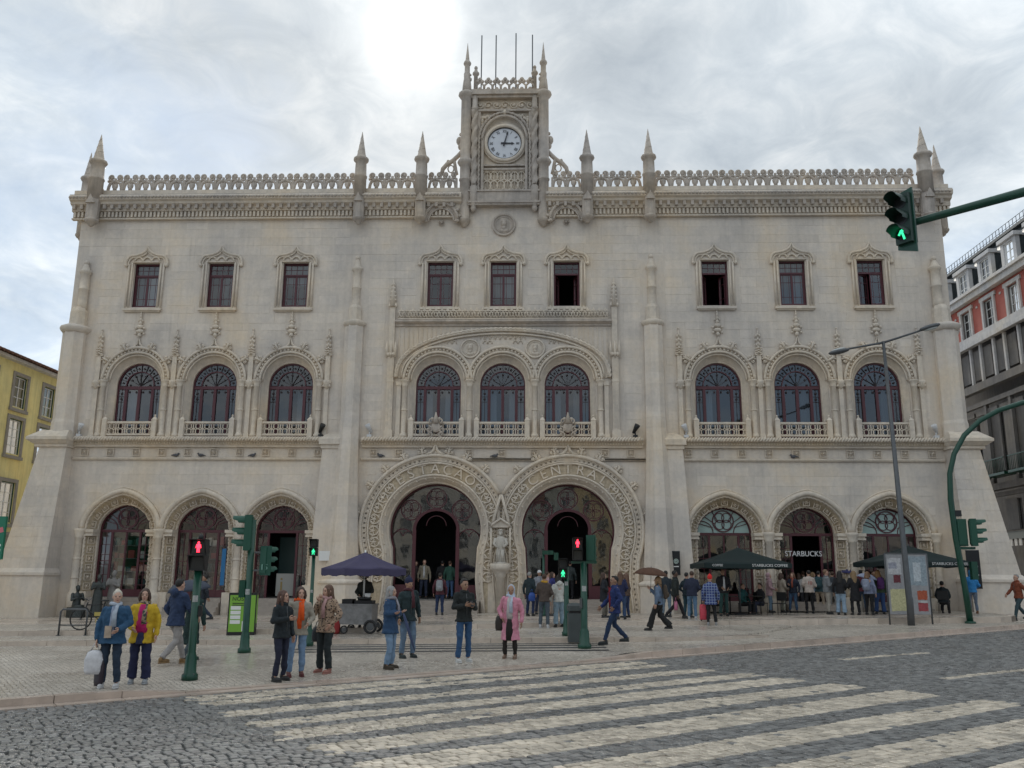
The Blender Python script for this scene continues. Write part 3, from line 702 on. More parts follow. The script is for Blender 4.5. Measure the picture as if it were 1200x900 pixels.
# ---- piers either side of the centre
for s in (-1, 1):
    q = MB()
    def oct_(cx, cy, rx, ry, z): return [(cx+rx*math.cos(PI/8+PI*j/4)/math.cos(PI/8), cy+ry*math.sin(PI/8+PI*j/4)/math.cos(PI/8), z) for j in range(8)]
    q.loft([oct_(s*7.05, -0.1, 0.75, 0.95, 1.75), oct_(s*7.05, -0.1, 0.62, 0.78, 4.0), oct_(s*7.05, -0.08, 0.48, 0.6, 7.2), oct_(s*7.05, -0.05, 0.44, 0.46, 8.9), oct_(s*7.05, -0.02, 0.42, 0.42, 9.3), oct_(s*7.05, 0, 0.42, 0.42, 13.5)], smooth=False)
    pr = q.build('pier', STONE, ST)
    prof = [(1.75, .75, .95, -.1), (4.0, .62, .78, -.1), (7.2, .48, .6, -.08), (8.9, .44, .46, -.05), (9.3, .42, .42, -.02), (13.5, .42, .42, 0)]
    def at_z(z, e=0.007):
        for a_, b_ in zip(prof, prof[1:]):
            if a_[0] <= z <= b_[0]+1e-6: t = (z-a_[0])/(b_[0]-a_[0]); return oct_(s*7.05, a_[3]+(b_[3]-a_[3])*t, a_[1]+(b_[1]-a_[1])*t+e, a_[2]+(b_[2]-a_[2])*t+e, z)
    zc_ = 1.82
    while zc_ < 13.4:
        z1_ = min(zc_+0.52, 13.45); br = [zc_+0.004]+[p_[0] for p_ in prof if zc_+0.01 < p_[0] < z1_-0.01]+[z1_-0.004]; MB().loft([at_z(z_) for z_ in br], smooth=False).build('stone_course', STONE, pr); zc_ = z1_
    q = MB(); q.loft([oct_(s*7.05, -0.1, 0.95, 1.15, -0.6), oct_(s*7.05, -0.1, 0.92, 1.12, 1.55), oct_(s*7.05, -0.1, 0.98, 1.18, 1.6), oct_(s*7.05, -0.1, 0.98, 1.18, 1.68), oct_(s*7.05, -0.1, 0.75, 0.95, 1.80)], smooth=False); q.build('plinth', STONE, pr)
    def sx(a, b): return (min(s*a, s*b), max(s*a, s*b))
    q = MB(); q.frustum((*sx(7.3, 8.62), -0.62, 0.02, -0.6), (*sx(7.3, 8.22), -0.32, 0.02, 7.62)); q.frustum((*sx(7.3, 8.75), -0.75, 0.02, -0.6), (*sx(7.3, 8.7), -0.7, 0.02, 1.5)); q.build('side_buttress', STONE, pr)
    q = MB(); q.box(*sx(7.35, 8.28), -0.38, 0, 7.62, 7.80); q.box(*sx(7.35, 8.36), -0.46, 0, 7.80, 8.05); q.frustum((*sx(7.35, 8.36), -0.46, 0, 8.05), (*sx(7.35, 8.0), -0.02, 0, 8.4)); q.build('buttress_cap', TRIM, pr)
    q = MB(); q.lathe([(0.42, 13.45), (0.50, 13.52), (0.55, 13.62), (0.53, 13.70), (0.36, 13.78)], (s*7.05, 0), 14)
    q.lathe([(0.33, 13.72), (0.31, 14.4), (0.24, 14.55)], (s*7.05, 0), 8, smooth=False, a0=PI/8)
    q.lathe([(0.23, 14.5), (0.2, 14.6), (0.2, 15.36), (0.23, 15.39), (0.23, 15.44), (0.195, 15.47), (0.19, 16.22), (0.24, 16.28), (0.28, 16.36), (0.26, 16.44), (0.18, 16.5), (0.10, 16.85)], (s*7.05, 0), 12)
    q.ell((s*7.05, 0, 16.95), (0.12, 0.12, 0.13), 8, 6); q.build('turret_shaft', TRIM, pr)
# ---- central panel over the portals
for b in CB: arched_window(b, 1)
for x in (-1.515, 1.515): obj('column', COL, ST, loc=(x, -0.10, 0)); 
for x in (-4.55, 4.55): obj('column', COL, ST, loc=(x, -0.08, 0)); obj('pilaster', JAM, ST, loc=(x+math.copysign(0.28, x), 0, 0))
q = MB(); BA = [(4.95*math.cos(PI-PI*i/40), 11.0+2.28*math.sin(PI-PI*i/40)**0.82) for i in range(41)]
q.tube(y3(BA, -0.12), 0.07, 6); q.tube(y3([(x*0.955, 11.0+(z-11)*0.93) for x, z in BA], -0.08), 0.05, 6)
q.strip(y3(BA, -0.06), y3([(x*0.955, 11.0+(z-11)*0.93) for x, z in BA], -0.03)); ba = q.build('great_arch', TRIM, ST)
q = MB(); rope(q, y3([(x*1.012, 11.0+(z-11)*1.03) for x, z in BA], -0.14), 0.065, 0.06, 8, 28); q.build('rope_moulding', TRIM, ba)
q = MB()      # diaper of small arcs in the spandrel, only inside the great arch and clear of the three windows
for j in range(4):
    for i in range(-14, 15):
        x = i*0.24+(0.12 if j % 2 else 0); z = 12.42+j*0.22
        if abs(x) > 2.9 or any((x-b)**2+(z-10.87)**2 < 1.83**2 for b in CB) or any((x-m)**2+(z-12.40)**2 < 0.62**2 for m in (-1.53, 1.53)): continue
        if z+0.15 > 11.0+2.28*0.92*(max(0, 1-(x/4.7)**2))**0.41: continue
        q.tube([(x+0.10*math.cos(PI*k/6), -0.03, z+0.16*math.sin(PI*k/6)) for k in range(7)], 0.022, 4)
q.build('diaper_carving', TRIM, ST, kind='stuff')
def medallion(x, z, r, y=-0.02):
    q = MB(); q.tube([(x+r*0.94*math.cos(2*PI*k/28), y-0.03, z+r*0.94*math.sin(2*PI*k/28)) for k in range(28)], r*0.1, 6, closed=True)
    q.tube([(x+r*0.72*math.cos(2*PI*k/24), y-0.03, z+r*0.72*math.sin(2*PI*k/24)) for k in range(24)], r*0.04, 5, closed=True)
    q.poly([(x+r*0.95*math.cos(2*PI*k/28), z+r*0.95*math.sin(2*PI*k/28)) for k in range(28)], y-0.02, y+0.019)
    # bearded head in relief
    q.ell((x, y-0.06, z+r*0.08), (r*0.22, 0.10, r*0.30), 10, 7); q.ell((x, y-0.05, z-r*0.25), (r*0.19, 0.08, r*0.22), 8, 6); q.ell((x, y-0.14, z+r*0.03), (r*0.05, 0.05, r*0.10), 6, 4)
    q.ell((x, y-0.03, z-r*0.5), (r*0.42, 0.06, r*0.2), 10, 5); q.ell((x, y-0.06, z+r*0.3), (r*0.24, 0.09, r*0.14), 8, 5)
    return q.build('medallion', WEATH if r > 0.5 else TRIM, ST)
for x in (-1.53, 1.53): medallion(x, 12.40, 0.46)
medallion(0, 18.6, 0.57)
band(-5.1, 5.1, [(-0.021, 13.50), (-0.08, 13.50), (-0.10, 13.58), (-0.18, 13.62), (-0.27, 13.68), (-0.27, 13.77), (-0.021, 13.80)]).build('cornice', WEATH, ST)
q = MB()
for i in range(36):
    x = -4.96+9.92*(i+0.5)/36; w = 9.92/36/2
    q.tube([(x-w, -0.18, 13.84), (x, -0.18, 14.20), (x+w, -0.18, 13.84)], 0.042, 4); q.tube([(x-w, -0.18, 14.22), (x, -0.18, 13.88), (x+w, -0.18, 14.22)], 0.042, 4)
    q.tube([(x+0.09*math.cos(2*PI*k/6), -0.18, 14.04+0.11*math.sin(2*PI*k/6)) for k in range(6)], 0.028, 4, closed=True)
    q.add([(x-0.08, -0.18, 14.22), (x+0.08, -0.18, 14.22), (x, -0.22, 14.26), (x, -0.18, 14.40)], [(0, 1, 2), (0, 2, 3), (1, 3, 2), (0, 3, 1)])
q.box(-4.96, 4.96, -0.22, -0.14, 14.19, 14.24); q.box(-4.96, 4.96, -0.23, -0.13, 13.80, 13.85); q.build('gallery_parapet', TRIM, ST)
q = MB()
for i in range(46):          # fluted panel behind the great arch
    x = -4.9+9.8*i/45
    zt = 13.48; zb = 11.0+2.28*1.06*(max(0, 1-(x/5.0)**2))**0.41+0.08
    if zb < zt-0.1: q.box(x-0.02, x+0.02, -0.035, -0.0, zb, zt)
q.build('fluted_panel', TRIM, ST, kind='stuff')
for s in (-1, 1):
    q = MB(); x = s*5.25
    q.box(x-0.20, x+0.20, -0.22, -0.021, 8.16, 8.5); q.box(x-0.15, x+0.15, -0.16, -0.021, 8.5, 12.1); q.box(x-0.17, x+0.17, -0.18, -0.021, 10.78, 10.86); q.box(x-0.13, x+0.13, -0.14, -0.021, 12.1, 14.5)
    for e in (-0.07, 0.07): q.box(x+e-0.015, x+e+0.015, -0.185, -0.155, 8.6, 10.7); q.box(x+e-0.015, x+e+0.015, -0.185, -0.155, 11.0, 12.0)
    for e in (-1, 0, 1): q.tube([(x+e*0.2, -0.16, 11.95), (x+e*0.2, -0.18, 12.35), (x+e*0.2, -0.14, 12.75)], [0.05, 0.07, 0.02], 6); q.ell((x+e*0.12, -0.2, 12.1), (.09, .07, .1), 6, 4)
    for e in (-1, 1): q.ell((x+e*0.15, -0.14, 14.5), (.07, .07, .1), 6, 4)
    for k in range(6): 
        for e in (-1, 1): q.ell((x+e*(0.13-0.017*k), -0.12, 14.6+k*0.19), (.06, .06, .07), 6, 4)
    q.tube([(x, -0.1, 14.45), (x, -0.1, 15.85)], [0.15, 0.02], 6); q.build('pinnacle', TRIM, ST)
# carved shields on the outer balustrades
q = MB(); q.ell((0, -0.06, 8.62), (0.22, 0.08, 0.26), 10, 6); q.tube([(0, -0.06, 8.8), (0, -0.06, 9.32)], [0.16, 0.02], 8)
for s in (-1, 1):
    q.tube(spiral(s*0.3, 8.50, 0.16, 1.1, PI/2, s, 12, -0.08), 0.045, 5); q.tube(spiral(s*0.2, 8.92, 0.12, 1.0, -PI/2, s, 10, -0.08), 0.04, 5); q.ell((s*0.16, -0.08, 9.0), (.08, .07, .09), 6, 4)
    q.tube(spiral(s*0.26, 8.28, 0.13, 1.1, -PI/2, -s, 10, -0.08), 0.04, 5)
SH = q.mesh('carved_crest', WEATH)
for x in (-3.03, 3.03): obj('carved_crest', SH, ST, loc=(x, -0.24, 0))
# ---- horseshoe portals
q = MB()
for s in (-1, 1):      # heart-shaped scroll
    q.tube(spiral(s*0.12, 0.08, 0.115, 1.1, PI*0.5, s, 12, -0.05), 0.03, 5)
    q.tube([(0, -0.04, -0.24), (s*0.16, -0.05, -0.12), (s*0.22, -0.05, 0.06), (s*0.12, -0.05, 0.195)], 0.034, 5)
    q.tube(spiral(s*0.16, -0.16, 0.07, 1.0, PI, -s, 8, -0.05), 0.022, 4)
q.ell((0, -0.05, 0.02), (0.05, 0.05, 0.09), 6, 4)
SCR = q.mesh('scroll_carving', TRIM)
STUD = MB().ell((0, -0.03, 0), (0.045, 0.05, 0.045), 6, 4).mesh('stud', TRIM)
def walk(path, step):
    P = [Vector((x, 0, z)) for x, z in path]; L = [0]
    for a, b in zip(P, P[1:]): L.append(L[-1]+(b-a).length)
    n = int(L[-1]/step); out = []
    for k in range(n):
        d = (k+0.5)*L[-1]/n; i = max(j for j in range(len(L)) if L[j] <= d); i = min(i, len(P)-2)
        t = (d-L[i])/max(1e-6, L[i+1]-L[i]); p = P[i].lerp(P[i+1], t); tn = (P[i+1]-P[i]).normalized(); nr = Vector((-tn.z, 0, tn.x))
        out.append((p, nr))
    return out
for s in (-1, 1):
    cx = s*PX
    pt = empty('portal', parent=ST, label='horseshoe stone portal with carved letters and scrolls')
    def clip(path, keep=0.0):
        return [(x, z) for x, z in path if s*x > keep]
    q = MB()
    inner = portal_curve(2.12, cx); hole = portal_curve(PR, cx)
    q.strip(y3(hole, -0.02), y3(inner, 0.35)); q.strip(y3(inner, 0.35), y3(inner, 0.85))
    q.strip(y3(hole, -0.02), y3(portal_curve(2.46, cx), -0.05)); 
    q.tube(y3(portal_curve(2.14, cx), 0.30), 0.05, 6); q.tube(y3(portal_curve(2.44, cx), -0.07), 0.055, 6)
    q.tube(y3(portal_curve(2.99, cx), -0.10), 0.05, 6)
    o1 = clip(portal_curve(3.05, cx)); o2 = clip(portal_curve(3.34, cx), 0.05)
    q.tube(y3(o2, -0.16), 0.085, 8); q.tube(y3(clip(portal_curve(3.24, cx), 0.05), -0.10), 0.04, 5); q.tube(y3(clip(portal_curve(3.08, cx), 0.05), -0.09), 0.035, 5)
    q.build('archivolt', TRIM, pt)
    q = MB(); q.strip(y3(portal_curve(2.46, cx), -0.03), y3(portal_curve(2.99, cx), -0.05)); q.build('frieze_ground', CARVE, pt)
    q = MB()
    for p, nr in walk(clip(portal_curve(3.16, cx), 0.1), 0.22):
        t = Vector((nr.z, 0, -nr.x)); c = p+Vector((0, -0.06, 0))
        q.add([c+t*a*0.07+nr*b*0.055+Vector((0, y, 0)) for y in (-0.03, 0.05) for a, b in ((-1, -1), (1, -1), (1, 1), (-1, 1))], [(0,1,2,3),(4,5,6,7),(0,1,5,4),(1,2,6,5),(2,3,7,6),(3,0,4,7)])
    q.build('dentils', TRIM, pt, kind='stuff')
    word = 'ESTAÇÃO' if s < 0 else 'CENTRAL'
    for k, ch in enumerate(word):
        a = math.radians(126-(126-54)*k/6)
        obj('letter', LETTERS[ch], pt, loc=(cx+2.715*math.cos(a), -0.05, PZ+2.715*math.sin(a)), rot=(0, PI/2-a, 0))
    for p, nr in walk(portal_curve(2.72, cx, 1.15), 0.50):
        a = math.degrees(math.atan2(p.z-PZ, p.x-cx))
        if 47 < a < 133 or p.z < 1.5: continue
        obj('scroll_carving', SCR, pt, loc=(p.x, -0.03, p.z), rot=(0, math.atan2(nr.x, nr.z), 0), scale=(1.02,)*3)
    for p, nr in walk(portal_curve(2.30, cx, 1.2), 0.42):
        obj('stud', STUD, pt, loc=(p.x, 0.0, p.z))
    # ogee tip and crockets on the outer roll
    q = MB(); q.tube(y3([(cx-0.42, 7.36), (cx-0.2, 7.45), (cx-0.08, 7.58), (cx, 7.86), (cx+0.08, 7.58), (cx+0.2, 7.45), (cx+0.42, 7.36)], -0.18), 0.07, 6)
    q.add([(cx-0.2, -0.16, 7.44), (cx+0.2, -0.16, 7.44), (cx, -0.16, 7.8)], [(0, 1, 2)]); q.build('ogee', TRIM, pt)
    for a in (80, 66, 50, 34, 12, 100, 114, 130):
        aa = math.radians(a if s > 0 else 180-a); p = (cx+3.56*math.cos(aa), -0.02, 4.0+3.56*math.sin(aa))
        if s*p[0] < 0.4: continue
        obj('crocket', CROCK, pt, loc=p, rot=(0, PI/2-aa, 0), scale=(1.25,)*3)
    # glazing: burgundy tracery screen with an open door
    w = empty('glazed_screen', parent=pt); Y0, Y1 = 0.86, 0.96
    q = MB(); f1 = portal_curve(2.14, cx, 0.92); f2 = portal_curve(2.04, cx, 0.92)
    q.strip(y3(f1, Y0), y3(f2, Y0)); q.strip(y3(f2, Y0), y3(f2, Y1))
    for e in (-1, 1): q.box(cx+e*1.0-0.08, cx+e*1.0+0.08, Y0-0.02, Y1, 0.92, 4.02)
    q2 = arch(cx, 4.02, 1.08, 0.98, 16); q3 = arch(cx, 4.02, 0.94, 0.86, 16)
    q.strip(y3(q2, Y0-0.02), y3(q3, Y0-0.02)); q.strip(y3(q3, Y0-0.02), y3(q3, Y1)); q.strip(y3(q2, Y0-0.02), y3(q2, Y1))
    for a, rr, dd in ((90, 0.46, 1.46), (38, 0.46, 1.50), (142, 0.46, 1.50), (-2, 0.0, 0)):
        if rr: 
            c0 = (cx+dd*math.cos(math.radians(a)), PZ+dd*math.sin(math.radians(a)))
            ring_bar(q, c0[0], c0[1], rr, 0.05, Y0, Y1, 20)
            for k in range(4):
                b = math.radians(45+90*k); ring_bar(q, c0[0]+0.2*math.cos(b), c0[1]+0.2*math.sin(b), 0.2, 0.03, Y0+0.01, Y1, 12)
    for e in (-1, 1):
        q.box(min(cx+e*1.0, cx+e*2.05), max(cx+e*1.0, cx+e*2.05), Y0, Y1, 0.92, 1.55)
        ring_bar(q, cx+e*1.53, 3.55, 0.5, 0.05, Y0, Y1, 14, 0, PI)
        for k in (-1, 1): ring_bar(q, cx+e*1.53+k*0.24, 3.72, 0.22, 0.03, Y0, Y1, 10, 0, PI)
    ring_bar(q, cx, 4.2, 0.46, 0.03, Y0+0.02, Y1, 12, 0, PI)
    q.build('frame', RED, w)
    for e in (-1, 1):
        p_ = [(x, z) for x, z in portal_curve(2.06, cx, 1.0, 60) if e*(x-cx) > 1.06 and 1.5 < z < 6]
        p_.sort(key=lambda t: t[1]); pl = [(cx+e*1.06, 1.55)]+p_+[(cx+e*1.06, p_[-1][1])]
        pane(pl, 0.91, w, SHOPGLASS)
    top = [(x, z) for x, z in portal_curve(2.06, cx, 1.0, 60) if abs(x-cx) <= 1.06 and z > 5]
    A = arch(cx, 4.02, 1.06, 0.96, 30); k = MB(); tp = []
    for (x, z) in A: tp.append((x, PZ+math.sqrt(max(0, 2.06**2-(x-cx)**2))))
    k.strip(y3(A, 0.91), y3(tp, 0.91)); k.build('pane', SHOPGLASS, w)
# spandrel diaper above the statue, the statue and its bracket
q = MB()
for j in range(6):
    for i in range(-j//2, j//2+1):
        x = i*0.14; z = 5.2-j*0.15
        if abs(x) < (5.45-z)*0.34: q.ell((x, -0.05, z), (0.055, 0.05, 0.055), 5, 3)
q.build('diaper_carving', CARVE, ST, kind='stuff')
q = MB()
for s in (-1, 1): q.tube([(s*0.02, -0.16, 5.55), (s*0.17, -0.18, 5.0), (s*0.32, -0.2, 4.45), (s*0.36, -0.2, 4.2)], 0.07, 6)
q.box(-0.55, 0.55, -0.05, 0.3, 0.2, 2.3); q.tube([(-0.42, -0.32, 4.1), (-0.36, -0.36, 4.22), (0, -0.42, 4.46), (0.36, -0.36, 4.22), (0.42, -0.32, 4.1)], 0.06, 6)
q.poly([(-0.42, 4.08), (0.42, 4.08), (0.42, 4.18), (0, 4.45), (-0.42, 4.18)], -0.34, 0.0)
for s in (-1, 1): q.tube([(s*0.42, -0.3, 2.5), (s*0.42, -0.3, 4.12)], 0.05, 6)
q.lathe([(0.20, 0.3), (0.20, 1.9), (0.26, 1.95), (0.24, 2.0), (0.4, 2.2), (0.46, 2.26), (0.46, 2.5)], (0, -0.28), 10); q.build('niche', TRIM, ST)
STAT = mat('pale marble', (0.52, 0.48, 0.42), 0.7, var=0.12, vscale=8, bump=0.2)
q = MB(); y = -0.34
q.loft([[(0.20*math.cos(a)*k, y+0.14*math.sin(a)*k, z) for a in [2*PI*j/10 for j in range(10)]] for z, k in ((2.52, 1.15), (2.6, 1.0), (3.05, 0.92), (3.2, 1.02), (3.42, 1.15), (3.6, 1.1), (3.68, 0.6), (3.72, 0.35))])
for s in (-1, 1):
    q.tube([(s*0.2, y, 3.6), (s*0.28, y-0.05, 3.35), (s*0.13, y-0.16, 3.2)], [0.085, 0.075, 0.06], 8); q.tube([(s*0.09, y-0.1, 2.55), (s*0.09, y-0.1, 3.1)], [0.075, 0.1], 8)
q.tube([(-0.1, y-0.2, 3.25), (-0.16, y-0.22, 2.5)], 0.02, 6); q.ell((0, y, 3.84), (0.10, 0.11, 0.13), 10, 8); q.ell((0, y, 3.95), (0.12, 0.12, 0.06), 10, 5); q.ell((0, y-0.1, 3.78), (0.05, 0.05, 0.07), 6, 4)
q.lathe([(0.28, 2.5), (0.26, 2.56)], (0, y), 10)
tag(q.build('statue', STAT), 'pale stone statue of a man in a niche between the two portals', 'statue')

# ---- ground floor pointed arches
def ground_trim(door):
    q = MB()
    out = opening(0, 0.25, GSP, GHW, GR, 24, GPT); inn_ = opening(0, 0.25, GSP, 1.24, 1.14, 24, 0.10)
    q.strip(y3(inn_, 0.45), y3(inn_, 0.78)); q.tube(y3(arch(0, GSP, 1.78, 1.74, 26, 0.16), -0.08), 0.12, 8)
    q.tube(y3(arch(0, GSP, 1.93, 1.9, 26, 0.17), -0.02), 0.04, 5)
    for s in (-1, 1):
        q.box(min(s*1.22, s*1.74), max(s*1.22, s*1.74), -0.1, 0.5, 3.62, 3.70); q.box(min(s*1.20, s*1.78), max(s*1.20, s*1.78), -0.13, 0.52, 3.78, 3.92); q.box(min(s*1.24, s*1.70), max(s*1.24, s*1.70), -0.06, 0.48, 3.70, 3.78)
        q.box(min(s*1.26, s*1.74), max(s*1.26, s*1.74), -0.1, 0.46, 0.0, 1.15)
    return q
GT = ground_trim(0).mesh('arch_moulding', TRIM)
q = MB(); out = opening(0, 0.25, GSP, GHW, GR, 24, GPT); inn_ = opening(0, 0.25, GSP, 1.24, 1.14, 24, 0.10)
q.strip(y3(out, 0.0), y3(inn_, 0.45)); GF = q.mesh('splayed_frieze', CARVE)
q = MB(); rope(q, y3(opening(0, 1.2, GSP, 1.62, 1.58, 26, GPT), -0.03), 0.055, 0.05, 8, 34); rope(q, y3(opening(0, 1.2, GSP, 1.26, 1.17, 26, 0.1), 0.42), 0.05, 0.05, 8, 34); GRP = q.mesh('rope_moulding', TRIM)
gcol = MB(); gcol.lathe([(0.27, 0.0), (0.27, 1.0), (0.22, 1.06), (0.17, 1.15), (0.15, 3.5), (0.2, 3.55), (0.17, 3.6), (0.26, 3.82), (0.28, 3.94)], (0, -0.1), 12)
for z in (1.75, 2.6): gcol.lathe([(0.15, z-0.05), (0.19, z-0.02), (0.19, z+0.02), (0.15, z+0.05)], (0, -0.1), 12)
GC = gcol.mesh('column', TRIM)
def ground_frame(door, lun):
    q = MB(); f1 = opening(0, 0.92, GSP, 1.24, 1.14, 24, 0.1); f2 = opening(0, 0.92, GSP, 1.16, 1.06, 24, 0.1); Y0, Y1 = 0.62, 0.70
    q.strip(y3(f1, Y0), y3(f2, Y0)); q.strip(y3(f2, Y0), y3(f2, Y1)); q.box(-1.16, 1.16, Y0-0.02, Y1, 3.82, 3.94)
    for x in (-0.66, 0.66): q.box(x-0.05, x+0.05, Y0-0.01, Y1, 0.92, 3.82)
    if not door:
        q.box(-1.16, 1.16, Y0, Y1, 0.92, 1.25); q.box(-0.03, 0.03, Y0, Y1, 1.25, 3.82) if lun else None
        for e in (-1, 1): q.box(min(e*.71, e*1.16), max(e*.71, e*1.16), Y0+0.01, Y1, 2.5, 2.54)
    ring_bar(q, 0, 4.46, 0.47, 0.05, Y0, Y1, 22)
    for k in range(4): b = math.radians(45+90*k); ring_bar(q, 0.22*math.cos(b), 4.46+0.22*math.sin(b), 0.21, 0.035, Y0+0.01, Y1, 12)
    for e in (-1, 1):
        ring_bar(q, e*0.98, 3.94, 0.52, 0.035, Y0+0.01, Y1, 12, PI/2 if e > 0 else 0, PI if e > 0 else PI/2)
        for a in (20, 42, 64): bar(q, e*0.5*math.cos(math.radians(a)), 4.0+0.5*math.sin(math.radians(a)), e*1.14*math.cos(math.radians(a)), 4.0+1.02*math.sin(math.radians(a)), 0.03, Y0+0.012, Y1)
        for k in (1.45, 1.9, 2.35, 2.8, 3.25): q.box(min(e*.71, e*1.16), max(e*.71, e*1.16), Y0+0.02, Y1-0.02, k-0.012, k+0.012)
        q.box(e*0.93-0.012, e*0.93+0.012, Y0+0.02, Y1-0.02, 0.95, 3.82)
    return q
GFR = {d: ground_frame(d, True).mesh('window', RED) for d in (False, True)}
for b in bays:
    obj('arch_moulding', GT, ST, loc=(b, 0, 0)); obj('splayed_frieze', GF, ST, loc=(b, 0, 0)); obj('rope_moulding', GRP, ST, loc=(b, 0, 0))
    for k in range(9):
        t = PI*(k+0.5)/9; c = math.cos(t); px_ = b+1.42*c; pz_ = GSP+1.35*((1-.13)*math.sin(t)+.13*(1-abs(c)))
        obj('rosette', ROSM, ST, loc=(px_, 0.2, pz_), rot=(0.85*-math.sin(t)*-1*0+0, PI/2-t, 0), scale=(0.95, 0.95, 0.95))
    for s in (-1, 1):
        for k in range(6): obj('rosette', ROSM, ST, loc=(b+s*1.43, 0.2, 1.38+k*0.41), rot=(0, 0, s*-0.85), scale=(0.95, 0.95, 0.95))
    door = b in (-B[0], B[1])
    w = obj('window', GFR[door], ST, loc=(b, 0, 0))
    lun = b in (B[0], B[2])
    A = arch(0, GSP, 1.18, 1.08, 20, 0.1); pane([(x, max(z, 3.94)) for x, z in A], 0.67, w, LUNETTE if lun else GLASS)
    for x0, x1 in ((-1.16, -0.71), (0.71, 1.16)): pane([(x0, 0.95), (x1, 0.95), (x1, 3.82), (x0, 3.82)], 0.67, w, SHOPGLASS)
    if not door: pane([(-0.61, 1.25), (0.61, 1.25), (0.61, 3.82), (-0.61, 3.82)], 0.67, w, SHOPGLASS)
for e in sorted(set(round(b+s*1.83, 2) for b in B for s in (-1, 1))):
    for s in (-1, 1): obj('column', GC, ST, loc=(s*e, 0, 0))

# ---- clock tower
TW = empty('clock_tower', parent=ST)
q = MB(); q.box(-1.68, 1.68, 0.0, 3.2, 19.6, 25.55)
q.build('tower_body', TRIM, TW)
q = MB(); q.box(-1.62, 1.62, -0.28, -0.005, 19.62, 20.32)
for z0, z1, y in ((19.52, 19.62, -0.34), (19.62, 19.72, -0.40), (20.24, 20.32, -0.34)): q.box(-1.75, 1.75, y, -0.004, z0, z1)
q.box(-1.02, 1.02, -0.2, -0.006, 21.42, 21.52); q.box(-1.02, 1.02, -0.22, -0.006, 21.62, 21.70)
for s in (-1, 1):
    q.box(min(s*1.02, s*1.14), max(s*1.02, s*1.14), -0.26, -0.006, 20.32, 23.1); q.box(min(s*1.2, s*1.38), max(s*1.2, s*1.38), -0.18, -0.006, 20.32, 24.6)
    q.lathe([(0.02, 19.2), (0.1, 19.26), (0.16, 19.4), (0.12, 19.48), (0.2, 19.56), (0.2, 20.5), (0.13, 20.6), (0.13, 24.62), (0.18, 24.66), (0.18, 24.76), (0.14, 24.8), (0.14, 25.4)], (s*1.49, -0.2), 10)
q.tube(y3(arch(0, 23.0, 1.10, 1.30, 24), -0.22), 0.07, 6)
for z0, z1, y in ((24.58, 24.68, -0.22), (25.28, 25.42, -0.28), (25.42, 25.6, -0.40), (25.6, 25.72, -0.34)): q.box(-1.7, 1.7, y, -0.003, z0, z1)
q.box(-1.7, 1.7, 0.0, 3.24, 25.551, 25.72); q.build('tower_mouldings', WEATH, TW)
q = MB(); rope(q, y3(opening(0, 20.35, 23.0, 1.26, 1.5, 24), -0.2), 0.06, 0.06, 8, 26)
for s in (-1, 1): rope(q, [(s*1.49, -0.22, 20.6), (s*1.49, -0.22, 24.6)], 0.14, 0.08, 8, 9)
q.build('rope_moulding', WEATH, TW)
q = MB()      # upper frieze scrolls and spandrel leaves
for i in range(7):
    x = -1.26+2.52*i/6
    q.tube(spiral(x, 24.98, 0.2, 1.2, 0, 1 if i % 2 else -1, 12, -0.07), 0.035, 5); q.ell((x, -0.05, 24.98), (.07, .06, .07), 6, 4)
for s in (-1, 1):
    for k in range(9): q.ell((s*(0.62+0.085*k), -0.06, 24.42-0.1*random.random()-(0.0 if k < 4 else 0.1*(k-3)*random.random())), (.09, .06, .09), 6, 4)
    for k in range(6): q.ell((s*1.13, -0.06, 23.7+0.12*k), (.08, .06, .08), 6, 4)
q.ell((0, -0.2, 24.52), (.1, .1, .14), 6, 4); q.build('frieze_carving', TRIM, TW)
q = MB(); zc = 20.88
for i in range(6):
    x = -0.84+1.68*i/5
    for dz in (-0.24, 0.24): q.tube([(x+0.2*math.cos(2*PI*k/10), -0.08, zc+dz+0.24*math.sin(2*PI*k/10)) for k in range(10)], 0.035, 5, closed=True)
    q.tube([(x, -0.08, zc-0.48), (x, -0.08, zc+0.48)], 0.025, 4)
q.box(-1.02, 1.02, -0.12, -0.003, 21.36, 21.42); q.box(-1.02, 1.02, -0.12, -0.003, 20.32, 20.40); q.build('tracery_panel', TRIM, TW)
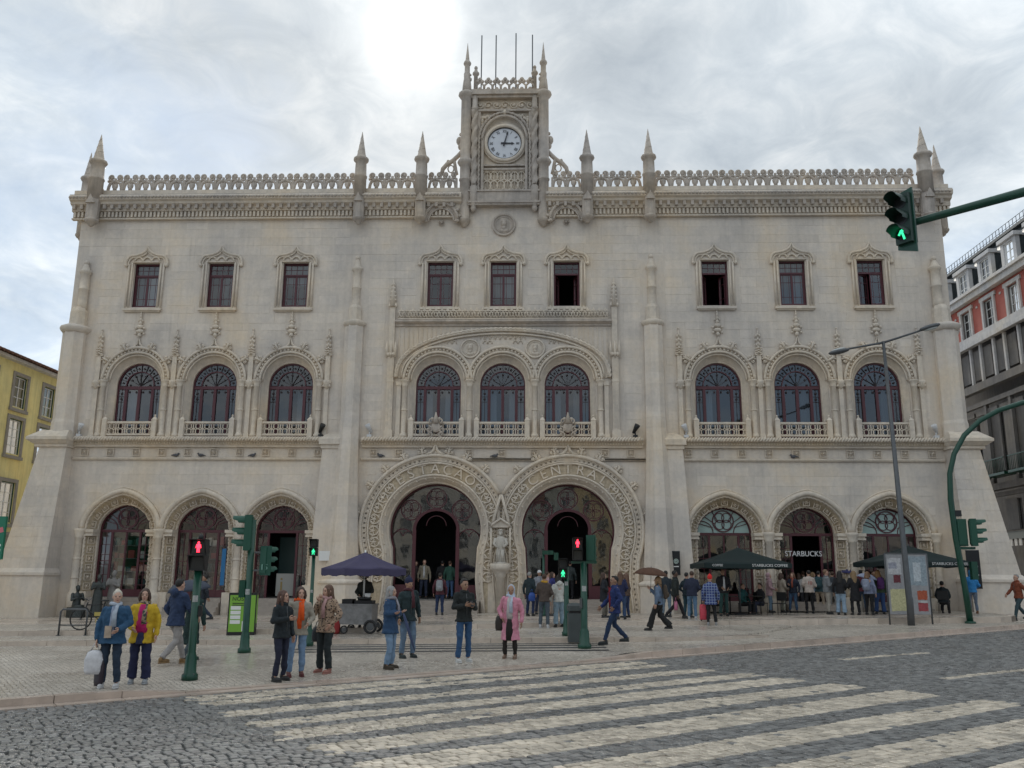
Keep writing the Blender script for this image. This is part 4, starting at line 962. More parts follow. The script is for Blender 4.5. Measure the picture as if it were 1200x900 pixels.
for s in (-1, 1):
    q = MB(); cx, cy = s*1.92, -0.12
    q.lathe([(0.03, 18.46), (0.12, 18.52), (0.15, 18.6), (0.24, 18.66), (0.3, 18.8), (0.3, 18.86), (0.26, 18.9), (0.26, 20.85), (0.30, 20.88), (0.30, 20.95), (0.26, 20.98), (0.26, 21.65), (0.34, 21.72), (0.4, 21.84), (0.36, 21.94), (0.27, 22.05), (0.26, 25.25), (0.33, 25.35), (0.42, 25.48), (0.40, 25.58), (0.28, 25.68)], (cx, cy), 14)
    q.lathe([(0.24, 25.6), (0.22, 26.0), (0.18, 26.35), (0.16, 26.4), (0.17, 26.7), (0.135, 26.75), (0.13, 27.15), (0.18, 27.2), (0.2, 27.28), (0.17, 27.36), (0.11, 27.42), (0.10, 27.5), (0.005, 28.45)], (cx, cy), 10)
    q.ell((cx-s*0.18, cy-0.05, 26.35), (.07, .07, .12), 6, 4); q.ell((cx-s*0.18, cy-0.05, 26.6), (.05, .05, .06), 6, 4)
    q.build('tower_turret', WEATH, TW)
    q = MB(); q.lathe([(0.11, 25.7), (0.1, 26.6), (0.17, 26.66), (0.17, 26.76), (0.1, 26.82), (0.07, 26.95)], (s*1.48, -0.1), 8); q.ell((s*1.48, -0.1, 27.03), (.09, .09, .11), 8, 6); q.build('tower_finial', WEATH, TW)
    # flying scroll beside the tower
    q = MB(); y = 0.05
    q.tube([(s*2.1, y, 22.0+0.55), (s*2.3, y, 22.3), (s*2.55, y, 22.05), (s*2.85, y, 21.85), (s*3.05, y, 21.6), (s*3.1, y, 21.3)], [0.11]*6, 6)
    q.tube([(s*2.5, y, 22.05), (s*2.45, y, 21.8), (s*2.4, y, 21.5), (s*2.35, y, 21.3)], 0.09, 6)
    for k in range(3): q.tube([(s*(2.65+0.15*math.cos(2*PI*j/8)), y, 21.6+0.2*math.sin(2*PI*j/8)) for j in range(8)], 0.035, 4, closed=True) if k == 0 else None
    q.ell((s*2.26, y, 23.1), (.16, .1, .24), 8, 5); q.ell((s*2.2, y, 22.8), (.13, .1, .2), 8, 5); q.ell((s*2.2, y, 23.45), (.08, .08, .1), 6, 4); q.ell((s*2.8, y, 22.0), (.08, .08, .1), 6, 4)
    q.build('side_scroll', WEATH, TW)
    # small arches carried between turrets
    q = MB(); a1 = arch(s*3.03, 18.78, 0.80, 0.86, 16); q.tube(y3(a1, -0.32), 0.08, 6); q.tube(y3(arch(s*3.03, 18.72, 0.62, 0.66, 16), -0.26), 0.05, 6); q.strip(y3(a1, -0.30), y3(arch(s*3.03, 18.72, 0.62, 0.66, 16), -0.24))
    for e in (-1, 1): q.ell((s*3.03+e*0.78, -0.34, 18.7), (.14, .1, .09), 8, 5)
    for k in range(9): a = PI*(k+.5)/9; q.ell((s*3.03+0.92*math.cos(a), -0.36, 18.78+0.98*math.sin(a)), (.09, .06, .08), 6, 4)
    q.build('little_arch', WEATH, ST)
    q = rosette_mb(0.24, 8, 0.14, False); q.xf(Matrix.Translation((s*3.03, -0.03, 18.70))); q.build('rosette', WEATH, ST)
q = MB()      # tower crest: lobed battlements
for i in range(7):
    x = -1.26+2.52*i/6
    for dx, dz, r in ((0, 0.62, .11), (-0.11, 0.5, .10), (0.11, 0.5, .10)): q.ell((x+dx, -0.15, 25.74+dz), (r, 0.08, r), 8, 5)
    q.tube([(x-0.21, -0.15, 25.75), (x-0.19, -0.15, 26.02), (x, -0.15, 26.2), (x+0.19, -0.15, 26.02), (x+0.21, -0.15, 25.75)], 0.055, 5)
    q.ell((x, -0.15, 25.84), (0.10, 0.06, 0.10), 6, 4)
q.box(-1.4, 1.4, -0.22, -0.08, 25.70, 25.76); q.build('tower_crest', WEATH, TW)
for y in (3.1,):
    q = MB()
    for i in range(7): q.ell((-1.26+2.52*i/6, y, 26.1), (0.2, 0.08, 0.28), 8, 5)
    q.box(-1.4, 1.4, y-0.07, y+0.07, 25.70, 25.95); q.build('tower_crest', WEATH, TW)
# clock
CK = empty('clock', parent=TW); cz, yk = 22.86, -0.12
face = mat('clock enamel', (0.62, 0.64, 0.68), 0.35, var=0.06)
q = MB(); q.poly([(0.84*math.cos(2*PI*k/40), cz+0.84*math.sin(2*PI*k/40)) for k in range(40)], yk, -0.01); q.build('clock_face', face, CK)
q = MB(); q.tube([(0.93*math.cos(2*PI*k/40), yk-0.05, cz+0.93*math.sin(2*PI*k/40)) for k in range(40)], 0.09, 8, closed=True); q.tube([(1.03*math.cos(2*PI*k/40), yk+0.02, cz+1.03*math.sin(2*PI*k/40)) for k in range(40)], 0.06, 6, closed=True); q.build('clock_surround', TRIM, CK)
q = MB(); q.tube([(0.835*math.cos(2*PI*k/40), yk-0.03, cz+0.835*math.sin(2*PI*k/40)) for k in range(40)], 0.03, 6, closed=True); q.build('clock_bezel', BLACK, CK)
INK = mat('clock ink', (0.03, 0.032, 0.04), 0.5)
for h, r in enumerate(('XII', 'I', 'II', 'III', 'IIII', 'V', 'VI', 'VII', 'VIII', 'IX', 'X', 'XI')):
    a = PI/2-h*PI/6; obj('numeral', text_mesh(r, 0.23, INK, 0.006, xscale=0.72), CK, loc=(0.64*math.cos(a), yk-0.01, cz+0.64*math.sin(a)), rot=(0, PI/2-a, 0))
q = MB(); 
def hand(q, ang, L, w, y):
    d = Vector((math.sin(ang), math.cos(ang))); n = Vector((d.y, -d.x))
    pts = [(-0.18, w*0.8), (L*0.7, w*0.55), (L*0.72, w*1.2), (L, 0.008)]
    P_ = [d*a+n*b for a, b in pts]+[d*a-n*b for a, b in reversed(pts)]
    q.poly([(p.x, cz+p.y) for p in P_], y-0.02, y)
hand(q, math.radians(15), 0.66, 0.045, yk-0.05); q.build('minute_hand', INK, CK)
q = MB(); hand(q, math.radians(91.5), 0.48, 0.06, yk-0.02); q.ell((0, yk-0.05, cz), (.07, .04, .07), 8, 5); q.build('hour_hand', INK, CK)
for x, zt in ((-1.33, 29.95), (-0.57, 29.95), (0.48, 30.05), (1.35, 29.95)):
    MB().tube([(x*1.0, 1.5, 25.7), (x*1.0, 1.5, zt)], 0.035, 6).build('flagpole', GREYM, TW)

# ---- portal and arch steps
STEPS = mat('worn limestone steps', (0.36, 0.31, 0.265), 0.45, var=0.2, vscale=4, bump=0.2, bscale=30)
def step_run(cx, hw, z0, n, rise=0.14, tread=0.32, y_in=0.1):
    e = empty('entrance_steps', label=None); e['kind'] = 'structure'
    for k in range(n):
        w = hw+0.0; y0 = y_in-(n-k)*tread
        MB().box(cx-w, cx+w, y0, y_in+0.5, z0+k*rise, z0+(k+1)*rise).build('step', STEPS, e)
    return e
for cx in (-PX, PX): step_run(cx, 2.1, SLOPE*cx+0.36, 4)
for b in bays: step_run(b, 1.20, SLOPE*b+0.36, 4, 0.14+(-SLOPE*b)/4*0.9, 0.24, 0.2)
# ============================================================ GROUND
A36 = math.radians(36); ES = Vector((math.cos(A36), math.sin(A36), 0)); EN = Vector((math.sin(A36), -math.cos(A36), 0))
def sn(s, n): return ES*s+EN*n
def base_z(x): return SLOPE*max(-45, min(45, x))
def smooth(a, b, x):
    t = max(0, min(1, (x-a)/(b-a))); return t*t*(3-2*t)
def pave_h(s, n):           # kerb is dropped at the crossing
    a = smooth(-19.0, -17.6, s)*(1-smooth(-8.6, -7.2, s))
    return 0.12-0.095*a*smooth(15.2, 17.0, n)
S2 = [(-40, -11.8), (-4.4, -11.8), (-1.4, -10.2), (5.2, -7.9), (13.0, -6.4), (18.6, -6.2)]
def s2y(x):
    for (a, b), (c, d) in zip(S2, S2[1:]):
        if a <= x <= c: return b+(d-b)*(x-a)/(c-a)
    return 99
def l2(x): return 0.24-0.07*smooth(3, 9.5, x)
def l3(x): return 0.38-0.07*smooth(0, 9.0, x)
def level(x, y):
    if x < 20.1 and y > s2y(min(x, 18.5)): return l3(x)
    s, n = x*ES.x+y*ES.y, x*EN.x+y*EN.y
    if x < 10.5 and y > -14.45: return l2(x)
    if n > 17.05: return 0.0
    return pave_h(s, n)
def gz(x, y): return base_z(x)+level(x, y)
def place(u, v):            # photo pixel of a foot -> point on the ground it stands on
    c = 0.35; seen = []
    for _ in range(8):
        p = ground(u, v, c); c = level(p.x, p.y); seen.append(c)
    if abs(seen[-1]-seen[-2]) > 0.05:        # on a step edge: stands just in front of the riser
        ye = s2y(min(p.x, 18.5))-0.28
        if abs(p.y-ye) > 3: ye = -14.75
        p = on_y(u, v, ye); p.z = gz(p.x, p.y)
    return p

def cobble_mat(name, c0, c1, scale, joint, rough0, rough1, bump=0.6, stripes=None):
    M = bpy.data.materials.new(name); M.use_nodes = True; t = M.node_tree; b = t.nodes['Principled BSDF']
    geo = N(t, 'ShaderNodeNewGeometry')
    mp = N(t, 'ShaderNodeMapping'); mp.inputs['Rotation'].default_value = (0, 0, -A36); t.links.new(geo.outputs['Position'], mp.inputs[0])
    wob = noise(t, mp.outputs[0], 0.5, 3, 0.5)
    ad = N(t, 'ShaderNodeVectorMath', operation='ADD'); t.links.new(mp.outputs[0], ad.inputs[0])
    cw = N(t, 'ShaderNodeCombineXYZ'); t.links.new(mth(t, 'MULTIPLY', wob, 0.9), cw.inputs[1]); t.links.new(cw.outputs[0], ad.inputs[1])
    vo = N(t, 'ShaderNodeTexVoronoi', feature='F1', distance='CHEBYCHEV', voronoi_dimensions='2D'); vo.inputs['Scale'].default_value = scale; vo.inputs['Randomness'].default_value = 0.55
    t.links.new(ad.outputs[0], vo.inputs['Vector'])
    ed = N(t, 'ShaderNodeTexVoronoi', feature='DISTANCE_TO_EDGE', voronoi_dimensions='2D'); ed.inputs['Scale'].default_value = scale; ed.inputs['Randomness'].default_value = 0.55
    t.links.new(ad.outputs[0], ed.inputs['Vector'])
    sp = N(t, 'ShaderNodeSeparateColor'); t.links.new(vo.outputs['Color'], sp.inputs[0])
    col = mixc(t, sp.outputs[0], c0, c1)
    big_ = ramp(t, noise(t, geo.outputs['Position'], 0.35, 5, 0.6), [(0.3, 0.74), (0.7, 1.12)]); col = mixc(t, 1.0, col, big_, 'MULTIPLY')
    e = ramp(t, ed.outputs['Distance'], [(0.02, 0.0), (0.10, 1.0)])
    col = mixc(t, e, joint, col); t.links.new(col, b.inputs['Base Color'])
    wet = ramp(t, noise(t, geo.outputs['Position'], 0.22, 6, 0.62), [(0.40, rough0), (0.60, rough1)])
    t.links.new(wet, b.inputs['Roughness']); b.inputs['Specular IOR Level'].default_value = 0.5
    bp = N(t, 'ShaderNodeBump'); bp.inputs['Strength'].default_value = bump; bp.inputs['Distance'].default_value = 0.012
    hgt = mth(t, 'ADD', mth(t, 'MULTIPLY', e, 0.7), mth(t, 'MULTIPLY', sp.outputs[1], 0.5)); t.links.new(hgt, bp.inputs['Height']); t.links.new(bp.outputs[0], b.inputs['Normal'])
    MATS[name] = M; return M
CALC = cobble_mat('limestone cobbles', (0.44, 0.385, 0.32), (0.70, 0.63, 0.54), 11.0, (0.17, 0.145, 0.12), 0.18, 0.45, 0.9)
BASALT = cobble_mat('basalt cobbles', (0.05, 0.052, 0.055), (0.10, 0.10, 0.105), 11.0, (0.02, 0.02, 0.02), 0.28, 0.5)
ROADM = cobble_mat('road setts far', (0.105, 0.106, 0.106), (0.20, 0.20, 0.195), 6.5, (0.05, 0.048, 0.045), 0.3, 0.5)
def wet_slab(name, col, scale=0.3, r0=0.10, r1=0.42, var=0.22, island=0.08):
    M = mat(name, col, 0.3, var=var, vscale=2.5, island=island, bump=0.12, bscale=40); t = M.node_tree; b = t.nodes['Principled BSDF']; geo = N(t, 'ShaderNodeNewGeometry')
    t.links.new(ramp(t, noise(t, geo.outputs['Position'], 0.5, 6, 0.6), [(0.38, r0), (0.62, r1)]), b.inputs['Roughness']); return M
SLAB = wet_slab('wet limestone slab', (0.56, 0.475, 0.395)); KERB = wet_slab('pink limestone kerb', (0.50, 0.405, 0.335), r0=0.14, r1=0.45)
SETTD = mat('granite sett', (0.175, 0.172, 0.165), 0.34, var=0.3, vscale=9, bump=0.5, bscale=60, island=0.38)
SETTW = mat('white limestone sett', (0.56, 0.485, 0.385), 0.38, var=0.34, vscale=2.2, bump=0.4, bscale=60, island=0.26)
for M_ in (SETTD, SETTW):
    t = M_.node_tree; b_ = t.nodes['Principled BSDF']; g_ = N(t, 'ShaderNodeNewGeometry')
    t.links.new(ramp(t, noise(t, g_.outputs['Position'], 0.45, 6, 0.6), [(0.36, 0.16), (0.62, 0.44)]), b_.inputs['Roughness'])

xs = [-700, -200, -80, -45, -20, 0, 20, 45, 80, 200, 700]; ys = [-300, -80, -40, -20, 0, 40, 120, 700]
q = MB(); vs = [(x, y, base_z(x)-0.035) for y in ys for x in xs]
q.add(vs, [(j*len(xs)+i, j*len(xs)+i+1, (j+1)*len(xs)+i+1, (j+1)*len(xs)+i) for j in range(len(ys)-1) for i in range(len(xs)-1)])
ROAD = q.build('road', ROADM, kind='structure')
# pavement sheet with dropped kerb
ss = [-70+0.5*i for i in range(270)]; ns = [-70, -40, -15, 0, 8, 12, 14, 15.2, 15.6, 16.0, 16.4, 16.82]
q = MB(); vs = []
for n in ns:
    for s in ss:
        p = sn(s, n); vs.append((p.x, p.y, base_z(p.x)+pave_h(s, n)))
k = len(ss); q.add(vs, [(j*k+i, j*k+i+1, (j+1)*k+i+1, (j+1)*k+i) for j in range(len(ns)-1) for i in range(k-1)])
q.f = [f for f in q.f if all(q.v[i][0] < 33 for i in f)]; q.smooth = [False]*len(q.f)
PAVE = q.build('pavement', CALC, kind='structure')
KB = empty('kerb', kind='structure')
s = -34.0
while s < 26:
    L = random.uniform(0.95, 1.3); v = []
    for (a, b) in ((s+0.006, 16.82), (s+L-0.006, 16.82), (s+L-0.006, 17.06), (s+0.006, 17.06)):
        p = sn(a, b); v.append((p.x, p.y, base_z(p.x)+pave_h(a, min(b, 17.0))+0.004))
    v += [(x, y, z-0.2) for x, y, z in v]
    MB().add(v, [(0,1,2,3),(0,1,5,4),(1,2,6,5),(2,3,7,6),(3,0,4,7)]).build('kerb_stone', KERB, KB)
    v = []
    for (a, b) in ((s+0.006, 17.064), (s+L-0.006, 17.064), (s+L-0.006, 17.38), (s+0.006, 17.38)):
        p = sn(a, b); v.append((p.x, p.y, base_z(p.x)+0.012))
    v += [(x, y, z-0.1) for x, y, z in v]
    MB().add(v, [(0,1,2,3),(0,1,5,4),(1,2,6,5),(2,3,7,6),(3,0,4,7)]).build('gutter_slab', KERB, KB)
    s += L
# upper levels of the forecourt
def sheet(front, back_y, lev, name, m_, rise):
    q = MB(); n = len(front)
    top = [(x, y, base_z(x)+lev(x)) for x, y in front]; bk = [(x, back_y, base_z(x)+lev(x)) for x, y in front]; lo = [(x, y, base_z(x)+lev(x)-rise) for x, y in front]
    q.strip(top, bk); q.strip(top, lo); q.add([top[-1], bk[-1], (bk[-1][0], bk[-1][1], bk[-1][2]-rise), lo[-1]], [(0, 1, 2, 3)])
    return q.build(name, m_, kind='structure')
f1 = [(x, -14.12) for x in [-45+i*1.0 for i in range(50)]]+[(5+i*0.5, -14.12+0.05*i*i) for i in range(1, 12)]
T1 = sheet(f1, 2, l2, 'lower_terrace', CALC, 0.3)
f2 = [(x, s2y(x)+0.36) for x in [-40+0.6*i for i in range(98)]+[18.6]]+[(19.3, -5.6), (20.0, -4.6), (20.1, -3.4)]
T2 = sheet(f2, 6, l3, 'upper_terrace', CALC, 0.4)
def edge_stones(line, lev, parent, L0=1.15, depth=0.37, h=0.32):
    P = [Vector((x, y, 0)) for x, y in line]
    for a, b in zip(P, P[1:]):
        n = max(1, round((b-a).length/L0)); d = (b-a)/n; nr = Vector((-d.y, d.x, 0)).normalized()*depth
        for i in range(n):
            p0 = a+d*i+d.normalized()*0.005; p1 = a+d*(i+1)-d.normalized()*0.005
            v = [(p.x, p.y, base_z(p.x)+lev(p.x)+0.008+random.uniform(0, 0.004)) for p in (p0, p1, p1+nr, p0+nr)]; v += [(x, y, z-h) for x, y, z in v]
            MB().add(v, [(0,1,2,3),(0,1,5,4),(1,2,6,5),(2,3,7,6),(3,0,4,7)]).build('step_stone', SLAB, parent)
edge_stones([(-26, -14.48), (5.0, -14.48), (7.0, -13.9), (8.5, -13.0)], l2, T1)
edge_stones([(max(a, -26), b) for a, b in S2]+[(19.3, -5.6), (20.0, -4.6), (20.1, -3.4)], l3, T2)
# paving slabs of the upper terrace
q = MB(); 
y = -7.2
for j in range(5):
    x = -24.0
    while x < 18.0:
        w = random.uniform(0.8, 1.4)
        if y > s2y(min(x, 18.5))+0.5 and y+1.2 < -1.4:
            q.add([(xx, yy, base_z(xx)+l3(xx)+0.006) for xx, yy in ((x+.006, y+.006), (x+w-.006, y+.006), (x+w-.006, y+1.19), (x+.006, y+1.19))], [(0, 1, 2, 3)])
        x += w
    y += 1.2
for k_, f_ in enumerate(q.f):
    MB().add([q.v[i] for i in f_]+[(q.v[i][0], q.v[i][1], q.v[i][2]-0.03) for i in f_], [(0,1,2,3),(0,1,5,4),(1,2,6,5),(2,3,7,6),(3,0,4,7)]).build('paving_slab', SLAB, T2)
# dark bands laid across the cobbles in front of the doors
for k_, (ya, yb) in enumerate(((-15.05, -14.78), (-15.75, -15.42), (-16.55, -16.15), (-17.35, -17.05))):
    q = MB(); A_ = [(-4.6+8.1*i/10, ya) for i in range(11)]
    q.strip([(x, y, base_z(x)+0.126) for x, y in A_], [(x, yb, base_z(x)+0.126) for x, y in A_]); q.build('paving_band', BASALT, kind='structure')
# ---- road setts
STR = [(17.54, 18.14), (18.42, 18.85), (19.65, 20.18), (20.78, 21.28), (21.75, 22.40), (23.0, 23.65), (24.25, 25.0), (25.6, 26.35), (26.95, 27.7), (28.3, 29.05), (29.7, 30.4)]
setts = []
n0 = 17.40; row = 0
while n0 < 33.5:
    dn_ = random.uniform(0.108, 0.135); s = -42.0+random.random()*0.1
    nm = n0+dn_/2
    while s < 34:
        ds = random.uniform(0.10, 0.155); p = sn(s, nm)
        wob = 0.05*math.sin(s*0.7+row*0.06)+0.03*math.sin(s*1.9+1)
        dx, dy = p.x-CO.x, p.y-CO.y
        if p.y > -33.5 and abs(dx) < 0.68*(dy+1.5)+0.8 and dx*dx+dy*dy < 42**2:
            white = (-17.85+random.uniform(-.12, .12) < s < -7.9+random.uniform(-.12, .12)) and any(a-0.03 <= nm <= b+0.03 for a, b in STR)
            if not white:     # narrow lane line further right
                white = (abs(nm-21.05) < 0.10 and -0.9 < s-(-5.6) < 3.2 and False)
            white = white and random.random() > 0.02
            setts.append((dx*dx+dy*dy, s, nm+(0 if -18.5 < s < -7.5 else wob), ds, dn_, white))
        s += ds
    n0 += dn_; row += 1
def lane_white(p):
    return False
dashes = [((8.68, -18.74), (11.3, -17.0)), ((9.35, -22.57), (14.2, -19.4))]
def near_dash(x, y):
    for (a, b), (c, d) in dashes:
        L = math.hypot(c-a, d-b); t = ((x-a)*(c-a)+(y-b)*(d-b))/L; w = abs((x-a)*(d-b)-(y-b)*(c-a))/L
        if 0 < t < L and w < 0.12: return True
    return False
setts.sort(key=lambda t: t[0])
UN = MB(); UN.add([(-.5,-.5,-1),(.5,-.5,-1),(.5,.5,-1),(-.5,.5,-1),(-.46,-.46,-0.15),(.46,-.46,-0.15),(.46,.46,-0.15),(-.46,.46,-0.15),(-.36,-.36,0),(.36,-.36,0),(.36,.36,0),(-.36,.36,0)],
    [(0,1,5,4),(1,2,6,5),(2,3,7,6),(3,0,4,7),(4,5,9,8),(5,6,10,9),(6,7,11,10),(7,4,8,11),(8,9,10,11)])
um = [UN.mesh('sett', SETTD), UN.mesh('sett', SETTW)]
vis = []
for t in setts:
    p = sn(t[1], t[2]); d = p-CO; d.z = base_z(p.x)-CO.z
    u_ = 600+F_PX*d.dot(CR)/d.dot(CF); v_ = 450-F_PX*d.dot(CU)/d.dot(CF)
    if 4 < u_ < 1196 and v_ < 896: vis.append(t)
near = vis[:297]; nearset = set(id(t) for t in near)
for (d2, s, n, ds, dn_, wh) in near:
    p = sn(s, n); obj('sett', um[1 if wh else 0], ROAD, loc=(p.x, p.y, base_z(p.x)+random.uniform(-.006, .006)), rot=(random.uniform(-.03, .03), random.uniform(-.03, .03), A36+random.uniform(-.05, .05)), scale=(ds-0.009, dn_-0.009, 0.05))
for wh in (False, True):
    vv = []; ff = []; UV = np.array(UN.v)
    sel = [t for t in setts if id(t) not in nearset and (t[5] or near_dash(*(sn(t[1], t[2]).xy))) == wh]
    arr = np.zeros((len(sel), 12, 3)); 
    for i, (d2, s, n, ds, dn_, w) in enumerate(sel):
        p = sn(s, n); a = A36+random.uniform(-.06, .06); c_, s_ = math.cos(a), math.sin(a)
        X = UV[:, 0]*(ds-0.009); Y = UV[:, 1]*(dn_-0.009)
        arr[i, :, 0] = p.x+X*c_-Y*s_; arr[i, :, 1] = p.y+X*s_+Y*c_; arr[i, :, 2] = base_z(p.x)+UV[:, 2]*0.05+random.uniform(-.006, .006)+X*random.uniform(-.04, .04)+Y*random.uniform(-.04, .04)
    FA = np.array([list(f) for f in UN.f]); F_ = (FA[None]+(np.arange(len(sel))*12)[:, None, None]).reshape(-1, 4)
    me = bpy.data.meshes.new('setts'); me.from_pydata(arr.reshape(-1, 3).tolist(), [], F_.tolist()); me.materials.append(SETTW if wh else SETTD)
    obj('white_setts' if wh else 'dark_setts', me, ROAD, kind='stuff')

# ============================================================ NEIGHBOURING BUILDINGS
def house_window(par, x, z0, z1, hw, frame_m, glass_m=GLASS, y=0.12, rows=3, cols=2, fw=0.06):
    q = MB(); 
    for a, b in ((-hw, -hw+fw), (hw-fw, hw)): q.box(x+a, x+b, y, y+0.06, z0, z1)
    q.box(x-hw+fw, x+hw-fw, y, y+0.06, z0, z0+fw); q.box(x-hw+fw, x+hw-fw, y, y+0.06, z1-fw, z1)
    for i in range(1, cols): xx = x-hw+2*hw*i/cols; q.box(xx-fw*.6, xx+fw*.6, y-0.005, y+0.06, z0+fw, z1-fw)
    for i in range(1, rows): zz_ = z0+(z1-z0)*i/rows; q.box(x-hw+fw, x+hw-fw, y+0.005, y+0.055, zz_-0.02, zz_+0.02)
    w = q.build('window', frame_m, par); pane([(x-hw+fw, z0+fw), (x+hw-fw, z0+fw), (x+hw-fw, z1-fw), (x-hw+fw, z1-fw)], y+0.03, w, glass_m); return w
def rectp(x, z0, z1, hw): return [(x-hw, z0), (x-hw, z1), (x+hw, z1), (x+hw, z0)]
# right: red and grey mansard building, street front runs away from the square
RB = empty('mansard_building', (31.0, 34.0, 0), -PI/2, label='tall corner building with red upper storey, white window surrounds and slate mansard', cat='building')
def lx(Y): return 34.0-Y
REDW = mat('brick red stucco', (0.44, 0.115, 0.085), 0.8, var=0.12, vscale=2); GREYW = mat('grey rendered stone', (0.19, 0.18, 0.172), 0.8, var=0.2, vscale=1.5, streak=0.2); SLATE = mat('dark slate', (0.035, 0.045, 0.05), 0.5, var=0.25, vscale=6, bump=0.4, bscale=12)
WST = mat('white stone surround', (0.6, 0.59, 0.58), 0.75, var=0.15, streak=0.15)
bc = [19.0-3.06*k for k in range(-3, 8)]
hl = []
for Y in bc:
    hl.append(rectp(lx(Y), 18.1, 19.85, 0.62))
    for e in (-0.85, 0.85): hl.append(rectp(lx(Y+e), 14.95, 16.95, 0.52))
    hl += [rectp(lx(Y)-0.8, 8.7, 12.5, 0.55), rectp(lx(Y)+0.8, 8.7, 12.5, 0.55)]; hl.append(rectp(lx(Y), 5.0, 6.9, 0.7)); hl.append(rectp(lx(Y), 0.6, 4.1, 1.1))
wl = holed_wall([(0, -0.5), (34, -0.5), (34, 17.3), (0, 17.3)], [h for h in hl if h[1][1] < 17.2], 0.0)
for h in hl: wl.strip(y3(h, 0), y3(h, 0.3), closed=True)
wl.box(0, 34, 4.0, 14, -0.5, 20.5); wl.build('wall', GREYW, RB)
holed_wall([(0, 17.3), (34, 17.3), (34, 20.4), (0, 20.4)], [h for h in hl if h[1][1] > 17.2], 0.0).build('red_wall', REDW, RB)
for z0, z1, d, mm in ((17.25, 17.55, 0.35, WST), (17.55, 18.05, 0.12, WST), (20.35, 20.75, 0.4, WST), (20.75, 20.95, 0.55, WST), (14.1, 14.6, 0.45, GREYW), (13.1, 13.4, 0.25, GREYW), (7.5, 7.9, 0.5, GREYW), (7.1, 7.35, 0.2, GREYW), (4.3, 4.6, 0.4, GREYW)):
    MB().box(0, 34, -d, 0.0-0.003, z0, z1).build('cornice', mm, RB)
for i, Y in enumerate(bc):
    x = lx(Y)
    house_window(RB, x, 18.1, 19.85, 0.62, WHITE, rows=3)
    for a, b, c, d in ((x-0.85, x-0.63, 18.05, 19.9), (x+0.63, x+0.85, 18.05, 19.9), (x-1.0, x+1.0, 19.9, 20.15)): MB().box(a, b, -0.12, -0.002, c, d).build('surround', WST, RB)
    MB().box(x-1.53-0.1, x-1.53+0.1, -0.05, -0.002, 19.72, 19.85).build('string', WST, RB)
    for e in (-0.85, 0.85):
        house_window(RB, lx(Y+e), 14.95, 16.95, 0.52, WST, rows=3)
        MB().box(lx(Y+e)-0.75, lx(Y+e)-0.55, -0.16, -0.002, 14.6, 17.2).build('pilaster', WST, RB)
    for e in (-0.8, 0.8):
        house_window(RB, x+e, 8.7, 12.5, 0.55, WST, rows=5, cols=2); MB().box(x+e-0.66, x+e+0.66, -0.14, -0.002, 12.55, 12.85).build('lintel', GREYW, RB)
    MB().box(x-1.53-0.14, x-1.53+0.14, -0.22, -0.002, 7.9, 13.1).build('pilaster', GREYW, RB)
    house_window(RB, x, 5.0, 6.9, 0.7, WHITE, rows=2)
    q = MB(); q.box(x-1.3, x+1.3, -0.9, -0.002, 8.3, 8.45); 
    for k in range(14): q.tube([(x-1.25+2.5*k/13, -0.85, 8.45), (x-1.25+2.5*k/13, -0.85, 9.3)], 0.018, 4)
    q.box(x-1.28, x+1.28, -0.88, -0.82, 9.3, 9.36); q.build('balcony', GREENP, RB)
    # dormer
    MB().box(x-0.86, x-0.56, 0.26, 1.7, 20.95, 22.72).build('dormer_cheek', SLATE, RB); MB().box(x+0.56, x+0.86, 0.26, 1.7, 20.95, 22.72).build('dormer_cheek', SLATE, RB); q = MB(); q.box(x-0.9, x-0.55, -0.02, 0.25, 20.95, 22.75); q.box(x+0.55, x+0.9, -0.02, 0.25, 20.95, 22.75); q.box(x-0.55, x+0.55, -0.02, 0.25, 22.6, 22.75); q.box(x-1.02, x+1.02, -0.18, 0.4, 22.75, 23.0); q.box(x-0.9, x+0.9, 0.4, 1.8, 22.75, 22.9); q.box(x-0.55, x+0.55, -0.02, 0.1, 20.95, 21.05); q.build('dormer', WST, RB)
    house_window(RB, x, 21.05, 22.6, 0.55, WHITE, y=0.06, rows=3)
q = MB(); q.add([(0, 0.15, 20.9), (34, 0.15, 20.9), (34, 1.3, 24.0), (0, 1.3, 24.0), (34, 12, 24.4), (0, 12, 24.4), (0, 14, 20.5), (34, 14, 20.5)], [(0, 1, 2, 3), (3, 2, 4, 5), (5, 4, 7, 6), (0, 3, 5, 6), (1, 2, 4, 7)]); q.box(0, 34, 1.0, 1.4, 23.95, 24.15); q.build('roof', SLATE, RB)
q = MB()
for k in range(80): q.tube([(34*k/79, 1.2, 24.1), (34*k/79, 1.2, 24.75)], 0.022, 4)
for z in (24.4, 24.75): q.tube([(0, 1.2, z), (34, 1.2, z)], 0.022, 4)
q.build('roof_railing', BLACK, RB)
q = MB()
for k in range(24): q.box(10+k*0.5, 10.25+k*0.5, -1.6, -1.55, 3.9, 4.3)
q.build('awning_fringe', WHITE, RB); MB().add([(10, -1.62, 4.3), (22, -1.62, 4.3), (22, -0.01, 4.9), (10, -0.01, 4.9)], [(0, 1, 2, 3)]).build('awning', mat('dark awning', (0.02, 0.03, 0.028), .8), RB)
MB().box(8.4, 8.47, -2.0, -0.01, 12.2, 12.27).tube([(8.43, -2.0, 12.2), (9.2, -0.6, 8.6)], 0.03, 5).build('flagpole', WHITE, RB)
MB().box(0, 34, -3.0, -0.003, -0.8, 0.55+0.12).build('pavement_edge', SLAB, RB)
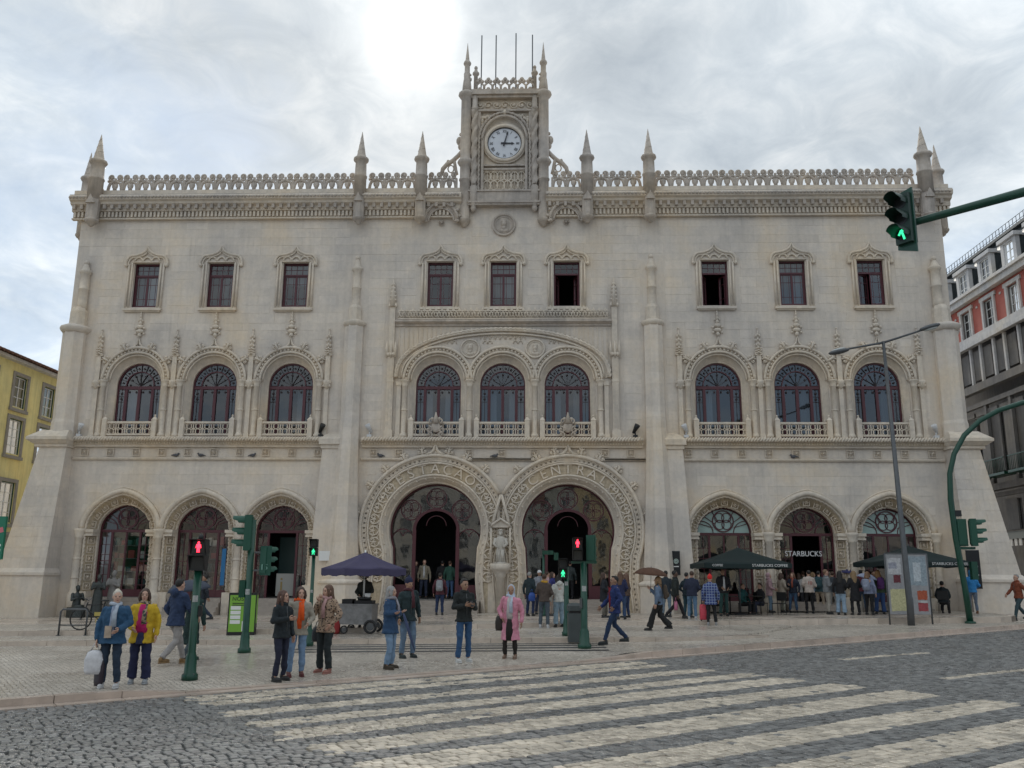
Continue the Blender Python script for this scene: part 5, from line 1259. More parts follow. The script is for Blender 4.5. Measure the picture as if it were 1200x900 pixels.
# left: yellow house
YB = empty('yellow_house', (-28.5, -8.0, 0), PI/2, label='yellow rendered house with grey stone window surrounds and tiled eaves', cat='building')
YEL = mat('yellow lime render', (0.85, 0.76, 0.36), 0.85, var=0.12, vscale=1.2, streak=0.15); GST = mat('grey stone trim', (0.30, 0.28, 0.25), 0.8, var=0.15); TILE = mat('clay roof tile', (0.16, 0.085, 0.06), 0.85, var=0.3, vscale=5)
ycs = [9.05+3.0*k for k in range(-3, 6)]
hl = []
for Y in ycs:
    x = Y+8.0; hl += [rectp(x, 11.3, 13.1, 0.62), rectp(x, 8.6, 10.6, 0.66), rectp(x, 4.75, 7.0, 0.7), rectp(x, 0.4, 3.2, 0.8)]
hl = [h for h in hl if 0.3 < h[0][0] and h[2][0] < 25.7]
wl = holed_wall([(0, -0.6), (26, -0.6), (26, 14.0), (0, 14.0)], hl, 0.0)
for h in hl: wl.strip(y3(h, 0), y3(h, 0.25), closed=True)
wl.box(0, 26, 3.0, 12, -0.6, 14.0); wl.build('wall', YEL, YB)
MB().box(0, 26, -0.10, -0.003, 4.0, 4.2).box(0, 26, -0.04, -0.002, -0.6, 4.0).build('stone_base', GST, YB)
for Y in ycs:
    x = Y+8.0
    if not (0.9 < x < 25): continue
    for z0, z1, hw in ((11.3, 13.1, 0.62), (8.6, 10.6, 0.66), (4.75, 7.0, 0.7)):
        q = MB(); q.box(x-hw-0.22, x-hw-0.002, -0.06, -0.003, z0-0.1, z1+0.2); q.box(x+hw+0.002, x+hw+0.22, -0.06, -0.003, z0-0.1, z1+0.2); q.box(x-hw, x+hw, -0.06, -0.003, z1+0.002, z1+0.2); q.box(x-hw-0.27, x+hw+0.27, -0.12, -0.003, z0-0.28, z0-0.1); q.build('window_surround', GST, YB)
        f = MB(); 
        for a, b in ((-hw, -hw+.05), (hw-.05, hw)): f.box(x+a, x+b, 0.05, 0.1, z0, z1)
        f.box(x-hw, x+hw, 0.05, 0.1, z1-0.05, z1); f.build('shutter_frame', GREENP, YB)
        house_window(YB, x, z0, z1-0.05, hw-0.06, WHITE, rows=4 if z1-z0 > 1.9 else 3, y=0.1, fw=0.045)
q = MB(); q.add([(-0.3, -0.55, 14.0), (26.3, -0.55, 14.0), (26.3, 5, 16.0), (-0.3, 5, 16.0), (26.3, 12.5, 14.0), (-0.3, 12.5, 14.0)], [(0, 1, 2, 3), (3, 2, 4, 5), (0, 3, 5), (1, 4, 2)]); 
for k in range(66): q.tube([(-0.2+0.4*k, -0.62, 14.02), (-0.2+0.4*k, 4.9, 16.03)], 0.09, 5)
q.build('roof', TILE, YB)
MB().box(0, 26, -0.4, -0.004, 13.8, 13.97).build('eaves', WST, YB); MB().box(13.6, 14.6, 1.0, 1.8, 14.2, 15.9).build('chimney', WHITE, YB)
# ---- houses across the square, behind the viewer; the station's glass mirrors them
PALE = [mat('pale render %d' % i, c, 0.85, var=0.1, vscale=0.8, streak=0.12) for i, c in enumerate(((0.52, 0.47, 0.38), (0.46, 0.41, 0.37), (0.55, 0.53, 0.48), (0.42, 0.44, 0.42), (0.55, 0.46, 0.30)))]
x = -62.0
for i in range(7):
    w = 15+3*(i % 3); h = 15.5+(i*37 % 5)*0.8
    e = empty('townhouse', (x+w/2, -92, -1.0), PI, label=('cream', 'rose', 'white', 'grey green', 'ochre', 'second cream', 'second rose')[i]+' rendered townhouse across the square mirrored in the station glass', cat='building', group='houses across the square')
    hs = []
    n = int(w//3); 
    for f in range(4):
        for k_ in range(n): hs.append(rectp(-w/2+w*(k_+0.5)/n, 1.2+f*3.7 if f else 0.3, 3.6+f*3.7, 0.65))
    q = holed_wall([(-w/2, 0), (w/2, 0), (w/2, h), (-w/2, h)], hs, 0.0)
    for r_ in hs: q.strip(y3(r_, 0), y3(r_, 0.25), closed=True)
    q.box(-w/2+0.01, w/2-0.01, 0.6, 10, 0, h); q.build('wall', PALE[i % 5], e)
    for r_ in hs: house_window(e, (r_[0][0]+r_[2][0])/2, r_[0][1], r_[1][1], 0.65, WHITE, rows=2)
    MB().add([(-w/2, -0.5, h), (w/2, -0.5, h), (w/2, 5, h+2.6), (-w/2, 5, h+2.6), (w/2, 10.5, h), (-w/2, 10.5, h)], [(0, 1, 2, 3), (3, 2, 4, 5), (0, 3, 5), (1, 4, 2)]).build('roof', TILE, e)
    x += w
# ============================================================ STREET FURNITURE
LENSR = mat('lit red signal', (0.5, 0.01, 0.02), 0.4, emit=(1.0, 0.03, 0.06), estr=2.6)
LENSG = mat('lit green signal', (0.02, 0.4, 0.2), 0.4, emit=(0.05, 1.0, 0.42), estr=0.8)
LENSO = mat('unlit signal lens', (0.02, 0.022, 0.022), 0.25)
VIS = mat('signal visor green', (0.010, 0.075, 0.047), 0.5)
def manikin(q, cx, z, k, y, walking=False):
    q.ell((cx, y, z+0.085*k), (0.02*k, 0.006, 0.02*k), 8, 5); q.ell((cx, y, z+0.03*k), (0.032*k, 0.006, 0.045*k), 8, 5)
    w = 0.035 if walking else 0.016
    for s in (-1, 1): q.tube([(cx+s*0.012*k, y, z), (cx+s*w*k, y, z-0.085*k)], 0.012*k, 5); q.tube([(cx+s*0.03*k, y, z+0.055*k), (cx+s*(0.05 if walking else 0.04)*k, y, z-0.01*k)], 0.009*k, 5)
def ped_head(par, z0, lit, w=0.28, h=0.28, y=-0.12, cx=0.0):
    """two-aspect pedestrian head; local front is -y"""
    for k, col in ((1, 'red'), (0, 'green')):
        zb = z0+k*(h+0.01); q = MB(); q.box(cx-w/2, cx+w/2, y, y+0.2, zb, zb+h)
        for a in ((cx-w/2, cx-w/2+0.015), (cx+w/2-0.015, cx+w/2)): q.add([(a[0], y, zb+h), (a[1], y, zb+h), (a[1], y-0.17, zb+h), (a[0], y-0.17, zb+h), (a[0], y, zb+0.02), (a[1], y, zb+0.02)], [(0,1,2,3),(0,3,4),(1,5,2),(3,2,5,4)])
        q.box(cx-w/2, cx+w/2, y-0.18, y, zb+h-0.012, zb+h); o = q.build('signal_head', BLACK, par)
        on = lit == col
        MB().box(cx-w*0.4, cx+w*0.4, y-0.006, y-0.001, zb+0.03, zb+h-0.035).build('lens', LENSO, o)
        m_ = MB(); manikin(m_, cx, zb+h*0.47, h/0.28*1.05, y-0.012, col == 'green')
        if on: m_.build('lit_figure', LENSR if col == 'red' else LENSG, o)
STICK = mat('worn sticker', (0.40, 0.41, 0.40), 0.6, var=0.4, vscale=20)
def pole(par, h, r=0.065, base=0.11):
    q = MB(); q.lathe([(base*1.25, 0), (base*1.25, 0.10), (base*0.95, 0.13), (base*0.85, 0.42), (r*1.05, 0.48), (r, 0.5), (r, h)], (0, 0), 14); o = q.build('pole', GREENP, par)
    for k in range(4): MB().lathe([(0.016, 0.10), (0.016, 0.125)], (base*1.08*math.cos(PI/4+k*PI/2), base*1.08*math.sin(PI/4+k*PI/2)), 6).build('bolt', GREYM, o)
    w = r*0.9; MB().strip([(r*1.02*math.sin(a), -r*1.02*math.cos(a), 1.42) for a in (-.7, -.35, 0, .35, .7)], [(r*1.02*math.sin(a), -r*1.02*math.cos(a), 1.42+r*1.6) for a in (-.7, -.35, 0, .35, .7)]).build('sticker', STICK, o)
    return o
def signal_head(par, z0, heads, rz, off, lit=None, m_=None, k=1.0):
    """three-aspect vehicle head; heads listed top to bottom; rz turns its front (-y)"""
    R_ = Matrix.Translation(off) @ Matrix.Rotation(rz, 4, 'Z')
    q = MB(); q.box(-0.15*k, 0.15*k, -0.08*k, 0.10*k, z0, z0+0.90*k); q.box(-0.13*k, 0.13*k, 0.10*k, 0.13*k, z0+0.05, z0+0.85*k); o = q.xf(R_).build('signal_head', m_ or VIS, par)
    for i in range(3):
        zc = z0+(0.75-0.3*i)*k; v = MB(); A = []; Bq = []
        for j in range(13):
            a = -0.35+(PI+0.7)*j/12; A.append((0.13*k*math.cos(a), -0.08*k, zc+0.13*k*math.sin(a))); Bq.append((0.13*k*math.cos(a), -0.08*k-(0.30 if 0.2 < a < PI-0.2 else 0.17)*k, zc+0.13*k*math.sin(a)))
        v.strip(A, Bq, True); v.strip([(x*0.94, y, zc+(z-zc)*0.94) for x, y, z in A], [(x*0.94, y, zc+(z-zc)*0.94) for x, y, z in Bq], True); v.xf(R_).build('visor', m_ or VIS, o)
        l = MB(); l.poly([(0.115*k*math.cos(2*PI*j/16), zc+0.115*k*math.sin(2*PI*j/16)) for j in range(16)], -0.085*k, -0.079*k); l.xf(R_).build('lens', LENSO, o)
        if lit == i:
            g_ = MB(); bar(g_, 0.03*k, zc-0.09*k, -0.01*k, zc+0.05*k, 0.035*k, -0.10*k, -0.09*k); bar(g_, -0.02*k, zc+0.085*k, -0.075*k, zc-0.0*k, 0.035*k, -0.10*k, -0.09*k); bar(g_, -0.02*k, zc+0.085*k, 0.055*k, zc+0.05*k, 0.035*k, -0.10*k, -0.09*k); g_.xf(R_).build('lit_arrow', LENSG, o)
    return o
# pedestrian signal by the kerb, red
p = place(222, 797); e = empty('pedestrian_signal', p, 0.12, label='green pole with red standing figure lit, beside the two women at the kerb', cat='traffic light', group='green signal poles')
pole(e, 2.0, 0.075, 0.12); ped_head(e, 2.0, 'red', 0.30, 0.29); MB().box(0.065, 0.13, -0.05, 0.05, 1.15, 1.35).build('push_button', BLACK, e); MB().lathe([(0.05, 2.58), (0.05, 2.66), (0.01, 2.7)], (0, 0), 8).build('cap', BLACK, e)
# vehicle signal facing left
p = place(286, 765); e = empty('vehicle_signal', p, 0.0, label='green pole with a three-lamp signal seen side-on in front of the station', cat='traffic light', group='green signal poles')
pole(e, 3.3, 0.085, 0.13); signal_head(e, 2.52, 3, math.radians(-78), (-0.12, 0, 0)); signal_head(e, 1.9, 3, math.radians(150), (0.40, 0.0, 0), k=0.82)
MB().box(0.1, 0.40, -0.03, 0.03, 2.45, 2.5).box(0.1, 0.40, -0.03, 0.03, 2.0, 2.05).build('bracket', GREYM, e); MB().box(-0.22, -0.07, -0.08, 0.08, 1.35, 1.78).build('control_box', GREENP, e)
obj('countdown_digits', text_mesh('15', 0.2, mat('pale print', (0.25, 0.45, 0.38), .6), 0.004), e, loc=(0.40, -0.125, 2.1))
# green pedestrian signal behind
p = place(362, 757); e = empty('pedestrian_signal', p, 0.1, label='slim green pole with green walking figure lit, beside the purple parasol', cat='traffic light', group='green signal poles')
pole(e, 2.45, 0.05, 0.10); ped_head(e, 2.42, 'green', 0.21, 0.225)
# pair of poles near the bin
p = place(685, 760); e = empty('pedestrian_signal', p, 0.0, label='thick green pole with red figure lit and signal boxes beside the grey litter bin', cat='traffic light', group='green signal poles')
pole(e, 2.15, 0.085, 0.14); ped_head(e, 2.2, 'red', 0.26, 0.28, y=-0.16, cx=-0.16); o = signal_head(e, 2.15, 3, PI-0.25, (0.2, 0.05, 0), k=0.78); MB().box(-0.32, 0.34, -0.06, 0.06, 2.12, 2.18).build('bracket', GREENP, e); MB().box(-0.12, -0.05, -0.11, -0.06, 1.0, 1.25).build('push_button', GREYM, e)
p = place(664, 745); e = empty('pedestrian_signal', p, 0.0, label='green pole with green walking figure lit, just behind the grey litter bin', cat='traffic light', group='green signal poles')
pole(e, 1.95, 0.07, 0.11); ped_head(e, 1.62, 'green', 0.27, 0.28, y=-0.2, cx=-0.1)
p = place(637, 722); e = empty('signal_pole', p, 0.0, label='thin green pole with small camera box behind the waiting group', cat='pole')
pole(e, 2.5, 0.05, 0.09); MB().box(-0.05, 0.4, -0.1, 0.1, 2.42, 2.58).build('camera_box', GREENP, e); MB().box(0.42, 0.6, -0.05, 0.05, 2.2, 2.5).build('side_box', GREENP, e)
# litter bin
p = place(674, 748); e = empty('litter_bin', p, 0.05, label='tall dark grey litter bin with domed lid between the green poles', cat='bin')
BING = mat('bin grey green', (0.06, 0.072, 0.072), 0.5, var=0.15); q = MB()
def rr(hw, hd, r, z): 
    out = []
    for cx, cy, a0 in ((hw-r, hd-r, 0), (-hw+r, hd-r, 90), (-hw+r, -hd+r, 180), (hw-r, -hd+r, 270)):
        for k in range(4): a = math.radians(a0+30*k); out.append((cx+r*math.cos(a), cy+r*math.sin(a), z))
    return out
q.loft([rr(0.2, 0.18, 0.05, 0.03), rr(0.205, 0.185, 0.05, 0.80)], False); q.build('body', BING, e)
q = MB(); q.loft([rr(0.215, 0.195, 0.06, 0.87), rr(0.215, 0.195, 0.06, 1.0), rr(0.18, 0.16, 0.06, 1.06), rr(0.06, 0.05, 0.03, 1.08)], False); q.build('lid', BING, e)
MB().box(-0.17, 0.17, -0.15, 0.15, 0.80, 0.87).build('slot', BLACK, e)
# mast with curved arm on the right
p = place(1137, 728); Y = p.y; e = empty('signal_mast', p, 0, label='tall green mast curving over the road beside the right-hand station corner', cat='traffic light')
path = [on_y(u, v, Y) for u, v in ((1131, 690), (1120, 630), (1114, 585), (1113, 555), (1118, 532), (1130, 510), (1148, 493), (1170, 481), (1198, 472), (1230, 466), (1290, 462))]
path = [Vector((0, 0, 0))]+[v_-p for v_ in path]
q = MB(); q.tube(path, [0.115]+[0.105]*3+[0.095]*8, 12); q.lathe([(0.19, 0), (0.19, 0.06), (0.13, 0.08)], (0, 0), 12); q.build('mast', GREENP, e)
hz = on_y(1135, 640, Y).z-p.z; hx = on_y(1124, 625, Y).x-p.x; hx2 = on_y(1137, 625, Y).x-p.x
signal_head(e, hz, 3, PI*0.93, (hx+0.12, 0.05, 0), k=1.1); signal_head(e, hz, 3, math.radians(75), (hx2+0.06, -0.15, 0), k=1.1)
bx_ = on_y(1141, 670, Y).x-p.x; MB().box(bx_-0.10, bx_+0.12, -0.1, 0.1, 1.55, 2.2).build('control_box', GREENP, e)
q = MB(); q.box(hx-0.1, hx2+0.1, -0.08, 0.08, hz-0.12, hz-0.03); q.build('bracket', GREENP, e); c_ = on_y(1119, 602, Y)-p; MB().box(c_.x-0.03, c_.x+0.2, -0.1, 0.1, c_.z-0.1, c_.z+0.12).build('detector', BLACK, e)
# overhead signal on a long arm, its post stands outside the picture
a_ = on_y(1066, 262, -26.0); b_ = on_y(1200, 225, -26.0); d_ = (b_-a_); end = a_+d_*3.4
e = empty('overhead_signal', (end.x, end.y, base_z(end.x)), 0, label='green three-lamp signal with lit green arrow hanging on long arm over the road', cat='traffic light')
o_ = Vector(e.location); q = MB(); q.tube([a_-o_, b_-o_, end-o_+Vector((0, 0, -0.1)), Vector((0.3, 0, (end-o_).z-1.2)), Vector((0.35, 0, 0))], [0.06, 0.08, 0.10, 0.11, 0.13], 10); q.build('arm', GREENP, e)
c_ = on_y(1060, 258, -26.0)-o_; GD = mat('dark signal housing', (0.008, 0.035, 0.024), 0.45)
h_ = signal_head(e, c_.z-0.42, 3, math.radians(-56), (c_.x, 0, 0), lit=2, m_=GD, k=0.96)
R_ = Matrix.Translation((c_.x, 0, 0)) @ Matrix.Rotation(math.radians(-56), 4, 'Z')
MB().poly([(-0.17, c_.z-0.48), (0.17, c_.z-0.60), (0.17, c_.z+0.54), (-0.17, c_.z+0.48)], -0.03, 0.0).xf(R_ @ Matrix.Translation((0.0, 0.04, 0))).build('backing_board', GREENP, h_)
# street lamp
p = place(1068, 733); Y = p.y; e = empty('street_lamp', p, 0, label='tall grey lamp post with two arms in front of the poster board', cat='street lamp')
top = on_y(1035, 400, Y)-p; q = MB(); q.tube([(0, 0, 0), (0.02, 0, 0.9), (0, 0, 1.0), top], [0.125, 0.12, 0.11, 0.055], 12); q.build('post', GREYM, e)
for (u, v) in ((983, 411), (1090, 384)):
    t_ = on_y(u, v, Y)-p; d_ = (t_-top); q = MB(); q.tube([top+Vector((0, 0, -0.05)), top+d_*0.85], [0.045, 0.035], 8); q.build('arm', GREYM, e)
    q = MB(); ang = math.atan2(d_.z, d_.x); L = 0.42
    for sgn in (1,): q.ell((0, 0, 0.03), (L, 0.16, 0.10), 14, 8)
    q.xf(Matrix.Translation(t_) @ Matrix.Rotation(-ang if d_.x > 0 else -(ang), 4, 'Y')); o = q.build('lamp_head', GREYM, e)
    q = MB(); q.ell((0, 0, -0.04), (L*0.7, 0.12, 0.06), 12, 6); q.xf(Matrix.Translation(t_) @ Matrix.Rotation(-ang, 4, 'Y')); q.build('lamp_glass', mat('lamp glass', (0.5, 0.52, 0.5), 0.2), o)
# poster board
pl, pr = on_y(1043, 731, -6.85), on_y(1093, 731, -6.85); Y = -6.85; cx = (pl.x+pr.x)/2; hw = (pr.x-pl.x)/2
e = empty('poster_board', (cx, Y, gz(cx, Y)), math.atan2(pr.y-pl.y, pr.x-pl.x)*0.4, label='metal poster board with torn bills standing behind the lamp post', cat='notice board')
BRD = mat('board grey', (0.32, 0.32, 0.33), 0.6, var=0.2, vscale=8); q = MB()
for x in (-hw, hw): q.tube([(x, 0, -0.02), (x, 0, 2.5)], 0.03, 6)
q.tube([(-hw, 0, 2.5), (hw, 0, 2.5)], 0.025, 6); q.build('frame', GREYM, e); MB().box(-hw+0.03, hw-0.03, -0.02, 0.02, 0.35, 2.47).build('panel', BRD, e)
def poster(x0, x1, z0, z1, col, nm='poster', y=-0.024, var=0.3):
    k = random.random; q = MB(); n = 10
    pts = [(x0+(x1-x0)*i/n, z0+0.03*k()) for i in range(n+1)]+[(x1-0.02*k(), z0+(z1-z0)*i/n) for i in range(1, n)]+[(x1-(x1-x0)*i/n, z1-0.03*k()) for i in range(n+1)]
    q.poly(pts, y, y+0.003); q.build(nm, mat('paper %.2f %.2f %.2f' % col, col, 0.8, var=var, vscale=14), e)
poster(-hw+0.08, -0.2, 1.75, 2.35, (0.55, 0.55, 0.56)); poster(-hw+0.1, -0.35, 1.95, 2.2, (0.35, 0.36, 0.42), y=-0.029); poster(-hw+0.25, -0.25, 1.45, 1.75, (0.16, 0.04, 0.05), y=-0.027)
poster(-hw+0.1, -0.06, 0.45, 1.25, (0.55, 0.52, 0.30)); poster(0.05, hw-0.06, 1.35, 2.42, (0.30, 0.36, 0.40)); poster(0.22, hw-0.26, 1.5, 2.2, (0.5, 0.55, 0.58), y=-0.029); poster(0.3, hw-0.1, 0.85, 1.2, (0.42, 0.10, 0.05)); poster(0.3, hw-0.1, 0.45, 0.78, (0.35, 0.07, 0.08)); poster(0.3, hw-0.1, 0.74, 0.84, (0.5, 0.5, 0.5), y=-0.03)
# green advertising box
p = place(285, 744); e = empty('advertising_box', p, 0.18, label='lime green advertising box with white text panels on black feet', cat='sign')
LIME = mat('lime print', (0.20, 0.42, 0.05), 0.5); q = MB(); q.box(-0.48, 0.36, -0.18, 0.18, 0.0, 1.27); q.build('case', BLACK, e)
MB().box(-0.44, 0.33, -0.186, -0.181, 0.10, 1.2).build('printed_panel', LIME, e)
for k in range(4): MB().box(-0.40, -0.10, -0.192, -0.187, 0.34+0.14*k, 0.45+0.14*k).build('text_panel', WHITE, e)
MB().box(-0.04, 0.12, -0.192, -0.187, 0.12, 0.42).build('text_panel', WHITE, e)
obj('heading', text_mesh('NÓS', 0.17, BLACK, 0.003), e, loc=(-0.2, -0.19, 1.08)); 
for k in range(2): MB().box(-0.36, 0.12, -0.19, -0.187, 0.94-0.055*k, 0.965-0.055*k).build('printed_line', BLACK, e)
MB().box(0.361, 0.366, -0.15, 0.15, 0.35, 1.2).build('printed_panel', LIME, e)
# far left green shop sign at the picture edge
c_ = on_y(4, 628, -6.0); e = empty('hanging_sign', (c_.x-0.72, -6.0, gz(c_.x, -6)), 0, label='green shop sign with pink slanted stripe at the far left', cat='sign')
hgt = c_.z-e.location.z; q = MB(); q.tube([(-0.4, 0, 0), (-0.4, 0, hgt+1.0)], 0.05, 8); q.build('post', GREENP, e); MB().box(-0.35, 0.78, -0.06, 0.06, hgt-0.9, hgt+0.75).build('board', mat('sign green', (0.01, 0.16, 0.09), 0.4), e)
q = MB(); bar(q, -0.3, hgt-0.05, 0.72, hgt+0.25, 0.2, -0.066, -0.062); q.build('stripe', mat('sign pink', (0.55, 0.15, 0.18), .5), e); MB().box(0.1, 0.7, -0.066, -0.062, hgt-0.6, hgt-0.5).box(0.1, 0.7, -0.066, -0.062, hgt-0.4, hgt-0.32).build('text_panel', WHITE, e)
# chestnut cart and parasol
p = place(418, 742); e = empty('vendor_cart', p, -0.05, label='metal street vendor cart with charcoal pans under purple parasol', cat='cart')
TIN = mat('scuffed sheet metal', (0.26, 0.26, 0.265), 0.4, metal=0.6, var=0.3, vscale=6); q = MB(); q.box(-0.5, 0.55, -0.4, 0.4, 0.28, 0.86); q.box(-0.53, 0.58, -0.43, 0.43, 0.86, 0.9); q.build('body', TIN, e)
for x, y in ((0.52, -0.42), (0.52, 0.42), (-0.30, -0.42), (-0.30, 0.42)):
    r = 0.22 if x > 0 else 0.13; w = MB(); w.tube([(x+r*0.8*math.cos(2*PI*k/16), y, r+r*0.8*math.sin(2*PI*k/16)) for k in range(16)], r*0.2, 6, closed=True); o = w.build('wheel', BLACK, e); MB().lathe([(r*0.55, -0.02), (r*0.55, 0.02)], (0, 0), 12).xf(Matrix.Translation((x, y, r)) @ Matrix.Rotation(PI/2, 4, 'X')).build('hub', GREYM, o)
q = MB(); q.box(-0.05, 0.5, -0.25, 0.25, 0.9, 1.0); q.lathe([(0.2, 1.0), (0.24, 1.1), (0.22, 1.1)], (0.2, 0), 12); q.box(-0.45, -0.12, -0.25, 0.2, 0.9, 1.04); q.build('pans', BLACK, e); q = MB(); q.tube([(-0.5, -0.3, 0.5), (-0.8, -0.3, 0.62), (-0.8, 0.3, 0.62), (-0.5, 0.3, 0.5)], 0.02, 6); q.build('push_handle', GREYM, e)
MB().lathe([(0.05, 1.04), (0.11, 1.22), (0.10, 1.22)], (0.32, -0.1), 10).build('paper_cone', WHITE, e)
tag(MB().add([( -0.9+x, y, z) for x, y, z in ((0, 0, 0),)], []).build('x', WHITE), None) if False else None
SACK = mat('red sack', (0.30, 0.03, 0.03), 0.8, var=.2); q = MB(); q.loft([[(p.x-0.62+0.17*k*math.cos(a), p.y-0.35+0.14*k*math.sin(a), p.z+z) for a in [2*PI*j/10 for j in range(10)]] for z, k in ((0, .8), (0.08, 1.0), (0.3, 1.0), (0.44, .7), (0.5, .35))]); q.build('sack', SACK, label='red sack on the ground beside the vendor cart', cat='bag')
def parasol(c, hw, rim, peak, col_m, n, label, cat, name='parasol', valance=0.14, pole_r=0.028, group=None, hd=None, rot=0.0, base=True):
    e = empty(name, c, rot, label=label, cat=cat, group=group); hd = hd or hw
    if n == 4: cs = [(-hw, -hd), (hw, -hd), (hw, hd), (-hw, hd)]
    else: cs = [(hw*math.cos(2*PI*(k+.5)/n), hd*math.sin(2*PI*(k+.5)/n)) for k in range(n)]
    q = MB(); q.weld = True; m_ = 6
    for k in range(n):
        a, b = Vector(cs[k]), Vector(cs[(k+1) % n]); rows = []
        for i in range(m_+1):
            t = i/m_; row = []
            for j in range(7):
                s = j/6; pxy = a.lerp(b, s)*t; sag = -0.10*math.sin(PI*t)*(1-0.5*abs(2*s-1)) - 0.05*t*math.sin(PI*s)
                row.append((pxy.x, pxy.y, peak+(rim-peak)*t+sag*0.6))
            rows.append(row)
        for r0, r1 in zip(rows, rows[1:]): q.strip(r0, r1, True)
        lo = [(x*1.0, y*1.0, z-valance*(1+0.12*math.sin(i_*2.1))) for i_, (x, y, z) in enumerate(rows[-1])]; q.strip([(x*1.001, y*1.001, z-0.002) for x, y, z in rows[-1]], [(x*1.001, y*1.001, z) for x, y, z in lo], False)
    o = q.build('canopy', col_m, e); sm = o.modifiers.new('thickness', 'SOLIDIFY'); sm.thickness = 0.006
    q = MB()
    for cxy in cs: q.tube([(0, 0, peak-0.12), (cxy[0]*0.97, cxy[1]*0.97, rim-0.03)], 0.012, 5); q.tube([(0, 0, rim-0.35), (cxy[0]*0.5, cxy[1]*0.5, (rim+peak)/2-0.09)], 0.01, 5)
    q.build('ribs', GREYM, e); MB().tube([(0, 0, 0.0 if base else 0.9), (0, 0, peak+0.06)], pole_r, 8).build('pole', WHITE if col_m.name.startswith('purple') else GREYM, e)
    if base: MB().lathe([(0.3, 0), (0.3, 0.06), (0.06, 0.1)], (0, 0), 12).build('base', BLACK, e)
    return e
PURP = mat('purple grey canvas', (0.060, 0.052, 0.105), 0.85, var=0.15, vscale=2); STG = mat('dark green canvas', (0.006, 0.018, 0.018), 0.8, var=0.15, vscale=2)
parasol((p.x+0.15, p.y+0.1, p.z), 1.42, 1.98, 2.5, PURP, 8, 'purple grey parasol open over the street vendor cart', 'parasol', valance=0.2, rot=0.15, base=False)
# cafe parasols, banners and door lettering
for u, lab in ((868, 'dark green cafe parasol open near the middle shop arch'), (1071, 'dark green cafe parasol open behind the poster board')):
    c = on_y(u, 716, -2.6); c.z = gz(c.x, -2.6); e = parasol(c, 1.72, 2.05, 2.72, STG, 4, lab, 'parasol', valance=0.18, group='dark green cafe parasols')
    obj('lettering', text_mesh('STARBUCKS COFFEE', 0.145, WHITE, 0.002, xscale=1.05), e, loc=(0.85, -1.745, 1.965))
    obj('lettering', text_mesh('COFFEE', 0.12, WHITE, 0.002), e, loc=(-1.2, -1.745, 1.965))
DOORTXT = text_mesh('STARBUCKS', 0.33, mat('white sign letters', (0.7, 0.7, 0.7), .5), 0.02, xscale=0.92)
obj('shop_lettering', DOORTXT, ST, loc=(13.55, 0.50, 3.02))
BNB = mat('black banner', (0.012, 0.013, 0.016), 0.7)
def banner(u, v0, v1, y, w, lab):
    a, b = on_y(u, v0, y), on_y(u, v1, y); e = empty('banner', (a.x, y, b.z), -0.25, label=lab, cat='banner'); h = a.z-b.z
    MB().box(-w/2, w/2, -0.015, 0.015, 0, h).build('cloth', BNB, e); MB().tube([(-w/2, 0, h), (w/2, 0, h)], 0.02, 6).tube([(0, 0, h), (0, 0.35, h)], 0.02, 6).build('rod', GREYM, e)
    q = MB(); ring_bar(q, 0, h*0.58, w*0.28, w*0.07, -0.02, -0.016, 20); ring_bar(q, 0, h*0.58, w*0.14, w*0.10, -0.02, -0.016, 16); q.build('roundel', mat('roundel print', (0.45, 0.55, 0.5), .6), e); MB().box(-w*0.32, w*0.32, -0.02, -0.016, h*0.34, h*0.38).build('printed_line', WHITE, e)
banner(792, 646, 674, -0.75, 0.34, 'small black banner with pale roundel on the pier beside the left cafe parasol'); banner(1139, 645, 690, -1.6, 0.52, 'tall black banner with pale roundel on the right corner buttress')
# blue flag at the left shop, wall plaque, floodlights
a, b = on_y(263, 643, -0.35), on_y(263, 686, -0.35); MB().box(a.x-0.09, a.x+0.09, -0.36, -0.34, b.z, a.z).build('flag', mat('blue flag', (0.02, 0.14, 0.32), .7), label='narrow blue flag hanging between the left shop arches', cat='flag')
a = on_y(381, 651, -0.75); MB().box(a.x-0.28, a.x+0.22, -0.72, -0.69, a.z-0.22, a.z+0.2).build('plaque', WHITE, ST)
FW = mat('floodlight white', (0.6, 0.6, 0.6), .5)
def flood(x, z, y, m_, s, lab):
    e = empty('floodlight', (x, y, z), 0, label=lab, cat='floodlight', group='floodlights on the cornice'); q = MB(); q.box(-0.1, 0.1, -0.1, 0.1, 0, 0.12); q.tube([(0, 0, 0.1), (0, 0, 0.25)], 0.03, 6); q.build('foot', m_, e); q = MB(); q.lathe([(0.06, -0.2), (0.11, 0.1), (0.13, 0.25), (0.12, 0.25)], (0, 0), 10); q.xf(Matrix.Translation((0, 0, 0.38)) @ Matrix.Rotation(s*0.5, 4, 'Y') @ Matrix.Rotation(0.4, 4, 'X')); q.build('lamp', m_, e)
flood(-19.7, 8.16, -0.2, FW, 1, 'white floodlight on the cornice at the left corner turret'); flood(-8.35, 8.16, -0.2, BLACK, 1, 'black floodlight on the cornice left of the left pier'); flood(-6.1, 8.16, -0.2, FW, -1, 'white floodlight on the cornice right of the left pier')
flood(6.1, 8.16, -0.2, BLACK, 1, 'black floodlight on the cornice left of the right pier'); flood(8.4, 8.16, -0.2, FW, -1, 'white floodlight on the cornice right of the right pier'); flood(19.6, 8.16, -0.2, FW, -1, 'white floodlight on the cornice at the right corner turret')
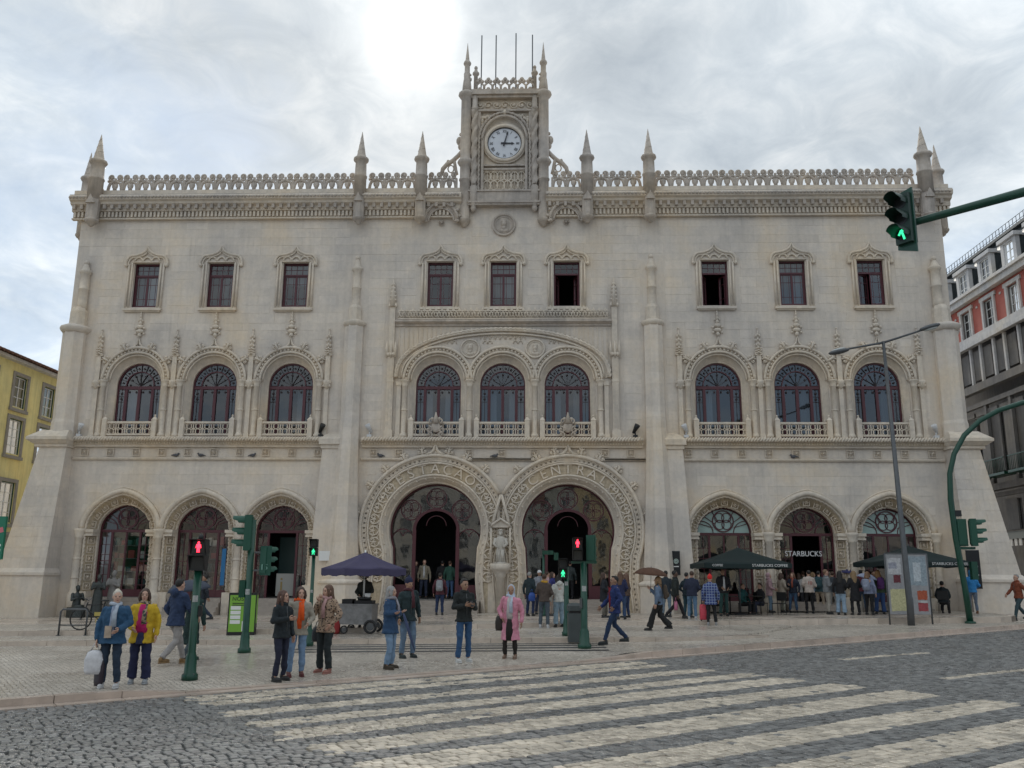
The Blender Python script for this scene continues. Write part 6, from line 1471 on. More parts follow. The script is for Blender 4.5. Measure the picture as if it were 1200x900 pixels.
PIG = mat('pigeon grey', (0.10, 0.10, 0.11), 0.7); q = MB(); q.ell((0, 0, 0.11), (0.15, 0.08, 0.09), 10, 7); q.ell((0.14, 0, 0.2), (0.055, 0.05, 0.055), 8, 6); q.tube([(0.08, 0, 0.13), (0.14, 0, 0.2)], 0.05, 6); q.tube([(-0.1, 0, 0.12), (-0.28, 0, 0.08)], [0.06, 0.02], 6); q.tube([(0.18, 0, 0.2), (0.23, 0, 0.19)], [0.015, 0.004], 5)
for k in (-1, 1): q.tube([(0.02, k*0.03, 0.06), (0.03, k*0.03, 0.0)], 0.01, 4)
PM = q.mesh('pigeon', PIG)
for i, (u, v, lab) in enumerate(((206, 535, 0), (235, 535, 0), (296, 535, 0), (446, 532, 1), (580, 534, 1), (930, 537, 2))):
    a = on_y(u, v, -0.07); obj('pigeon', PM, None, loc=(a.x, -0.07, 7.24), rot=(0, 0, random.uniform(-0.6, 0.6)+(PI if i % 2 else 0)), scale=(0.8,)*3, label=('pigeon perched on the ledge over the left arches', 'pigeon perched on the ledge over the portals', 'pigeon perched on the ledge over the right arches')[lab], cat='pigeon', group=('pigeons left', 'pigeons centre', 'pigeons right')[lab])
# bicycle and rack
p = place(84, 745); e = empty('bike_rack', (p.x, p.y, gz(p.x, p.y)), 0.05, label='grey tubular bicycle rack beside the parked bicycle', cat='bike rack'); q = MB()
q.tube([(-0.42, 0, 0), (-0.42, 0, 0.72), (-0.36, 0, 0.80), (0.36, 0, 0.80), (0.42, 0, 0.72), (0.42, 0, 0)], 0.03, 8); q.tube([(-0.42, 0, 0.32), (0.42, 0, 0.32)], 0.02, 6); q.build('hoop', GREYM, e)
for x in (-0.42, 0.42): MB().lathe([(0.07, 0), (0.07, 0.02)], (x, 0), 10).build('foot_plate', GREYM, e)
e = empty('bicycle', (p.x+0.65, p.y+0.3, gz(p.x+0.65, p.y+0.3)), 0.08, label='dark bicycle with yellow parts parked at the rack', cat='bicycle')
for x in (-0.55, 0.52):
    w = MB(); w.tube([(x+0.33*math.cos(2*PI*k/24), 0, 0.35+0.33*math.sin(2*PI*k/24)) for k in range(24)], 0.022, 6, closed=True); o = w.build('wheel', BLACK, e); s_ = MB()
    for k in range(14): a = 2*PI*k/14; s_.tube([(x, 0, 0.35), (x+0.31*math.cos(a), 0, 0.35+0.31*math.sin(a))], 0.004, 3)
    s_.ell((x, 0, 0.35), (0.03, 0.04, 0.03), 6, 4); s_.build('spokes', GREYM, o)
q = MB()
for a, b in (((-0.55, .35), (-0.38, .86)), ((-0.40, .78), (0.1, .80)), ((-0.42, .70), (0.02, .30)), ((0.02, .30), (0.16, .88)), ((0.02, .30), (0.52, .35)), ((0.52, .35), (0.12, .78))): q.tube([(a[0], 0, a[1]), (b[0], 0, b[1])], 0.02, 6)
q.build('frame', BLACK, e); MB().ell((0.15, 0, 0.92), (0.14, 0.07, 0.035), 10, 5).build('saddle', BLACK, e); MB().tube([(-0.38, -0.28, 0.98), (-0.36, -0.1, 0.95), (-0.38, 0, 0.9), (-0.36, 0.1, 0.95), (-0.38, 0.28, 0.98)], 0.014, 6).build('handlebar', GREYM, e)
q = MB(); q.tube([(0.02+0.09*math.cos(2*PI*k/12), -0.05, 0.30+0.09*math.sin(2*PI*k/12)) for k in range(12)], 0.012, 5, closed=True); q.box(-0.14, 0.16, -0.02, 0.02, 0.44, 0.56); q.build('chain_guard', mat('yellow plastic', (0.45, 0.36, 0.10), .5), e)
# shop displays behind the left arches
SPOT = mat('lit spot lamp', (0.8, 0.8, 0.75), 0.5, emit=(1.0, 0.93, 0.8), estr=12)
DISP = [mat('display paper', (0.6, 0.6, 0.58), .7), mat('display red', (0.35, 0.03, 0.04), .7), mat('display teal', (0.03, 0.12, 0.12), .6)]
for b, lab in ((-B[2], 'display shelves with goods behind the leftmost shop arch'), (-B[1], 'display shelves with papers behind the second shop arch')):
    e = empty('display_shelf', (b, 1.6, 0.92), 0, label=lab, cat='shelf'); q = MB()
    for z in (0.5, 1.1, 1.7, 2.3): q.box(-0.95, 0.95, -0.2, 0.2, z, z+0.04)
    for x in (-0.95, 0.91): q.box(x, x+0.04, -0.2, 0.2, 0, 2.7)
    q.build('shelves', GREYM, e)
    for x in (-0.8, -0.25, 0.35): MB().lathe([(0.05, 2.92), (0.05, 2.94)], (x, -0.55), 8).build('spot_lamp', SPOT, e)
    MB().tube([(-1.0, -0.55, 2.97), (1.0, -0.55, 2.97)], 0.02, 6).build('lamp_track', BLACK, e)
    rr_ = random.Random(int(b*10))
    for z in (0.54, 1.14, 1.74, 2.34):
        x = -0.85
        while x < 0.7:
            w = rr_.uniform(0.12, 0.35); hh = rr_.uniform(0.2, 0.45); MB().box(x, x+w, -0.18, 0.05, z, z+hh).build('goods', rr_.choice(DISP), e); x += w+rr_.uniform(0.03, 0.2)
MB().box(-10.35, -9.3, 0.95, 0.99, 1.0, 2.0).build('door_poster', mat('grey poster', (0.3, 0.3, 0.28), .7), label='pale poster with large letter i in the open doorway', cat='poster'); obj('letter', text_mesh('i', 0.9, mat('gold print', (0.25, 0.18, 0.06), .6), 0.004), ST, loc=(-10.1, 0.945, 1.5))
MB().box(-10.7, -9.4, 2.4, 2.5, 0.92, 3.7).build('inner_door', mat('teal dark door', (0.01, 0.05, 0.05), .4), ST)
# cafe tables and chairs
def cafe_chair(x, y, rz, lab):
    e = empty('cafe_chair', (x, y, gz(x, y)), rz, label=lab, cat='chair', group='cafe chairs by the station wall'); q = MB(); q.box(-0.21, 0.21, -0.21, 0.21, 0.43, 0.46); q.build('seat', BLACK, e); q = MB(); q.box(-0.21, 0.21, 0.19, 0.22, 0.55, 0.9); q.build('backrest', BLACK, e)
    for a in (-0.19, 0.19):
        for b in (-0.19, 0.2): MB().tube([(a, b, 0), (a, b, 0.43 if b < 0 else 0.9)], 0.013, 5).build('leg', BLACK, e)
def cafe_table(x, y, lab):
    e = empty('cafe_table', (x, y, gz(x, y)), 0, label=lab, cat='table', group='cafe tables by the station wall'); MB().lathe([(0.33, 0.72), (0.33, 0.75)], (0, 0), 16).build('table_top', mat('dark table top', (0.03, 0.025, 0.02), .4), e); MB().lathe([(0.22, 0), (0.22, 0.03), (0.03, 0.05), (0.03, 0.72)], (0, 0), 10).build('pedestal', BLACK, e)
xc = on_y(868, 716, -2.4).x
for i, (dx, dy, rz) in enumerate(((-0.9, -2.0, 0.4), (0.2, -2.1, -0.3), (0.95, -1.9, 0.6), (1.55, -2.5, -0.8))): cafe_chair(xc+dx, dy, rz, ('black metal cafe chair under the seated customer in grey top', 'black metal cafe chair under the seated customer in teal top', 'black metal cafe chair under the seated customer in dark coat', 'empty black metal cafe chair at the edge of the parasol')[i])
for dx, who in ((-0.4, 'grey top'), (0.6, 'dark coat')): cafe_table(xc+dx, -2.3, 'small round cafe table beside the seated customer in '+who)
xc2 = on_y(1100, 716, -2.4).x; cafe_table(xc2-0.55, -2.3, 'small round cafe table behind the poster board')
# ============================================================ PEOPLE
SKIN = {'fair': mat('fair skin', (0.50, 0.30, 0.22), 0.55), 'tan': mat('tan skin', (0.33, 0.19, 0.125), 0.55), 'dark': mat('dark skin', (0.10, 0.055, 0.038), 0.5)}
def cloth(c, rough=0.85):
    return mat('cloth %.3f %.3f %.3f' % c, c, rough, var=0.22, vscale=11, bump=0.35, bscale=16)
def pattern_mat(name, kind, c0, c1):
    if name in MATS: return MATS[name]
    M = bpy.data.materials.new(name); M.use_nodes = True; t = M.node_tree; b = t.nodes['Principled BSDF']; b.inputs['Roughness'].default_value = 0.85
    tcn = N(t, 'ShaderNodeTexCoord')
    if kind == 'spots':
        v = N(t, 'ShaderNodeTexVoronoi'); v.inputs['Scale'].default_value = 24; t.links.new(tcn.outputs['Object'], v.inputs['Vector']); f = ramp(t, v.outputs['Distance'], [(0.30, 0.0), (0.42, 1.0)])
    elif kind == 'plaid':
        w1 = N(t, 'ShaderNodeTexWave', bands_direction='Z'); w2 = N(t, 'ShaderNodeTexWave', bands_direction='X')
        for w in (w1, w2): w.inputs['Scale'].default_value = 3.4; t.links.new(tcn.outputs['Object'], w.inputs['Vector'])
        f = mth(t, 'MAXIMUM', ramp(t, w1.outputs['Fac'], [(0.80, 0), (0.9, 1)]), ramp(t, w2.outputs['Fac'], [(0.80, 0), (0.9, 1)]))
    else:
        f = ramp(t, noise(t, tcn.outputs['Object'], 22, 3, 0.6), [(0.45, 0), (0.55, 1)])
    t.links.new(mixc(t, f, c0, c1), b.inputs['Base Color']); MATS[name] = M; return M
def hair_mat(c): return mat('hair %.3f %.3f %.3f' % c, c, 0.55, var=0.35, vscale=30, bump=0.5, bscale=60)
HB, HD, HBL, HG, HW = (0.06, 0.03, 0.018), (0.012, 0.010, 0.009), (0.28, 0.18, 0.09), (0.30, 0.29, 0.28), (0.55, 0.50, 0.42)
ARMS = {'down': ((.265, .03, 1.13), (.27, -.04, .87)), 'pocket': ((.30, .06, 1.14), (.20, -.09, .94)), 'phone': ((.25, -.02, 1.13), (.09, -.27, 1.17)), 'crossed': ((.26, -.06, 1.14), (-.07, -.20, 1.17)),
        'face': ((.23, -.13, 1.17), (.08, -.17, 1.42)), 'swingf': ((.25, -.08, 1.14), (.24, -.27, .96)), 'swingb': ((.25, .15, 1.15), (.25, .21, .91)), 'hold': ((.25, -.08, 1.14), (.19, -.26, 1.30)), 'front': ((.26, 0, 1.13), (.13, -.22, 1.02)), 'behind': ((.27, .10, 1.13), (.12, .16, .97)), 'lap': ((.25, -.02, 1.15), (.12, -.27, .98))}
def ering(c, rx, ry, n=14, tilt=0.0): return [(c[0]+rx*math.cos(2*PI*j/n), c[1]+ry*math.sin(2*PI*j/n), c[2]+tilt*ry*math.sin(2*PI*j/n)) for j in range(n)]
FOLD = bpy.data.textures.new('folds', 'CLOUDS'); FOLD.noise_scale = 0.11; FOLD.noise_depth = 1; FOLD.intensity = 1.0; FOLD.contrast = 1.4
def blob(name, q, m_, par, vox, it=3, folds=0.0):
    o = q.build(name, m_, par); r = o.modifiers.new('surface', 'REMESH'); r.mode = 'VOXEL'; r.voxel_size = vox; r.use_smooth_shade = True
    s = o.modifiers.new('soften', 'SMOOTH'); s.factor = 0.5; s.iterations = it
    if folds:
        d = o.modifiers.new('folds', 'DISPLACE'); d.texture = FOLD; d.texture_coords = 'LOCAL'; d.strength = folds; d.mid_level = 0.38
    return o
def cap(q, a, b, r0, r1, n=9):
    a, b = Vector(a), Vector(b); q.tube([a, a.lerp(b, .5), b], [r0, (r0+r1)/2, r1], n); q.ell(a, (r0, r0, r0), n, 6); q.ell(b, (r1, r1, r1), n, 6)
def hand_mb():
    q = MB()   # hangs down from the wrist at the origin, fingers towards -z, palm facing +x side
    q.loft([ering((0, 0, -0.0), .018, .026, 8), ering((0, 0, -.03), .018, .040, 8), ering((0, 0, -.085), .015, .043, 8)])
    for k, (y, L) in enumerate(((-.032, .068), (-.011, .078), (.011, .072), (.031, .056))):
        q.tube([(0, y, -.075), (.006, y*1.05, -.085-L*.45), (.024, y*1.05, -.085-L*.95)], [.0105, .0095, .007], 6)
    q.tube([(0, -.035, -.02), (.012, -.062, -.055), (.022, -.062, -.09)], [.013, .0115, .008], 6)
    return q
HAND = hand_mb()
def person(u, v, H, rz, lab, top=(0.02, 0.03, 0.06), low=(0.02, 0.025, 0.05), shoes=(0.03, 0.03, 0.03), skin='fair', hair=HB, style='short', arms=('down', 'down'), legs='stand', zlow=0.84, wide=1.0, leg_r=1.0, flare=1.0, near=False, top_m=None, low_m=None, inner=None, scarf=None, at=None, fat=1.0, hood=None, group=None, cuff=False, scarf_m=None, headturn=0.0, inw=1.0, gap=None):
    if at is not None: p = Vector(at)
    else: p = place(u, v)
    k = H/1.72; vox = 0.013 if near else 0.024; vx = vox/1.0
    sk = SKIN[skin]; K = Matrix.Scale(k, 4)
    drop = -0.03 if legs == 'walk' else 0.0; sit = legs == 'sit'
    base = -0.46 if sit else drop
    J = {}; pr_ = random.Random(lab); free = pr_.choice((-1, 1)); ease = pr_.uniform(.3, 1.2); lean = (pr_.uniform(-.02, .02), pr_.uniform(-.035, .02))
    for i, s in enumerate((-1, 1)):
        e, w = ARMS[arms[i]]; J[s, 'S'] = Vector((s*.185, 0, 1.40+base)); J[s, 'E'] = Vector((s*e[0], e[1], e[2]+base)); J[s, 'W'] = Vector((s*w[0], w[1], w[2]+base)); J[s, 'H'] = Vector((s*.09, 0, .90+base))
        if sit: J[s, 'K'] = Vector((s*.12, -.42, .48)); J[s, 'A'] = Vector((s*.12, -.40, .08))
        elif legs == 'walk':
            if s > 0: J[s, 'K'] = Vector((.085, -.19, .50)); J[s, 'A'] = Vector((.085, -.30, .085))
            else: J[s, 'K'] = Vector((-.085, .02, .47)); J[s, 'A'] = Vector((-.085, .33, .14))
        else:       # weight on one leg, the other eased forward
            fr_ = (s == free); J[s, 'K'] = Vector((s*.10+(s*.025 if fr_ else 0), -.02-(.05 if fr_ else 0), .49)); J[s, 'A'] = Vector((s*(.115+(.045*ease if fr_ else 0)), .02-(.07*ease if fr_ else 0), .085))
    for s in (-1, 1):
        for k_ in ('S', 'E', 'W'): J[s, k_] = J[s, k_]+Vector((lean[0], lean[1], s*free*.012 if not sit else 0))
    hz = 1.60+base; hc = Vector((0, -0.015, hz)); headturn += pr_.uniform(-.15, .15); Rh = Matrix.Translation(hc) @ Matrix.Translation((lean[0], lean[1], 0)) @ Matrix.Rotation(headturn, 4, 'Z') @ Matrix.Rotation(pr_.uniform(-.05, .10), 4, 'X') @ Matrix.Translation(-hc)
    body = MB(); hd = MB()
    hd.ell((0, 0.0, hz+.02), (.076, .096, .105), 14, 10); hd.ell((0, -.035, hz-.055), (.055, .06, .068), 12, 8); hd.ell((0, -.098, hz-.012), (.016, .024, .026), 8, 6); hd.ell((0, -.075, hz+.03), (.055, .025, .016), 8, 5); hd.ell((0, -.088, hz-.10), (.022, .014, .016), 8, 5)
    for s in (-1, 1): hd.ell((s*.078, .008, hz), (.012, .022, .032), 8, 6); hd.ell((s*.035, -.075, hz-.03), (.024, .02, .024), 8, 5)
    body.join(hd, Rh); body.tube([(0, .012, 1.36+base), (0, .0, 1.53+base)], [.062, .052], 10)
    body.loft([ering((0, 0, z+base), rx, ry) for z, rx, ry in ((.84, .13, .10), (.94, .15, .105), (1.08, .125, .09), (1.26, .155, .105), (1.38, .16, .085), (1.44, .07, .06))])
    for s in (-1, 1):
        cap(body, J[s, 'S'], J[s, 'E'], .042, .034); cap(body, J[s, 'E'], J[s, 'W'], .034, .026); cap(body, J[s, 'H'], J[s, 'K'], .058, .040); cap(body, J[s, 'K'], J[s, 'A'], .038, .032); cap(body, J[s, 'A']+Vector((0, .02, -.03)), J[s, 'A']+Vector((0, -.14, -.055)), .035, .025)
    body.xf(K)
    o = blob('person', body, sk, None, vox, 2); o.location = p; o.rotation_euler = (0, 0, rz); tag(o, lab, 'person', group)
    # hands with separate fingers
    for s in (-1, 1):
        d = (J[s, 'W']-J[s, 'E']).normalized(); qt = Vector((0, 0, -1)).rotation_difference(d).to_matrix().to_4x4()
        h = MB(); h.join(HAND, Matrix.Translation(J[s, 'W']) @ qt @ Matrix.Diagonal((-s, 1, 1, 1))); h.xf(K); h.build('hand', sk, o)
    # trousers
    q = MB(); q.loft([ering((0, 0.005, z+base), rx*fat, ry*fat) for z, rx, ry in ((.80, .13, .11), (.86, .162, .122), (.96, .158, .115), (1.04, .14, .10))])
    for s in (-1, 1):
        cap(q, J[s, 'H']+Vector((0, 0, -.02)), J[s, 'K'], .092*leg_r, .068*leg_r); a = J[s, 'A']+Vector((0, 0, .02)); q.tube([J[s, 'K'], J[s, 'K'].lerp(a, .5), a], [.068*leg_r, .062*leg_r*(1+(flare-1)*.5), .056*leg_r*flare], 10); q.ell(J[s, 'K'], (.068*leg_r,)*3, 9, 6)
    q.xf(K); blob('trousers', q, low_m or cloth(low), o, vox, 2, 0.026)
    for s in (-1, 1):
        a = J[s, 'A']; lift = a.z-.085; q = MB(); q.ell((a.x, a.y-.055, .045+lift), (.046, .135, .042), 10, 6); q.ell((a.x, a.y+.02, .075+lift), (.045, .055, .05), 8, 6); q.loft([[(x, y, lift+0.0) for x, y, _ in ering((a.x, a.y-.055, 0), .05, .14, 12)], [(x, y, lift+.028) for x, y, _ in ering((a.x, a.y-.055, 0), .05, .14, 12)]]); q.xf(K); q.build('shoe', cloth(shoes, 0.6), o)
    # upper garment
    q = MB(); f = wide*fat
    rings = []
    if zlow < .86 and not sit: rings += [(zlow, .20*f*(1+(.86-zlow)*.35), .155*f*(1+(.86-zlow)*.35)), ((zlow+.9)/2, .19*f, .145*f)]
    rings += [(.90, .178*f, .138*f), (1.05, .165*f, .125*f), (1.20, .178*f, .132*f), (1.32, .188*f, .128*f), (1.40, .175*f, .105*f), (1.455, .095, .085), (1.50, .072, .072)]
    q.loft([ering((lean[0]*max(0, min(1, (z-.9)/.4)), .004+lean[1]*max(0, min(1, (z-.9)/.4)), z+base), rx, ry, 18) for z, rx, ry in rings])
    for s in (-1, 1):
        cap(q, J[s, 'S']+Vector((-s*.012, 0, -.022)), J[s, 'E'], .066*min(f, 1.06), .056*min(f, 1.08)); cap(q, J[s, 'E'], J[s, 'E'].lerp(J[s, 'W'], .93), .057*f, .046*f)
    if hood: q.ell((0, .10, 1.45+base), (.12, .08, .09), 10, 6)
    q.xf(K); blob('jacket', q, top_m or cloth(top), o, vox, 2, 0.034)
    if not inner and rz % (2*PI) < 1.7 or not inner and rz % (2*PI) > 4.6:
        q = MB(); fy = -.136*f; q.tube([(0, fy+.012-.004, .92+base if zlow < .9 else zlow+.05+base), (lean[0]*.5, fy+lean[1]*.5+.004, 1.12+base), (lean[0], fy+lean[1]+.0, 1.28+base), (lean[0], fy+lean[1]+.03, 1.42+base)], .008, 5); q.xf(K); q.build('zip', GREYM, o)
        q = MB(); q.tube([(lean[0]+.085*math.cos(a), .0+lean[1]+.085*math.sin(a), 1.47+base+.012*math.sin(a)) for a in [2*PI*j/12 for j in range(12)]], .02, 6, closed=True); q.xf(K); q.build('collar', top_m or cloth(top), o)
    if inner:
        q = MB(); zl = .92 if zlow < .95 else zlow+.06; fy = -.128*f
        q.loft([[(x, fy+yy+.008+lean[1]*max(0, min(1, (z-.9)/.4)), z+base) for x, yy in ((-w*inw, .045), (-w*.5*inw, -.02), (0, -.035), (w*.5*inw, -.02), (w*inw, .045))] for z, w in ((zl, .075), (1.1, .07), (1.3, .06), (1.44, .03))]); q.xf(K); q.build('shirt', cloth(inner), o)
    if gap:
        q = MB(); f2 = lambda z: -.155*f*(1+(.86-z)*.35)-.012
        q.loft([[(x, f2(z)+yy, z+base) for x, yy in ((-w, .05), (-w*.5, .0), (0, -.012), (w*.5, .0), (w, .05))] for z, w in ((zlow-.012, .095), (.72, .085), (.86, .07), (.93, .06))]); q.xf(K); q.build('open_front', cloth(gap), o)
    if scarf or scarf_m:
        q = MB(); q.tube([(.082*math.cos(a), .002+.085*math.sin(a), 1.475+base+.012*math.sin(2*a)) for a in [2*PI*j/14 for j in range(14)]], .036, 8, closed=True); q.tube([(.05, -.09, 1.46+base), (.035, -.155*f, 1.32+base), (.045, -.165*f, 1.08+base)], [.035, .042, .045], 8, flat=.45); q.xf(K); q.build('scarf', scarf_m or cloth(scarf), o)
    # hair or headwear
    hm = hair_mat(hair) if style not in ('cap', 'beanie', 'hijab', 'hood') else cloth(hair)
    q = MB()
    if style in ('short', 'long', 'bun', 'cap', 'beanie', 'bald', 'mid'):
        if style == 'short': q.ell((0, .03, hz+.045), (.086, .092, .096), 12, 8); q.ell((0, -.02, hz+.11), (.064, .058, .026), 10, 6)
        elif style in ('long', 'mid'):
            q.ell((0, .02, hz+.045), (.088, .106, .096), 12, 8); L = -.36 if style == 'long' else -.17
            q.loft([ering((0, .055+dy, hz+z), rx, ry, 12) for z, rx, ry, dy in ((.06, .085, .07, 0), (-.05, .10, .075, .0), (-.15, .115, .065, .02), (L, .085 if style == 'long' else .10, .045, .045))])
            for s in (-1, 1): q.tube([(s*.07, -.035, hz+.06), (s*.088, -.03, hz-.05), (s*.085, -.04, hz+L*.65)], [.03, .034, .02], 8)
        elif style == 'bun': q.ell((0, .02, hz+.045), (.086, .104, .096), 12, 8); q.ell((0, .09, hz+.115), (.05, .045, .045), 10, 6)
        elif style == 'cap': q.ell((0, .012, hz+.055), (.086, .104, .082), 12, 8); q.ell((0, -.12, hz+.055), (.065, .07, .012), 10, 4)
        elif style == 'beanie': q.ell((0, .012, hz+.06), (.09, .108, .11), 12, 8); q.ell((0, .01, hz+.175), (.03, .03, .03), 8, 5)
        if style == 'short':
            pass
    elif style == 'hijab':
        q.ell((0, .015, hz+.02), (.095, .112, .125), 12, 8); q.loft([ering((0, .0, hz+z), rx, ry, 12) for z, rx, ry in ((-.05, .085, .10), (-.14, .10, .105), (-.22, .15, .12), (-.42, .07, .12))])
    elif style == 'hood':
        q.ell((0, .03, hz+.03), (.105, .118, .13), 12, 8); q.ell((0, .03, hz-.1), (.11, .10, .08), 10, 6)
    hq = MB(); hq.join(q, Rh); hq.xf(K)
    if style == 'hijab' or style == 'hood':
        # face opening: keep the cloth behind the face plane
        hq.v = [(x, max(y, (-.045)*k) if z > (hz-.10)*k and abs(x-lean[0]*k) < .09*k else y, z) for x, y, z in hq.v]
    if style != 'bald':
        ho = blob({'cap': 'cap', 'beanie': 'beanie', 'hijab': 'headscarf', 'hood': 'hood'}.get(style, 'hair'), hq, hm, o, max(vox*.8, .012), 1)
    if near:
        for s in (-1, 1):
            e = MB(); e.ell((s*.033, -.088, hz+.005), (.013, .008, .007), 8, 5); e2 = MB(); e2.join(e, Rh).xf(K).build('eye', BLACK, o)
        mq = MB(); mq.ell((0, -.096, hz-.063), (.024, .008, .008), 8, 5); m2 = MB(); m2.join(mq, Rh).xf(K).build('lips', mat('lips', (0.30, 0.10, 0.09), .5), o)
        if style in ('short', 'long', 'mid', 'bun'):
            for s in (-1, 1):
                bq = MB(); bq.tube([(s*.015, -.098, hz+.028), (s*.05, -.086, hz+.03)], .005, 5); b2 = MB(); b2.join(bq, Rh).xf(K).build('eyebrow', hm, o)
    return o, p, J, k, rz
def world_of(P, local):
    o, p, J, k, rz = P; return p + Matrix.Rotation(rz, 3, 'Z') @ (Vector(local)*k)
def backpack(P, col, lab, sc=1.0):
    o, p, J, k, rz = P; q = MB(); q.loft([ering((0, .22, z), rx*sc, ry*sc, 12) for z, rx, ry in ((.98, .10, .05), (1.02, .145, .085), (1.25, .15, .095), (1.40, .13, .07), (1.44, .07, .04))])
    q.ell((0, .31*1.0, 1.12), (.10*sc, .04, .08), 10, 6)
    for s in (-1, 1): q.tube([(s*.10, .15, 1.42), (s*.12, .02, 1.475), (s*.13, -.13, 1.36), (s*.14, -.10, 1.15), (s*.12, .14, 1.03)], .018, 6)
    q.xf(Matrix.Scale(k, 4)); b = blob('backpack', q, cloth(col), None, .022, 1); b.location = p; b.rotation_euler = (0, 0, rz); tag(b, lab, 'backpack'); return b
def umbrella(c, r, col, lab, hand, tilt=(0, 0)):
    e = empty('umbrella', c, 0, label=lab, cat='umbrella'); n = 8; q = MB(); T = Matrix.Rotation(tilt[0], 4, 'X') @ Matrix.Rotation(tilt[1], 4, 'Y')
    rings = []
    for i in range(7):
        t = i/6; a = t*1.15; row = []
        for j in range(n*4):
            b = 2*PI*j/(n*4); sc = 1-.10*t*abs(math.sin(n*b/2)); row.append((r*math.sin(a)/math.sin(1.15)*math.cos(b)*sc, r*math.sin(a)/math.sin(1.15)*math.sin(b)*sc, r*.42*(math.cos(a)-math.cos(1.15))/(1-math.cos(1.15))))
        rings.append(row)
    for r0, r1 in zip(rings, rings[1:]): q.strip(r0, r1, True, closed=True)
    q.xf(T); q.weld = True; o = q.build('canopy', cloth(col), e); sm = o.modifiers.new('thickness', 'SOLIDIFY'); sm.thickness = .004
    q = MB()
    for j in range(n): b = 2*PI*j/n; q.tube([(0, 0, r*.40), (r*.5*math.cos(b), r*.5*math.sin(b), r*.28), (r*.97*math.cos(b), r*.97*math.sin(b), 0.0)], .004, 4)
    q.xf(T).build('ribs', GREYM, e); h = Vector(hand)-Vector(c); q = MB(); q.tube([T @ Vector((0, 0, r*.48)), h+Vector((0, 0, -.06))], .008, 6); q.tube([h+Vector((0, 0, -.12)), h+Vector((0, 0, .05))], .015, 6); q.build('shaft', GREYM, e); return e
def rolled_umbrella(a, b, col, lab):
    q = MB(); a, b = Vector(a), Vector(b); q.tube([a, a.lerp(b, .1), a.lerp(b, .25), a.lerp(b, .7), b], [.012, .03, .04, .03, .006], 8); q.build('umbrella', cloth(col), label=lab, cat='umbrella')
def carrier(c, w, h, col, lab, rz=0.0, handle=.12, name='bag', rough=.4):
    c = Vector(c); q = MB(); d = w*.45
    q.loft([[(x, y, z) for x, y, z in rr(w*f, d*f, w*.2, -handle-h+zz_)] for zz_, f in ((0, .42), (h*.15, .5), (h*.6, .52), (h*.9, .40), (h, .25))]); 
    for s in (-1, 1): q.tube([(s*w*.2, 0, -handle), (s*w*.1, 0, -handle*.3), (0, 0, .0)], .008, 5)
    o = q.build(name, cloth(col, rough), label=lab, cat='bag'); o.location = c; o.rotation_euler = (0, 0, rz); return o
R = math.radians
navy, black, jeans, ljeans = (0.018, 0.024, 0.05), (0.012, 0.012, 0.014), (0.05, 0.10, 0.20), (0.16, 0.23, 0.32)
# ---- front row at the kerb
a = person(126, 806, 1.63, R(12), 'white-haired woman in blue parka holding a white carrier bag at the kerb', (0.022, 0.075, 0.15), (0.015, 0.03, 0.055), (0.55, 0.55, 0.55), hair=HW, style='bun', arms=('down', 'front'), zlow=.78, wide=1.08, inner=(0.26, 0.30, 0.40), scarf=(0.40, 0.45, 0.52), near=True, fat=1.1, headturn=R(10))
hw_ = world_of(a, a[2][-1, 'W']); carrier(hw_+Vector((0, -.03, -.06)), .30, .40, (0.62, 0.62, 0.64), 'white plastic carrier bag held by the white-haired woman', R(20)); carrier(hw_+Vector((.08, .03, -.10)), .20, .56, (0.03, 0.02, 0.03), 'dark tote bag hanging beside the white carrier bag', R(-30), name='tote_bag')
q = MB(); q.box(-.055, .055, -.015, .015, -.10, .10); c_ = world_of(a, (-.04, -.20, .99)); q.build('phone_pouch', cloth((0.45, 0.36, 0.28)), None, loc=c_, rot=(0, 0, R(10)), label='beige phone pouch worn across the blue parka', cat='pouch')
person(161, 801, 1.66, R(14), 'smiling woman in open yellow raincoat over magenta jumper with beige scarf', (0.55, 0.36, 0.02), (0.014, 0.018, 0.06), (0.32, 0.34, 0.36), hair=HB, style='mid', arms=('front', 'down'), zlow=.74, wide=1.05, inner=(0.50, 0.015, 0.14), inw=1.8, gap=(0.014, 0.018, 0.06), scarf_m=pattern_mat('plaid scarf', 'mottle', (0.40, 0.30, 0.20), (0.04, 0.06, 0.05)), near=True, leg_r=1.15, flare=1.35, fat=1.06, headturn=R(8))
b = person(202, 779, 1.84, R(150), 'man in navy hooded jacket and light grey trousers walking away with tan shoes', (0.018, 0.035, 0.085), (0.30, 0.28, 0.27), (0.22, 0.13, 0.05), hair=HD, arms=('swingf', 'pocket'), legs='walk', hood=True, near=True, zlow=.80, fat=1.05)
g_ = person(221, 775, 1.68, R(165), 'person in long dark green coat walking under a grey umbrella', (0.012, 0.035, 0.032), (0.05, 0.07, 0.08), (0.02, 0.05, 0.04), hair=HB, style='mid', arms=('down', 'hold'), legs='walk', zlow=.42, near=True)
hh = world_of(g_, g_[2][1, 'W']); umbrella(hh+Vector((-.15, -.02, .32)), .52, (0.05, 0.06, 0.085), 'dark grey umbrella held open over the green-coated walker', hh, (0.12, -.1))
person(236, 728, 1.74, R(-80), 'man in dark jacket and jeans walking left past the shop arches', (0.014, 0.02, 0.03), (0.02, 0.035, 0.06), hair=HD, arms=('swingf', 'swingb'), legs='walk', skin='tan')
person(327, 798, 1.66, R(60), 'young woman with long brown hair in black jacket and dark track trousers seen side-on', (0.012, 0.018, 0.022), (0.012, 0.015, 0.035), (0.02, 0.02, 0.02), hair=(0.09, 0.04, 0.025), style='long', arms=('phone', 'down'), near=True, legs='stand', leg_r=.92, zlow=.82, headturn=R(20))
